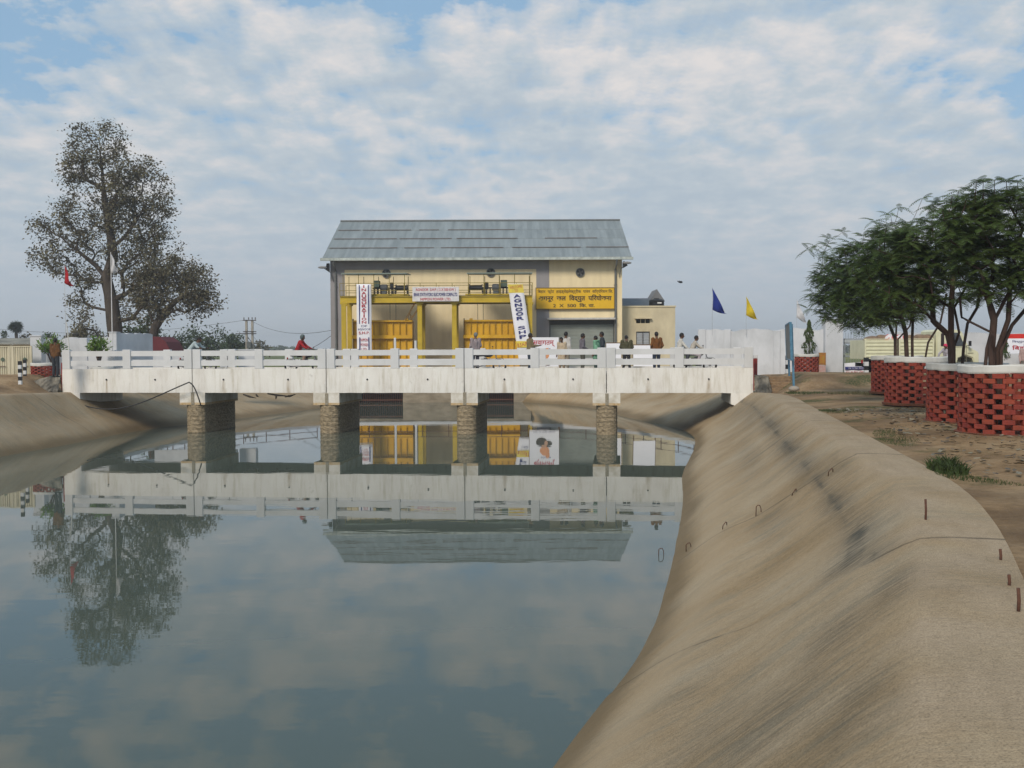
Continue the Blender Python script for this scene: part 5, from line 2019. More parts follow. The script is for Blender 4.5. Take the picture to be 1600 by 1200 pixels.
def leaf_quads(centers, n, rad, lw, ll, rng, flat=.6, droop=0.0, squash=.8):
    V, Fc = [], []
    for c in centers:
        k = n if isinstance(n, int) else n(c)
        for _ in range(k):
            o = Vector((rng.gauss(0, 1), rng.gauss(0, 1), rng.gauss(0, squash))) * rad * .55
            p = c + o
            d = Vector((rng.gauss(0, 1), rng.gauss(0, 1), rng.gauss(0, flat) - droop)).normalized()
            s = d.cross(Vector((rng.gauss(0, 1), rng.gauss(0, 1), rng.gauss(0, 1))))
            if s.length < 1e-3: continue
            s.normalize()
            sc_ = rng.uniform(.6, 1.3)
            a, b_ = d * ll * sc_, s * lw * sc_ * .5
            q = len(V)
            V += [p, p + a * .5 + b_, p + a, p + a * .5 - b_]
            Fc.append((q, q + 1, q + 2, q + 3))
    return V, Fc


def tree_obj(name, base, sk, r, V, Fc, bark, leafm, label, group=None, flare=1.0, cat='tree'):
    e = empty(name, base, 0, label, cat, group)
    t = sk.mesh(r, origin=Vector(base), flare=flare).build('trunk', bark, e, True, fix=False)
    b0 = Vector(base)
    c = link_mesh('crown', [v - b0 for v in V], Fc, leafm, e)
    return e


M_bark = mat('bark', (.075, .058, .045), (.035, .027, .022), scale=5, stretch=(1, 1, .3), bump=.8)
M_bark2 = mat('bark_young', (.075, .045, .035), (.04, .026, .02), scale=9, stretch=(1, 1, .4), bump=.5)
M_leaf_dry = mat('leaf_dry', (.145, .125, .070), (.085, .075, .045), scale=.35, rand=.45, trans=.2, rough=.7)
M_leaf_fern = mat('leaf_fern', (.105, .150, .038), (.062, .100, .026), scale=1.5, rand=.40, trans=.35, rough=.6)
M_leaf_far = mat('leaf_far', (.060, .085, .032), (.036, .055, .024), scale=.2, rand=.35, trans=.15, rough=.8)
M_leaf_bush = mat('leaf_bright', (.16, .26, .03), (.07, .14, .02), scale=1.8, rand=.35, trans=.3, rough=.5)

# the big half-bare tree on the left
rng = random.Random(11)
Y = 78
base = at(182, 575, Y); base.z = 2.0
sk = Skel()
def c_(pts, Y, dy=0): return [at(x, y, Y) + Vector((0, dy * k / max(1, len(pts)), 0)) for k, (x, y) in enumerate(pts)]
sk.chain([base] + c_([(180, 520), (174, 470), (166, 435), (177, 400), (172, 360), (163, 310), (160, 270), (156, 235)], Y), -1, 3)
for pts, dy in (([(150, 415), (132, 398), (112, 380)], -1.5), ([(205, 455), (228, 425), (250, 405)], 1), ([(195, 370), (220, 345), (240, 320)], -2),
                ([(145, 480), (122, 470)], 1), ([(140, 350), (112, 335)], 2), ([(185, 300), (205, 270)], 2), ([(190, 425), (215, 400)], 3)):
    P = c_(pts, Y, dy)
    sk.chain(P, sk.nearest(P[0] + Vector((0, 0, -.8))), 3)
lob = [(152, 222, 48, 30), (172, 262, 72, 34), (125, 268, 30, 28), (205, 300, 62, 40), (150, 330, 62, 34), (232, 330, 38, 32), (95, 360, 46, 30), (190, 370, 70, 42), (92, 408, 46, 26),
       (245, 385, 34, 32), (130, 430, 34, 22), (225, 430, 50, 36), (125, 485, 22, 26), (130, 520, 16, 22), (215, 480, 34, 24)]
pts = lobes_points(lob, Y, 620, rng, .45)
tips = sk.grow(pts, .55, rng, .30, jit=.13)
r = sk.radii(.013, 1.68, .62)
V, Fc = leaf_quads([sk.p[i] for i in tips], 38, .62, .115, .23, rng, droop=.3)
V2, F2 = leaf_quads([sk.p[i] for i in range(60, len(sk.p), 3)], 8, .55, .12, .22, rng, droop=.3)
Fc += [tuple(i + len(V) for i in f) for f in F2]; V += V2
tree_obj('tree', base, sk, r, V, Fc, M_bark, M_leaf_dry, 'tallest tree, thin brown-leaved crown, left of the powerhouse')

rng = random.Random(5)
base = at(233, 575, 76); base.z = 2.0
sk = Skel()
sk.chain([base] + c_([(235, 540), (242, 512), (255, 490), (275, 470), (300, 455)], 76), -1, 3)
P = c_([(238, 500), (225, 470), (222, 440)], 76, 1); sk.chain(P, sk.nearest(P[0]), 3)
P = c_([(290, 478), (318, 480)], 76, 1); sk.chain(P, sk.nearest(P[0]), 3)
lob = [(262, 425, 46, 26), (300, 440, 34, 28), (232, 450, 26, 34), (318, 478, 24, 22), (285, 465, 40, 20), (250, 485, 20, 16)]
pts = lobes_points(lob, 76, 230, rng, .4)
tips = sk.grow(pts, .5, rng, .3, jit=.13)
r = sk.radii(.013, 1.68, .34)
V, Fc = leaf_quads([sk.p[i] for i in tips], 42, .60, .115, .23, rng, droop=.3)
tree_obj('tree', base, sk, r, V, Fc, M_bark, M_leaf_dry, 'leaning tree with sparse drooping crown just right of the tallest tree')

# feathery trees in the brick guards --------------------------------------
def fern_tufts(tips, dirs, rng, nf=6, L=.36):
    """tufts of arching fronds, each with paired leaflets"""
    V, Fc = [], []
    for p, dd in zip(tips, dirs):
        a0 = rng.uniform(0, 6.28)
        for f in range(nf):
            a = a0 + f * 6.283 / nf + rng.uniform(-.35, .35)
            d = Vector((math.cos(a), math.sin(a), 0)) + dd * .35
            d.z = 0
            d = d.normalized() if d.length > .01 else Vector((1, 0, 0))
            Lf = L * rng.uniform(.65, 1.15)
            rise = rng.uniform(-.25, .75)
            s = Vector((-d.y, d.x, 0))
            m_ = 9
            prev = p
            for k in range(1, m_ + 1):
                t = k / m_
                c = p + d * Lf * t * (1 - .12 * t) + Vector((0, 0, Lf * (rise * t - .42 * t * t)))
                w = .075 * (1 - abs(2 * t - .9) ** 2 * .75)
                w = max(w, .02)
                hw_ = Lf / m_ * .30
                ax_ = (c - prev).normalized() * hw_
                for sg in (-1, 1):
                    tip = c + s * sg * w + d * .02 - Vector((0, 0, w * .35))
                    q = len(V)
                    V += [c - ax_, c + ax_, tip + ax_ * .6, tip - ax_ * .6]
                    Fc.append((q, q + 1, q + 2, q + 3) if sg > 0 else (q + 3, q + 2, q + 1, q))
                prev = c
    return V, Fc


def fern_tree(Y, stems, lobes, n, label, seed, zb=2.05, rmax=.09, L=.36, extra=()):
    rng = random.Random(seed)
    base = at(stems[0][0][0], stems[0][0][1], Y); base.z = zb
    sk = Skel()
    sk.add(base, -1)
    for st_ in stems:
        P = [at(x, y, Y) + Vector((0, rng.uniform(-.12, .12) * k, 0)) for k, (x, y) in enumerate(st_)]
        foot = P[0].copy(); foot.z = zb
        j = sk.add(foot, 0)
        sk.chain(P[1:], j, 5)
    n0 = len(sk.p)
    pts = lobes_points(lobes, Y, n, rng, .62, .95)
    tips = sk.grow(pts, .22, rng, .22, jit=.10)
    # bare shoots standing out of the top, each ending in an umbrella of fronds
    for (x, y) in extra:
        q = at(x, y, Y) + Vector((0, rng.uniform(-.3, .3), 0))
        i = sk.nearest(q + Vector((0, 0, -.5)))
        tips.append(sk.chain([sk.p[i].lerp(q, .5) + Vector((rng.uniform(-.03, .03), 0, 0)), q], i, 2))
    r = sk.radii(.006, 2.0, rmax)
    for i_ in range(1, n0): r[i_] = max(r[i_], .024 if Y < 24 else .028)
    ctr = sum((sk.p[i] for i in tips), Vector()) / len(tips)
    dirs = [(sk.p[i] - ctr).normalized() for i in tips]
    V, Fc = fern_tufts([sk.p[i] for i in tips], dirs, rng, 6, L)
    e = empty('tree', base, 0, label, 'tree', 'feathery trees growing in the brick guards')
    sk.mesh(r, origin=base, flare=.3).build('trunk', M_bark2, e, True, fix=False)
    link_mesh('crown', [v - base for v in V], Fc, M_leaf_fern, e)


fern_tree(21.2, [[(1490, 575), (1487, 540), (1483, 522), (1458, 502), (1430, 480), (1400, 452)], [(1491, 575), (1488, 540), (1486, 522), (1480, 480), (1474, 430)],
                 [(1493, 575), (1492, 540), (1492, 520), (1498, 480), (1512, 430)], [(1498, 575), (1502, 545), (1520, 505), (1533, 480), (1548, 430)]],
          [(1400, 395, 50, 44), (1455, 375, 55, 42), (1500, 350, 55, 46), (1440, 430, 68, 34), (1510, 405, 58, 44), (1370, 425, 38, 30), (1420, 465, 60, 24), (1480, 450, 50, 26)], 420,
          'feathery tree whose trunk forks in front of the cream truck cab', 21, rmax=.10,
          extra=((1438, 345), (1460, 328), (1482, 318), (1420, 362), (1492, 300), (1510, 312)))
fern_tree(18.4, [[(1551, 580), (1551, 548), (1540, 520), (1516, 495), (1488, 465)], [(1553, 580), (1551, 545), (1550, 500), (1546, 430)],
                 [(1563, 580), (1563, 548), (1572, 500), (1582, 440)], [(1565, 580), (1566, 548), (1590, 508), (1620, 470)], [(1531, 575), (1546, 545), (1556, 500), (1590, 420)]],
          [(1520, 360, 50, 48), (1575, 345, 62, 54), (1640, 370, 55, 55), (1560, 410, 66, 36), (1620, 430, 60, 36), (1540, 320, 34, 26), (1570, 450, 60, 26)], 450,
          'feathery tree with the double trunk farthest to the right', 22, rmax=.095, L=.33,
          extra=((1515, 287), (1530, 282), (1545, 284), (1568, 284), (1586, 284), (1475, 325), (1490, 305), (1500, 315), (1600, 292), (1560, 305)))
fern_tree(27.0, [[(1427, 565), (1428, 530), (1431, 495), (1428, 440)], [(1421, 565), (1415, 520), (1405, 480), (1392, 440)], [(1434, 565), (1450, 535), (1466, 505), (1478, 460)]],
          [(1375, 400, 46, 36), (1335, 425, 44, 32), (1400, 380, 46, 32), (1430, 420, 50, 36), (1365, 455, 60, 28), (1315, 400, 28, 20), (1400, 485, 60, 22), (1340, 480, 50, 22)], 430,
          'feathery tree with three thin leaning stems in the middle of the row', 23, zb=2.1, rmax=.075, L=.42,
          extra=((1345, 370), (1365, 345), (1385, 338), (1325, 380), (1400, 325), (1440, 310)))
fern_tree(33.0, [[(1402, 565), (1401, 535), (1398, 510), (1385, 460)], [(1404, 560), (1404, 530), (1418, 510), (1432, 470)], [(1400, 560), (1400, 530), (1385, 490), (1350, 460)]],
          [(1315, 440, 40, 26), (1345, 455, 50, 32), (1302, 468, 22, 16), (1380, 450, 50, 36), (1330, 490, 52, 20), (1375, 490, 40, 18), (1300, 430, 24, 18), (1345, 502, 30, 12), (1290, 465, 22, 14)], 420,
          'feathery tree with a single slender trunk, farthest and leftmost of the row', 24, zb=2.1, rmax=.065, L=.50,
          extra=((1272, 383), (1285, 395), (1262, 390), (1300, 372), (1318, 362), (1290, 352 + 30), (1275, 455), (1265, 482)))

# brick tree guards --------------------------------------------------------
M_brick = mat('brick_red', (.27, .050, .030), (.18, .036, .024), scale=5, rand=.10, rough=.85, bump=.4, bscale=30, detail=7)


def tree_guard(cx, cy, zb, Rg, Hh, label, rows=12, seed=0, n=15, rimh=.15, group='round brick lattice tree guards'):
    rng = random.Random(seed)
    e = empty('tree_guard', (cx, cy, zb), rng.uniform(0, 1), label, 'tree guard', group)
    rh = (Hh - rimh) / rows
    mb = MB()
    pitch = 2 * math.pi / n
    for k in range(rows):
        for j in range(n):
            a = (j + (.5 if k % 2 else 0)) * pitch + rng.uniform(-.012, .012)
            bl = Rg * pitch * (.60 + rng.uniform(-.03, .03))
            M = Matrix.Rotation(a, 4, 'Z') @ Matrix.Translation((Rg - .055 + rng.uniform(-.006, .006), 0, k * rh + rh / 2)) @ Matrix.Rotation(rng.uniform(-.05, .05), 4, 'Z') @ Matrix.Rotation(rng.uniform(-.012, .012), 4, 'X')
            mb.bevbox(-.055, .055, -bl / 2, bl / 2, -rh * .5 + .002, rh * .5 - .002, .007, M)
    mb.build('brickwork', M_brick, e, fix=False)
    V = []
    N_ = 48
    rim = MB()
    prof = [(Rg - .125, Hh - rimh + .004), (Rg + .01, Hh - rimh + .004), (Rg + .02, Hh - rimh + .03), (Rg + .018, Hh - .02), (Rg + .0, Hh), (Rg - .11, Hh), (Rg - .125, Hh - .02)]
    for k in range(N_):
        a = 2 * math.pi * k / N_
        w = .008 * math.sin(a * 3 + seed) + .004 * math.sin(a * 11)
        for (r_, z_) in prof: V.append(Vector((r_ * math.cos(a), r_ * math.sin(a), z_ + w + (rng.uniform(-.008, .004) if z_ < Hh - rimh + .02 else 0))))
    m_ = len(prof)
    Fc = []
    for k in range(N_):
        k2 = (k + 1) % N_
        for q in range(m_):
            q2 = (q + 1) % m_
            Fc.append((k * m_ + q, k2 * m_ + q, k2 * m_ + q2, k * m_ + q2))
    link_mesh('rim', V, Fc, mat('rim_white', (.60, .60, .57), (.44, .44, .41), scale=2.5, stretch=(1, 1, .5), bump=.3, bscale=20, lo=.3, hi=.6), e)
    f = MB().lathe([(Rg + .05, -.05), (Rg + .07, .015), (Rg - .1, .02)], 32)
    f.build('footing', mat('red_dust', (.20, .07, .04), (.13, .06, .035), scale=6), e)


for (px, py, Y, pt, lab, sd_) in ((1571, 680, 18.4, 571, 'nearest and rightmost red brick tree guard', 1), (1511, 661, 21.2, 568, 'red brick tree guard second nearest the camera', 2),
                                  (1431, 631, 27.0, 558, 'red brick tree guard third from the camera', 3), (1401, 613, 33.0, 556, 'farthest red brick tree guard of the row of four', 4)):
    Rg = .80
    g0 = at(px, py, Y - Rg)
    zt_ = at(px, pt, Y - Rg).z
    zb_ = g0.z - .015
    tree_guard(at(px, 600, Y).x, Y, zb_, Rg, zt_ - zb_, lab, rows=12, seed=sd_)
# small guards by the walls
for (px, py, Y, pt, Rg, lab, sd_) in ((1260, 584, 49.5, 553, .58, 'small brick tree guard under the ashoka tree by the white wall', 5), (71, 591, 46.6, 567, .62, 'small brick tree guard behind the man at the left end of the bridge', 6),
                                      (160, 588, 47.2, 573, .5, 'small brick guard half hidden behind the left end of the railing', 7)):
    zt_, zb_ = at(px, pt, Y).z, at(px, py, Y).z
    tree_guard(at(px, 600, Y).x, Y, zb_, Rg, zt_ - zb_, lab, rows=8, seed=sd_, n=12, rimh=.14)


# ashoka trees, shrubs ------------------------------------------------------
def drooping_tree(px, pyt, pyb, Y, wpx, label, seed, n=950):
    rng = random.Random(seed)
    t_, b_ = at(px, pyt, Y), at(px, pyb, Y)
    e = empty('young_tree', b_ - Vector((0, 0, .5)), 0, label, 'tree')
    Hh = t_.z - b_.z + .5
    Wm = wpx / F * Y / 2
    MB().tube([(0, 0, 0), (.02, 0, Hh * .5), (0, 0, Hh)], [.04, .03, .008], 6).build('trunk', M_bark2, e)
    V, Fc = [], []
    for k in range(n):
        t = rng.random() ** .8
        z = .45 + (Hh - .40) * t
        rr_ = Wm * (1 - t) ** .65 * (.75 + .3 * math.sin(t * 17 + seed)) * (.55 + .45 * rng.random())
        a = rng.uniform(0, 6.283)
        p = Vector((rr_ * math.cos(a), rr_ * math.sin(a), z))
        d = Vector((math.cos(a) * .4, math.sin(a) * .4, -1 + rng.uniform(-.2, .2))).normalized()
        s = d.cross(Vector((rng.gauss(0, 1), rng.gauss(0, 1), 0))).normalized()
        l_, w_ = rng.uniform(.10, .2), .035
        q = len(V)
        V += [p, p + d * l_ * .5 + s * w_ * .6, p + d * l_, p + d * l_ * .5 - s * w_ * .6]
        Fc.append((q, q + 1, q + 2, q + 3))
    link_mesh('crown', V, Fc, mat('leaf_ashoka', (.075, .10, .022), (.03, .055, .018), scale=4, rand=.4, trans=.2), e)


drooping_tree(1264, 500, 553, 49.5, 27, 'conical drooping ashoka tree in a small guard by the white wall', 3)
drooping_tree(1566, 520, 560, 42, 26, 'drooping young tree beside the red and white banner', 4)


def paddle_bush(px, pyt, pyb, Y, wpx, label, seed, n=60):
    """shrub with long upright strap leaves"""
    rng = random.Random(seed)
    t_, b_ = at(px, pyt, Y), at(px, pyb, Y)
    e = empty('shrub', b_, 0, label, 'shrub')
    Hh, Wm = t_.z - b_.z, wpx / F * Y / 2
    sm = MB()
    V, Fc = [], []
    for k in range(26):
        a = rng.uniform(0, 6.283)
        f = rng.random() ** .6
        tip = Vector((math.cos(a) * Wm * .85 * f, math.sin(a) * Wm * .6 * f, Hh * (.35 + .58 * (1 - .45 * f * f)) * rng.uniform(.75, 1.0)))
        mid = Vector((tip.x * .35, tip.y * .35, tip.z * .6))
        sm.tube([(0, 0, 0), mid, tip], [.02, .014, .006], 5, cap=False)
        for j in range(n // 3):
            c = mid.lerp(tip, rng.uniform(.2, 1.05)) + Vector((rng.gauss(0, .05), rng.gauss(0, .05), rng.gauss(0, .05)))
            d = ((tip - mid).normalized() * .8 + Vector((rng.gauss(0, .6), rng.gauss(0, .6), rng.gauss(0, .5)))).normalized()
            s = d.cross(Vector((rng.gauss(0, 1), rng.gauss(0, 1), rng.gauss(0, 1)))).normalized()
            l_, w_ = rng.uniform(.12, .24), rng.uniform(.025, .04)
            q = len(V)
            V += [c, c + d * l_ * .5 + s * w_, c + d * l_, c + d * l_ * .5 - s * w_]
            Fc.append((q, q + 1, q + 2, q + 3))
    sm.build('stem', M_bark2, e, fix=False)
    link_mesh('foliage', V, Fc, M_leaf_bush, e)


paddle_bush(82, 521, 572, 46.6, 56, 'bright green leafy shrub behind the man at the left end of the bridge', 5)
paddle_bush(155, 521, 572, 47.2, 40, 'bright green leafy shrub behind the left railing', 6)


# trees in the distance -----------------------------------------------------
def blob_tree(name, px, pyt, pyb, Y, wpx, label, seed, m=None, group=None, n=60, leaf=None, dens=36, zb=1.8):
    rng = random.Random(seed)
    b_ = at(px, pyb, Y); b_.z = zb
    H_ = at(px, pyt, Y).z - zb
    W_ = wpx / F * Y
    sk = Skel()
    sk.chain([b_, b_ + Vector((.2, 0, H_ * .35)), b_ + Vector((0, 0, H_ * .7))], -1, 4)
    pts = []
    for k in range(n):
        v = Vector((rng.gauss(0, 1), rng.gauss(0, 1), rng.gauss(0, 1))).normalized() * rng.random() ** .4
        bump_ = 1 + .25 * math.sin(v.x * 5 + seed) * math.cos(v.y * 4 + seed)
        pts.append(b_ + Vector((v.x * W_ * .48 * bump_, v.y * W_ * .42, H_ * .55 + v.z * H_ * .42 * bump_)))
    tips = sk.grow(pts, max(.5, H_ * .12), rng, .3)
    r = sk.radii(.03, 2.1, max(.12, H_ * .028))
    ls = leaf or max(.3, Y / F * 4.2)
    V, Fc = leaf_quads([sk.p[i] for i in tips], dens, W_ * .16, ls * .6, ls, rng, squash=.7)
    tree_obj(name, b_, sk, r, V, Fc, M_bark, m or M_leaf_far, label, group)


bk = 'trees beyond the walls on the left'
for k, (px, pt, Y, w_, lab, den, m_) in enumerate((
        (275, 520, 118, 62, 'bushy green tree immediately left of the rider in pale blue', 46, None),
        (322, 515, 122, 78, 'broad green tree just left of the electric pole', 50, None),
        (365, 523, 130, 52, 'low green tree behind the electric pole', 44, None),
        (232, 492, 96, 30, 'dark green tree seen between the two sparse trees', 40, None),
        (213, 500, 100, 40, 'green tree behind the trunk of the tallest tree', 40, None),
        (122, 505, 92, 34, 'dark dense tree left of the tallest trunk', 50, M_leaf_dry),
        (78, 515, 120, 34, 'small grey-green tree above the bright shrub', 30, None),
        (45, 520, 130, 34, 'low brownish tree right of the palm', 34, M_leaf_dry),
        (6, 520, 130, 24, 'low tree at the left edge of the view', 34, None),
        (155, 508, 120, 36, 'bare-looking tree above the white wall', 14, M_leaf_dry),
        (405, 530, 150, 30, 'wispy shrub right of the electric pole', 12, M_leaf_dry))):
    blob_tree('tree', px, pt, 545, Y, w_, lab, 30 + k, m_, bk, 46, dens=den)

# palm
b_ = at(25.5, 545, 130); b_.z = 1.7
e = empty('palm_tree', b_, 0, 'fan palm standing above the cream shed at the far left', 'palm')
H_ = at(25.5, 512, 130).z - 1.7
MB().tube([(0, 0, 0), (.1, 0, H_ * .5), (0, 0, H_)], [.30, .22, .2], 8).build('trunk', M_bark, e)
V, Fc = [], []
rng = random.Random(2)
for k in range(150):
    v = Vector((rng.gauss(0, 1), rng.gauss(0, 1), rng.gauss(.25, .8))).normalized()
    L_ = rng.uniform(.7, 1.0)
    for f in range(5):
        d = (v + Vector((rng.gauss(0, .22), rng.gauss(0, .22), rng.gauss(0, .22) - .1))).normalized()
        s = d.cross(Vector((rng.gauss(0, 1), rng.gauss(0, 1), 1))).normalized() * .07
        q = len(V); o_ = Vector((0, 0, H_))
        V += [o_ + v * L_ * .35 - s, o_ + v * L_ * .35 + s, o_ + v * L_ * .4 + d * L_ * .75]
        Fc.append((q, q + 1, q + 2))
link_mesh('crown', V, Fc, mat('leaf_palm', (.035, .05, .022), (.02, .035, .018), rand=.3), e)

# far belts of trees: nobody could count them
def far_belt(name, px0, px1, Y, hfun, label, seed, dens=1.0, m=None):
    rng = random.Random(seed)
    V, Fc = [], []
    x0, x1 = at(px0, 545, Y).x, at(px1, 545, Y).x
    n = int((x1 - x0) * dens * 5)
    for k in range(n):
        x = rng.uniform(x0, x1)
        h = hfun((x - x0) / (x1 - x0)) * (.55 + .45 * mnoise.noise(Vector((x * .055, seed, 0))) + .35 * abs(mnoise.noise(Vector((x * .17, seed, 3)))) + .25)
        for j in range(8):
            z = 1.5 + h * rng.random() ** .75
            p = Vector((x + rng.gauss(0, 1.2), Y + rng.uniform(-9, 9), z))
            u_ = Vector((rng.gauss(0, 1), rng.gauss(0, 1), rng.gauss(0, 1))).normalized() * rng.uniform(.6, 1.6)
            w_ = Vector((rng.gauss(0, 1), rng.gauss(0, 1), rng.gauss(0, 1))).normalized() * rng.uniform(.6, 1.6)
            q = len(V)
            V += [p - u_, p - w_ * .7, p + u_, p + w_ * .7]
            Fc.append((q, q + 1, q + 2, q + 3))
    o = link_mesh(name, V, Fc, m or M_leaf_far)
    tag(o, kind='stuff')
    o['label'] = label


far_belt('distant_woods', 395, 560, 430, lambda t: 3.6, 'hazy belt of distant trees between the electric pole and the powerhouse', 3, 1.2)
far_belt('distant_woods', -80, 400, 520, lambda t: 4, 'hazy belt of distant trees far behind the left wall', 4, .9)
far_belt('distant_woods', 960, 1250, 480, lambda t: 2.2, 'low hazy belt of distant trees behind the white wall', 5, .8)
far_belt('distant_woods', 1240, 1700, 400, lambda t: 3.4, 'hazy belt of distant trees across the green field on the right', 6, 1.2)

# ---------------------------------------------------------------- truck with hood and a loaded bed, facing right
M_tcream = mat('truck_cream', (.66, .66, .47), (.57, .57, .40), scale=2.5, rough=.45, spec=.5)
M_tyre = mat('tyre', (.02, .02, .02), rough=.9)
TY = 45.5
tx0, tx1 = at(1350.5, 560, TY).x, at(1531, 560, TY).x
TZ = 2.32
tk = empty('truck', (tx0, TY, TZ), 0, 'cream hooded truck with a ribbed loading bed, parked behind the tree guards', 'truck')
def tx(px): return at(px, 560, TY).x - tx0
def tz(py): return at(1440, py, TY).z - TZ
bed1 = tx(1459)
ztop, zfl = tz(531), tz(531) - .86
WD = 1.95
bd = MB()
bd.box(0, bed1, 0, .05, zfl, ztop); bd.box(0, bed1, WD - .05, WD, zfl, ztop)
bd.box(0, .05, .05, WD - .05, zfl, ztop); bd.box(bed1 - .05, bed1, .05, WD - .05, zfl, ztop + .1)
bd.box(.05, bed1 - .05, .05, WD - .05, zfl, zfl + .05)
bo = bd.build('bed', M_tcream, tk)
rb = MB()
for k in range(5):
    z = zfl + .06 + k * (ztop - zfl - .1) / 4.6
    rb.prism([(0, z), (-.035, z + .02), (-.035, z + .085), (0, z + .105)], .07, bed1 - .07, 'YZ')
for k in (0, .5, 1): rb.box(k * (bed1 - .07), k * (bed1 - .07) + .07, -.045, -.002, zfl - .05, ztop + .02)
rb.build('rib', M_tcream, bo)
MB().box(-.02, bed1, -.03, .07, ztop + .022, ztop + .06).build('top_rail', M_tcream, bo)
MB().box(.1, bed1 + 2.2, .45, .6, .42, .6).box(.1, bed1 + 2.2, WD - .6, WD - .45, .42, .6).build('chassis', M_black, tk)
c0, c1, h1 = tx(1464), tx(1509), tx(1531)
zr_ = tz(514.5)
cab = [(c0, .42), (c0, zr_ - .10), (c0 + .10, zr_ - .02), (c0 + .25, zr_), (tx(1498), zr_ - .03), (tx(1504), zr_ - .12), (tx(1513), tz(538)), (tx(1517), tz(543)),
       (h1 - .25, tz(546.5)), (h1 - .04, tz(550)), (h1, tz(554)), (h1, .45), (h1 - .18, .42), (h1 - .30, .80), (h1 - .62, .93), (h1 - .95, .80), (h1 - 1.05, .42)]
o = MB().prism(cab, .08, WD - .08).build('cab', M_tcream, tk)
bm = bmesh.new(); bm.from_mesh(o.data)
bmesh.ops.bevel(bm, geom=[e_ for e_ in bm.edges if len(e_.link_faces) == 2 and e_.calc_face_angle(0) > 1.2], offset=.04, segments=2, affect='EDGES')
bm.to_mesh(o.data); bm.free()
M_glass = mat('truck_glass', (.06, .07, .08), rough=.08, spec=.8)
w_ = MB().prism([(tx(1471), tz(541)), (tx(1471), tz(521)), (tx(1476), tz(521)), (tx(1476), tz(541))], .065, .079)
w_.build('window', mat('cab_opening', (.03, .02, .02)), o)
w_ = MB().prism([(tx(1482), tz(541)), (tx(1483), tz(519.5)), (tx(1499), tz(520)), (tx(1507), tz(538)), (tx(1507), tz(541))], .065, .079)
w_.build('window', M_glass, o)
d_ = MB()
for (xa, za, xb, zb_) in ((1480, .62, 1480, tz(519)), (1480, .62, 1511, .62), (1511, .62, 1511, tz(541)), (1480, tz(542.5), 1511, tz(542.5))):
    d_.beam((tx(xa), .078, za), (tx(xb), .078, zb_), .018)
d_.beam((tx(1513), .078, tz(552)), (tx(1522), .078, tz(552)), .03)
d_.build('door_seam', mat('seam_dark', (.25, .25, .18)), o)
MB().beam((tx(1510), .05, tz(541)), (tx(1513), -.15, tz(539)), .02).bevbox(tx(1511), tx(1514.5), -.22, -.12, tz(541), tz(533), .01).build('mirror', M_black, o)
MB().prism([(tx(1506.5), tz(538.4)), (tx(1499.5), tz(519.8)), (tx(1501), tz(519.8)), (tx(1508), tz(538.4))], .2, WD - .2).build('windscreen', M_glass, o)
MB().bevbox(h1 - .02, h1 + .12, .05, WD - .05, .40, .56, .02).build('bumper', mat('bumper', (.25, .25, .25), rough=.4), tk)
for y in (.35, WD - .35): MB().lathe([(.11, 0), (.12, .03), (.09, .05)], 14, (h1, y, .78), 'X').build('headlight', mat('lamp_glass', (.7, .7, .68), rough=.1), tk)
def wheel(x, y, parent, r=.37, w=.22):
    t_ = MB().lathe([(r * .62, -w / 2), (r * .93, -w / 2), (r, -w * .3), (r, w * .3), (r * .93, w / 2), (r * .62, w / 2)], 24, (x, y, r), 'Y').build('wheel', M_tyre, parent, True)
    MB().lathe([(r * .60, -w * .42), (r * .5, -w * .2), (r * .2, -w * .25), (r * .12, -w * .45)], 16, (x, y, r), 'Y').build('rim', mat('rim_grey', (.3, .3, .28)), t_)
for x in (bed1 * .32, h1 - .62):
    wheel(x, .22, tk); wheel(x, WD - .22, tk)
MB().bevbox(-.03, -.003, .15, .35, zfl - .2, zfl - .05, .005).build('tail_light', mat('tail_red', (.4, .02, .02)), tk)
# sacks on the load
M_sack = mat('sack', (.24, .16, .10), (.15, .10, .065), scale=5, bump=.6)
M_tarp = mat('tarp_red', (.48, .06, .05), (.60, .58, .58), scale=2.2, lo=.45, hi=.5)
sk_ = [(1364, 45.9, .34, .18, 'brown sack at the tail end of the truck bed', M_sack), (1379, 46.2, .38, .24, 'brown sack bulging above the left part of the truck bed', M_sack),
       (1393, 46.0, .34, .27, 'red and white sack on the truck bed', M_tarp), (1407, 46.1, .34, .24, 'white-streaked red sack behind the slender tree trunk', M_tarp),
       (1424, 46.0, .38, .22, 'brown sack in the middle right of the truck bed', M_sack), (1439, 46.2, .36, .25, 'brown sack behind the leaning tree stem', M_sack), (1451, 46.0, .30, .24, 'brown sack against the truck cab', M_sack)]
for k, (px, Y, w_, h_, lab, m_) in enumerate(sk_):
    x = at(px, 530, Y).x
    z0 = TZ + ztop - .30
    V, Fc = [], []
    mb = MB().ell((0, 0, 0), (w_ * 1.25, .45, h_ + .16), 14, 9)
    for i, v in enumerate(mb.v):
        v.z = max(v.z, -.12) + .03 * fbm(v.x * 4, v.y * 4, k); v.x *= 1 + .08 * math.sin(v.z * 9 + k)
    o = mb.build('sack', m_, None, True, Vector((x, Y + .15, z0 + .16)))
    tag(o, lab, 'sack', 'sacks loaded on the truck')
    o.rotation_euler = (0, .06 * math.sin(k * 5), .3 * math.sin(k * 3))

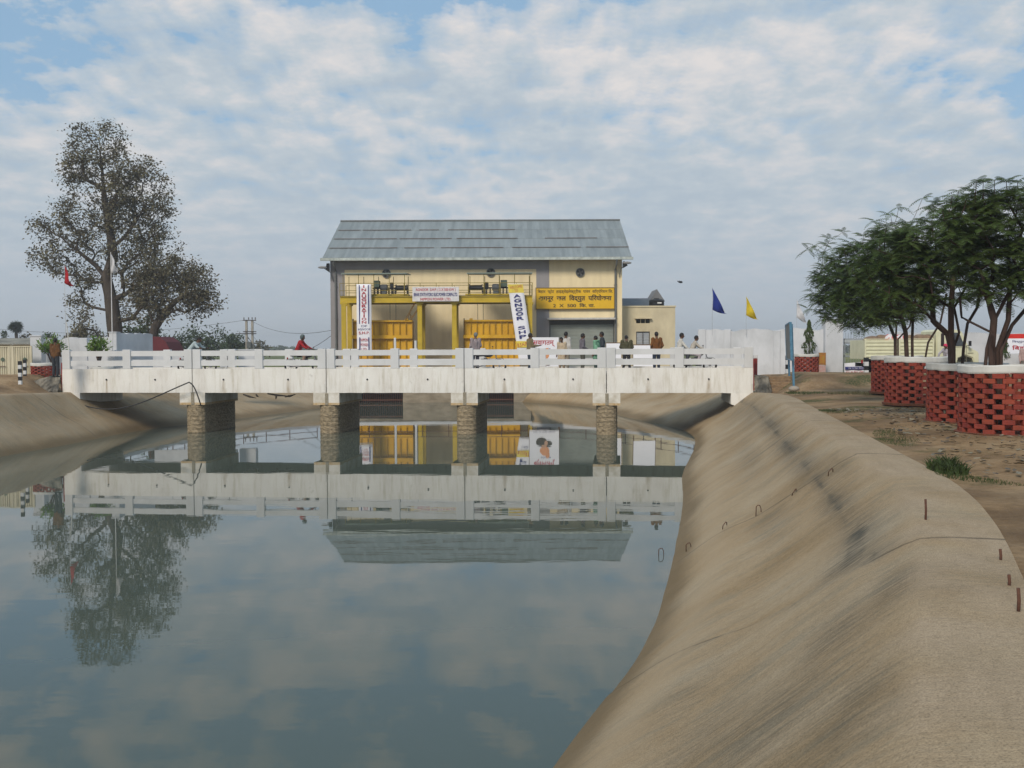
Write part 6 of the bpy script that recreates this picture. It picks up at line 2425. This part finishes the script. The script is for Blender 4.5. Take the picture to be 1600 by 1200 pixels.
# ---------------------------------------------------------------- motorcycles
def motorcycle(loc, rz, label, c=(.02, .02, .025), grp='motorcycles on the bridge'):
    e = empty('motorcycle', loc, rz, label, 'motorcycle', grp)
    M_c = mat('tank%.2f%.2f' % (c[0], c[1]), c, rough=.3, spec=.6)
    M_chr = mat('chrome', (.22, .22, .23), rough=.5, metal=.3)
    for x in (-.62, .66):
        t_ = MB().tube([(x + .27 * math.cos(a), 0, .30 + .27 * math.sin(a)) for a in np.linspace(0, 2 * math.pi, 25)], .045, 8).build('wheel', M_tyre, e, True)
        h_ = MB().lathe([(.05, -.07), (.05, .07)], 8, (x, 0, .3), 'Y')
        for k in range(10):
            a = k * math.pi / 5
            h_.tube([(x, 0, .3), (x + .24 * math.cos(a), 0, .3 + .24 * math.sin(a))], .006, 4)
        h_.build('rim', M_chr, t_)
        fd = MB()
        n_ = 9
        V, Fc = [], []
        for k in range(n_):
            a = R(20 + 140 * k / (n_ - 1))
            for y in (-.065, .065):
                for rr in (.34, .355): V.append((x + rr * math.cos(a), y, .3 + rr * math.sin(a)))
        for k in range(n_ - 1):
            q = k * 4
            Fc += [(q + 1, q + 3, q + 7, q + 5), (q, q + 4, q + 6, q + 2), (q, q + 1, q + 5, q + 4), (q + 2, q + 6, q + 7, q + 3)]
        Fc += [(0, 2, 3, 1), ((n_ - 1) * 4, (n_ - 1) * 4 + 1, (n_ - 1) * 4 + 3, (n_ - 1) * 4 + 2)]
        fd.add([Vector(v) for v in V], Fc).build('mudguard', M_c, e)
    MB().tube([(-.62, .06, .3), (-.2, .06, .45), (.1, .05, .38), (.3, .03, .75), (-.35, .05, .72), (-.2, .06, .45)], .02, 6).build('frame', M_black, e)
    MB().ell((.14, 0, .80), (.26, .14, .12)).build('fuel_tank', M_c, e, True)
    MB().bevbox(-.62, -.05, -.12, .12, .74, .83, .03).build('seat', M_black, e)
    MB().bevbox(-.16, .18, -.12, .12, .32, .62, .03).lathe([(.07, .42), (.09, .5), (.07, .66)], 10, (.05, 0, 0)).build('engine', mat('engine', (.14, .14, .15), rough=.5, metal=.5), e)
    fk = MB()
    for y in (-.07, .07): fk.tube([(.66, y, .3), (.42, y, .95)], .018, 6)
    fk.build('fork', M_chr, e)
    MB().tube([(.28, -.34, .98), (.38, -.2, 1.0), (.42, 0, .96), (.38, .2, 1.0), (.28, .34, .98)], .014, 6).build('handlebar', M_black, e)
    for y in (-.26, .26): MB().tube([(.36, y, 1.0), (.36, y * 1.1, 1.12)], .007, 5).ell((.36, y * 1.15, 1.15), (.015, .05, .035)).build('mirror', M_black, e)
    MB().lathe([(.05, .46), (.09, .52), (.09, .56)], 12, (0, 0, .86), 'X').build('headlight', mat('lamp_glass', (.7, .7, .68), rough=.1), e)
    MB().tube([(.1, -.12, .4), (-.2, -.16, .28), (-.75, -.16, .34)], [.025, .03, .045], 8).build('exhaust', M_chr, e)
    MB().bevbox(-.80, -.76, -.05, .05, .62, .70, .01).build('tail_light', mat('tail_red', (.4, .02, .02)), e)
    return e


# ---------------------------------------------------------------- people
STAND = dict(pelvis=(0, 0, .93), belly=(0, .01, 1.08), chest=(0, 0, 1.27), neck=(0, .0, 1.45), head=(0, .025, 1.585),
             shL=(-.175, 0, 1.39), elL=(-.235, -.03, 1.12), wrL=(-.24, .05, .87), shR=(.175, 0, 1.39), elR=(.235, -.03, 1.12), wrR=(.24, .05, .87),
             hipL=(-.09, 0, .92), knL=(-.10, .03, .50), anL=(-.10, -.01, .09), hipR=(.09, 0, .92), knR=(.10, .03, .50), anR=(.10, -.01, .09))


def person(loc, rz, label, pose=None, scale=1.0, skin=(.13, .065, .040), shirt=(.5, .5, .5), trousers=(.05, .05, .07), hair='hair', long_shirt=False, shirt_mat=None, scarf=None, bare_feet=False, wrap=None):
    """faces local +y"""
    J = {k: Vector(v) for k, v in STAND.items()}
    for k, v in (pose or {}).items(): J[k] = Vector(v)
    e = empty('person', loc, rz, label, 'person')
    e.scale = (scale,) * 3
    M_skin = mat('skin%.3f' % skin[0], skin, tuple(x * .85 for x in skin), rough=.6)
    M_hair = mat('hair_black', (.012, .010, .010), rough=.6)
    body = MB()
    def L(a, b_, r0, r1, n=10): body.caps(J[a], J[b_], r0, r1, n)
    for s in 'LR':
        L('sh' + s, 'el' + s, .047, .038); L('el' + s, 'wr' + s, .038, .026)
        L('hip' + s, 'kn' + s, .078, .052); L('kn' + s, 'an' + s, .052, .035)
        body.caps(J['hip' + s], J['sh' + s], .085, .065)
        # foot
        an = J['an' + s]
        sh_ = (an - J['kn' + s])
        fw = Vector((0, 1, 0)) if abs(sh_.normalized().z) > .5 else Vector((0, .6, -.8))
        body.caps(an + Vector((0, -.03, -.045)), an + fw * .15 + Vector((0, 0, -.055)), .038, .026)
        # hand: palm, four fingers of unequal length and a thumb off its side
        wr, el = J['wr' + s], J['el' + s]
        d = (wr - el).normalized()
        sg = -1 if s == 'L' else 1
        side = d.cross(Vector((0, 0, 1)))
        if side.length < .35: side = Vector((0, 1, 0)) - d * d.y
        side.normalize()
        nrm = side.cross(d).normalized()
        body.caps(wr, wr + d * .075 + side * .012, .026, .032)
        body.caps(wr + d * .02 - side * .012, wr + d * .075 - side * .014, .024, .028)
        for k, (o_, l_) in enumerate(((-.030, .062), (-.010, .072), (.010, .068), (.028, .052))):
            b0 = wr + d * .085 + side * o_
            m_ = b0 + d * l_ * .55 + nrm * .006
            body.caps(b0, m_, .0105, .0095, 6); body.caps(m_, m_ + d * l_ * .4 + nrm * .022 * -sg, .0095, .008, 6)
        tb = wr + d * .03 + side * -.03
        body.caps(tb, tb + d * .035 - side * .028, .012, .010, 6); body.caps(tb + d * .035 - side * .028, tb + d * .06 - side * .03, .010, .008, 6)
    L('pelvis', 'belly', .11, .105); L('belly', 'chest', .105, .12); L('chest', 'neck', .09, .055); L('neck', 'head', .052, .055)
    h = J['head']
    hd = (h - J['neck']).normalized()
    fwd = (Vector((0, 1, 0)) - hd * hd.y).normalized()
    sd_ = fwd.cross(hd).normalized()
    def HP(x, y, z): return h + sd_ * x + fwd * y + hd * z
    hm = MB().ell((0, 0, 0), (.074, .092, .112), 16, 12)
    body.add([HP(v.x * (1 - .25 * max(0, -v.z / .11)), v.y, v.z) for v in hm.v], hm.f)
    body.caps(HP(0, .045, -.06), HP(0, .07, -.085), .035, .024)         # chin
    body.caps(HP(0, .085, .02), HP(0, .108, -.022), .010, .014, 8)        # nose
    body.caps(HP(-.02, .083, -.050), HP(.02, .083, -.050), .009, .009, 6)  # lips
    body.caps(HP(-.04, .078, .028), HP(.04, .078, .028), .010, .010, 6)    # brow
    for s in (-1, 1): body.caps(HP(s * .074, -.005, .015), HP(s * .078, -.01, -.02), .014, .010, 6)
    bo = remesh(body, 'body', M_skin, .0105, e, 2)
    ey = MB()
    for s in (-1, 1): ey.ell(HP(s * .030, .080, .010), (.010, .008, .007), 8, 6)
    ey.build('eyes', mat('eye_dark', (.02, .015, .012), rough=.2), e)
    # hair or head cloth
    hr_ = MB()
    if hair in ('hair', 'cap', 'wrap', 'turban'):
        hm = MB().ell((0, 0, 0), (.084, .100, .110), 16, 12)
        vs_ = []
        for v in hm.v:
            x, y, z = v
            lim = -.015 if y > .03 else (-.055 if y > -.03 else -.085)
            if hair == 'wrap' and y < .05: lim = -.11
            z = max(z, lim)
            if y > .055 and z < .035: y = .055
            if hair in ('wrap', 'turban'): x *= 1.12; y *= 1.10; z *= 1.10
            vs_.append(HP(x, y - .010, z + .016))
        hr_.add(vs_, hm.f)
    if hair == 'cap': hr_.caps(HP(0, .06, .05), HP(0, .13, .045), .045, .035)
    hmts = {'hair': M_hair, 'cap': mat('cap_grey', (.16, .18, .17)), 'wrap': mat('scarf_grey', (.10, .13, .13), (.06, .08, .08), scale=12), 'turban': mat('turban_pink', (.62, .05, .12), (.45, .03, .08), scale=14, bump=.6)}
    hr_.build({'hair': 'hair', 'cap': 'cap', 'wrap': 'head_scarf', 'turban': 'turban'}[hair], hmts[hair], e, True)
    # clothes follow the body
    sm = shirt_mat or mat('shirt%.2f%.2f%.2f' % shirt, shirt, tuple(x * .72 for x in shirt), scale=5, bump=.5, bscale=9, rough=.9)
    cl = MB()
    for s in 'LR':
        cl.caps(J['sh' + s], J['el' + s], .066, .054); cl.caps(J['el' + s], J['el' + s].lerp(J['wr' + s], .88), .054, .040)
        cl.caps(J['hip' + s] + Vector((0, 0, .03)), J['sh' + s], .112, .088)
        if long_shirt: cl.caps(J['hip' + s], J['hip' + s].lerp(J['kn' + s], .6), .115, .125)
    cl.caps(J['pelvis'], J['belly'], .125, .122); cl.caps(J['belly'], J['chest'], .122, .135); cl.caps(J['chest'], J['neck'] - Vector((0, 0, .045)), .11, .065)
    remesh(cl, 'shirt', sm, .014, e, 3)
    tr = MB()
    for s in 'LR':
        tr.caps(J['hip' + s], J['kn' + s], .100, .072); tr.caps(J['kn' + s], J['kn' + s].lerp(J['an' + s], .93), .072, .058)
    tr.caps(J['pelvis'], J['hipL'], .115, .105); tr.caps(J['pelvis'], J['hipR'], .115, .105)
    remesh(tr, 'trousers', mat('trousers%.2f%.2f%.2f' % trousers, trousers, tuple(x * .7 for x in trousers), scale=5, bump=.4, rough=.9), .014, e, 3)
    so = MB()
    for s in 'LR':
        an = J['an' + s]
        sh_ = (an - J['kn' + s])
        fw = Vector((0, 1, 0)) if abs(sh_.normalized().z) > .5 else Vector((0, .6, -.8))
        so.caps(an + Vector((0, -.03, -.045)), an + fw * .155 + Vector((0, 0, -.055)), .044, .034)
    so.build('shoes', M_black, e, True)
    if scarf is not None:
        q = MB()
        pts = [J['neck'] + Vector((-.10, .03, -.03)), J['neck'] + Vector((0, .09, -.05)), J['neck'] + Vector((.10, .02, -.02)), J['neck'] + Vector((.03, -.10, .0)), J['neck'] + Vector((-.10, -.02, -.02))]
        q.tube(pts, .04, 8)
        q.tube([J['chest'] + Vector((-.15, -.02, .10)), J['chest'] + Vector((-.22, -.08, -.1)), J['pelvis'] + Vector((-.22, -.05, -.1))], [.06, .09, .10], 8)
        q.build('shawl', mat('shawl_green', scarf, tuple(x * .7 for x in scarf), scale=9), e, True)
    return e


DECK = 2.583


def onb(px, t, z=DECK):
    """point on the bridge deck seen in column px, t metres behind the front face"""
    lo_, hi_ = -3.0, BLEN + 3
    for _ in range(50):
        m_ = (lo_ + hi_) / 2
        w_ = BM @ Vector((m_, t, 0))
        # column of that point
        q = CAM_M.to_3x3().inverted() @ (Vector((w_.x, w_.y, 3.3)) - Vector((0, 0, CAM_Z)))
        c = 800 + F * q.x / -q.z
        if c < px: lo_ = m_
        else: hi_ = m_
    w_ = BM @ Vector((lo_, t, 0))
    return Vector((w_.x, w_.y, z))


def sc_for(px, pyt, loc):
    return (at(px, pyt, loc.y).z - loc.z) / 1.70


RIDE = dict(pelvis=(0, -.18, .86), belly=(0, -.14, 1.0), chest=(0, -.05, 1.20), neck=(0, .02, 1.37), head=(0, .06, 1.51),
            shL=(-.175, .0, 1.31), elL=(-.24, .18, 1.12), wrL=(-.30, .36, 1.03), shR=(.175, .0, 1.31), elR=(.24, .18, 1.12), wrR=(.30, .36, 1.03),
            hipL=(-.09, -.18, .85), knL=(-.17, .20, .74), anL=(-.17, .10, .36), hipR=(.09, -.18, .85), knR=(.17, .20, .74), anR=(.17, .10, .36))
LEANR = dict(RIDE)
LEANR.update(belly=(0, -.10, .98), chest=(0, .04, 1.12), neck=(0, .16, 1.25), head=(0, .24, 1.37), shL=(-.175, .12, 1.21), shR=(.175, .12, 1.21), elL=(-.23, .24, 1.06), elR=(.23, .24, 1.06))

FACE_R = R(-90) + BANG       # local +y turned to face along the bridge to the right

# 1 man at the left end, back to the camera
L0 = at(87, 589, 42.9); L0.z = 2.48
person(L0, R(-15), 'person in a brown shirt standing left of the bridge, seen from behind', dict(wrL=(-.10, .17, 1.0), elL=(-.24, .02, 1.12), wrR=(.12, .17, .98)), sc_for(87, 528.5, L0), shirt=(.12, .055, .018), trousers=(.035, .04, .05))
# 2 rider in pale blue
q = onb(303, 2.3)
person(q, FACE_R, 'person in a pale blue shirt riding a motorcycle near the left end of the bridge', LEANR, (at(305, 526, q.y).z - q.z) / 1.49, shirt=(.42, .50, .52), trousers=(.05, .05, .06))
motorcycle(q + Vector((.12, 0, 0)), BANG, 'dark motorcycle under the rider in pale blue')
# 3 rider in red
q = onb(471, 2.2)
person(q, FACE_R, 'person in a red jacket and grey head scarf riding a motorcycle along the bridge', RIDE, (at(476, 522.5, q.y).z - q.z) / 1.64, shirt=(.36, .02, .025), trousers=(.30, .20, .15), hair='wrap')
motorcycle(q + Vector((.12, 0, 0)), BANG, 'dark motorcycle under the rider in the red jacket', (.02, .02, .02))
# 4 man in striped shirt
def striped():
    m = bpy.data.materials.new('striped_shirt'); m.use_nodes = True
    nt = m.node_tree; N, L = nt.nodes, nt.links
    b = N['Principled BSDF']; b.inputs['Roughness'].default_value = .9
    tc = N.new('ShaderNodeTexCoord'); w = N.new('ShaderNodeTexWave')
    w.wave_type = 'BANDS'; w.bands_direction = 'X'; w.inputs['Scale'].default_value = 7.5; w.inputs['Distortion'].default_value = .8
    L.new(tc.outputs['Object'], w.inputs['Vector'])
    r = N.new('ShaderNodeValToRGB'); r.color_ramp.elements[0].position = .45; r.color_ramp.elements[1].position = .55
    r.color_ramp.elements[0].color = (.10, .05, .06, 1); r.color_ramp.elements[1].color = (.42, .38, .38, 1)
    L.new(w.outputs['Fac'], r.inputs[0]); L.new(r.outputs[0], b.inputs['Base Color'])
    return m
q = onb(743, 2.7)
person(q, R(25), 'person in a striped shirt and grey cap standing on the bridge with his back turned', dict(wrR=(.16, .2, 1.0), wrL=(-.2, .18, .98), head=(.02, .03, 1.585)), sc_for(744, 519.5, q), shirt_mat=striped(), hair='cap')
q = onb(757, 1.6)
motorcycle(q, BANG + .06, 'dark parked motorcycle behind the railing in front of the person in the striped shirt')
# 5 khaki shirt man facing right, hand out
q = onb(828, 1.9)
person(q, R(-70), 'person in a khaki shirt holding one hand out before the welcome poster', dict(elR=(.22, .08, 1.14), wrR=(.18, .33, 1.16), wrL=(-.12, .30, 1.06), elL=(-.23, .05, 1.13)), sc_for(830, 520.5, q), shirt=(.20, .16, .085), trousers=(.04, .06, .09))
# 6, 7 pair
q = onb(884, 3.2)
person(q, R(-40), 'taller dark-haired person in white behind the person in beige', None, sc_for(884, 518.5, q), shirt=(.55, .53, .5), trousers=(.3, .26, .2))
q = onb(878, 1.8)
person(q, R(150), 'shorter person in a beige shirt in front of a taller one', dict(head=(0, .05, 1.57)), sc_for(879, 526.5, q), shirt=(.50, .40, .28), trousers=(.32, .24, .16), long_shirt=True)
# 8 grey shirt
q = onb(910, 2.2)
person(q, R(-80), 'person in a mauve-grey shirt standing in front of the rolling shutter', dict(wrR=(.14, .22, 1.0), wrL=(-.10, .24, 1.02)), sc_for(912, 521, q), shirt=(.15, .135, .16), trousers=(.10, .10, .08))
# 9 green shawl and dark man
q = onb(932, 2.0)
person(q, R(60), 'person wrapped in a light green shawl next to the wide railing post', dict(head=(0, .04, 1.55)), sc_for(932, 523.5, q), shirt=(.16, .34, .22), trousers=(.05, .08, .07), long_shirt=True, scarf=(.19, .40, .26), hair='hair')
q = onb(941, 2.9)
person(q, R(80), 'person in a dark grey shirt facing the person in the green shawl', None, sc_for(940, 518.5, q), shirt=(.045, .055, .065), trousers=(.03, .03, .04))
# 10 olive jacket
q = onb(979, 2.5)
person(q, R(-8), 'broad person in an olive jacket seen from behind', dict(shL=(-.20, 0, 1.40), shR=(.20, 0, 1.40), elL=(-.29, .0, 1.14), elR=(.29, .0, 1.14), wrL=(-.18, .16, 1.0), wrR=(.18, .16, 1.0), anL=(-.16, 0, .09), anR=(.16, 0, .09), head=(-.01, .05, 1.57)), sc_for(979, 523.5, q), shirt=(.075, .070, .035), trousers=(.025, .025, .03))
# 11 orange-brown
q = onb(1026, 2.0)
person(q, R(20), 'person in an orange-brown shirt and blue trousers standing right of the annex window', dict(elL=(-.27, -.04, 1.13), elR=(.27, -.04, 1.13), wrL=(-.20, .1, .95), wrR=(.20, .1, .95)), sc_for(1026, 518.5, q), shirt=(.17, .065, .015), trousers=(.025, .035, .06))
# 12 pillion and driver
q = onb(1080, 2.4)
mc = motorcycle(q + Vector((.15, 0, 0)), BANG, 'dark motorcycle carrying two riders near the right end of the bridge', (.03, .05, .04))
q2 = onb(1068, 2.4)
P2 = {k: (v[0] * .9, v[1], v[2]) for k, v in RIDE.items()}
P2.update(elL=(-.22, .1, 1.05), wrL=(-.16, .28, .90), elR=(.22, .1, 1.05), wrR=(.16, .28, .90), belly=(0, -.17, 1.0), chest=(0, -.14, 1.22), neck=(0, -.10, 1.40), head=(0, -.07, 1.54), shL=(-.17, -.12, 1.33), shR=(.17, -.12, 1.33))
person(q2, FACE_R, 'person in a white shirt sitting behind the motorcycle driver at the right', P2, (at(1070, 520, q2.y).z - q2.z) / 1.66, shirt=(.62, .60, .55), trousers=(.06, .06, .07))
q3 = onb(1086, 2.4)
person(q3, FACE_R, 'driver in a pale vest on the motorcycle near the right bridge end', RIDE, (at(1087, 524.5, q3.y).z - q3.z) / 1.62, shirt=(.48, .44, .38), trousers=(.45, .40, .42))
# 13 man by the truck
q = at(1481, 590, 43.8); q.z = 2.28
person(q, R(120), 'person in pale clothes and a pink turban leaning on the truck door', dict(chest=(0, .06, 1.25), neck=(0, .12, 1.42), head=(0, .19, 1.53), shL=(-.175, .1, 1.37), shR=(.175, .1, 1.37), elR=(.25, .32, 1.18), wrR=(.25, .42, .95), elL=(-.25, .32, 1.12), wrL=(-.25, .50, .90)),
       (at(1482, 537, q.y).z - q.z) / 1.66, shirt=(.40, .38, .42), trousers=(.48, .47, .50), hair='turban', long_shirt=True)
q = at(1602, 600, 41.0); q.z = 2.2
person(q, R(170), 'person in a pinkish shirt half cut off by the right edge', None, (at(1602, 536, q.y).z - q.z) / 1.70, shirt=(.45, .32, .30), trousers=(.2, .18, .16))

# ---------------------------------------------------------------- reinforcement bars and small things on the lining
M_bar = mat('bar_rust', (.12, .055, .035), (.08, .04, .03), scale=30, rough=.9)
for (px, pb, pt, lab) in ((1446, 810, 780, 'tallest rusty bar standing on the crest of the concrete lining'), (1563, 870, 858, 'rusty bar farthest out of the three by the grass edge'),
                          (1576.5, 909, 898, 'shortest rusty bar between two others near the right edge'), (1591, 949, 919, 'rusty bar nearest the camera at the right edge')):
    a = atz(px, pb, 2.0)
    z0 = 1.93
    H_ = at(px, pt, a.y).z - z0
    o = MB().tube([(0, 0, 0), (.004, 0, H_ * .6), (0, .003, H_)], .011, 8).build('rusty_bar', M_bar, None, True, Vector((a.x, a.y, z0)))
    tag(o, lab, 'bar', 'rusty reinforcement bars standing on the lining')
hoops = [(2.58, 17.2, .10, 0, 'rusty wire hoop standing out of the water at the foot of the lining'), (2.95, 16.6, .10, .5, 'rusty wire hoop just above the water line'),
         (3.45, 16.1, .12, 1.2, 'flattened rusty wire low on the slope'), (3.9, 15.7, .12, 0, 'tall rusty wire hoop in the middle of the slope'),
         (4.35, 15.3, .08, 1.3, 'short bent rusty wire high on the slope'), (4.75, 14.8, .08, .9, 'rusty wire hoop nearest the crest of the slope')]
for (x, y, h_, tl_, lab) in hoops:
    z = lining_z(x, y) if x > 2.7 else 0.0
    o = MB().tube([(-.05, 0, -.06), (-.045, 0, h_ * .8), (-.015, 0, h_), (.03, .01, h_ * .95), (.055, .01, h_ * .5), (.06, .01, -.03)], .007, 6).build('wire_hoop', M_bar, None, True, Vector((x, y, z + .02)))
    o.rotation_euler = (tl_ * .6, tl_ * -.5, .4)
    tag(o, lab, 'wire hoop', 'rusty wire hoops in a row across the lining')

# grass clumps, litter
def grass_patch(name, cx, cy, rx, ry, n, h, label, seed, m=None, rot=0.0):
    rng = random.Random(seed)
    V, Fc = [], []
    for k in range(n):
        a, r_ = rng.uniform(0, 6.283), math.sqrt(rng.random())
        dx, dy = rx * r_ * math.cos(a), ry * r_ * math.sin(a)
        x, y = cx + dx * math.cos(rot) - dy * math.sin(rot), cy + dx * math.sin(rot) + dy * math.cos(rot)
        s = min(RS, key=lambda q_: abs(q_[3] - y))
        if x - s[2] < .66: continue
        z = min(ground_h(x, y), 2.06) - .05
        hh_ = h * rng.uniform(.4, 1.2) * (1.2 - r_ * .6)
        b0 = rng.uniform(0, 3.14)
        w_ = Vector((math.cos(b0), math.sin(b0), 0)) * h * .06
        ln = Vector((rng.gauss(0, .5), rng.gauss(0, .5), 0)) * hh_
        p = Vector((x, y, z))
        q = len(V)
        V += [p - w_, p + w_, p + ln * .4 + Vector((0, 0, hh_ * .65)) + w_ * .7, p + ln * .4 + Vector((0, 0, hh_ * .65)) - w_ * .7, p + ln + Vector((0, 0, hh_))]
        Fc += [(q, q + 1, q + 2, q + 3), (q + 3, q + 2, q + 4)]
    o = link_mesh(name, V, Fc, m or mat('grass', (.060, .085, .025), (.04, .06, .018), rand=.35, trans=.25))
    tag(o, label, None, None, 'stuff')


grass_patch('grass', 5.70, 13.0, .20, .42, 600, .20, 'small weeds at the outer edge of the lining', 1)
grass_patch('grass', 5.6, 12.3, .18, .9, 700, .06, 'low grass along the edge of the lining', 2, rot=.35)
grass_patch('grass', 6.95, 18.0, .35, 1.8, 1500, .05, 'low grass strip beside the lining', 3, rot=-.25)
grass_patch('grass', 8.6, 25.5, .8, .8, 1800, .06, 'thin grass patch between the lining and the tree guards', 4)
grass_patch('grass', 10.2, 35.5, 1.3, .8, 1500, .08, 'grass patch near the blue sign', 5)
grass_patch('grass', 12.4, 34.0, 1.6, 1.0, 1800, .16, 'dry grass tuft left of the brick guards', 6, mat('grass_dry', (.12, .11, .05), (.08, .075, .035), rand=.3))
grass_patch('grass', 8.5, 20.0, .8, .4, 900, .05, 'sparse grass near the tree guards', 7)
# twigs, chips and litter strewn over the dirt under the trees
rng = random.Random(77)
mb = MB()
for k in range(1700):
    y = rng.uniform(12, 26)
    s = min(RS, key=lambda q_: abs(q_[3] - y))
    x = s[2] + .9 + rng.random() ** .8 * 5.5
    z = ground_h(x, y) + .01
    a = rng.uniform(0, 3.14); l_ = rng.uniform(.015, .08); w_ = l_ * rng.uniform(.15, .5)
    d = Vector((math.cos(a), math.sin(a), rng.uniform(-.2, .2))) * l_
    n_ = Vector((-math.sin(a), math.cos(a), 0)) * w_
    p = Vector((x, y, z + .01))
    mb.add([p - d - n_, p + d - n_, p + d + n_ + Vector((0, 0, .012)), p - d + n_ + Vector((0, 0, .012))], [(0, 1, 2, 3)])
o = link_mesh('litter', mb.v, mb.f, mat('litter', (.24, .21, .16), (.05, .04, .028), scale=1.6, rand=.6))
tag(o, 'leaves and litter strewn under the feathery trees', None, None, 'stuff')

# ---------------------------------------------------------------- haze
hz = MB().box(-1600, 1600, -400, 1600, -3, 24).build('haze', MATS['concrete'])
hz.data.materials.clear()
hm = bpy.data.materials.new('haze'); hm.use_nodes = True
N, L = hm.node_tree.nodes, hm.node_tree.links
N.remove(N['Principled BSDF'])
pv = N.new('ShaderNodeVolumePrincipled')
pv.inputs['Color'].default_value = (.94, .97, 1.0, 1)
pv.inputs['Density'].default_value = .0009
pv.inputs['Anisotropy'].default_value = .2
L.new(pv.outputs[0], N['Material Output'].inputs['Volume'])
hz.data.materials.append(hm)
tag(hz, kind='stuff')
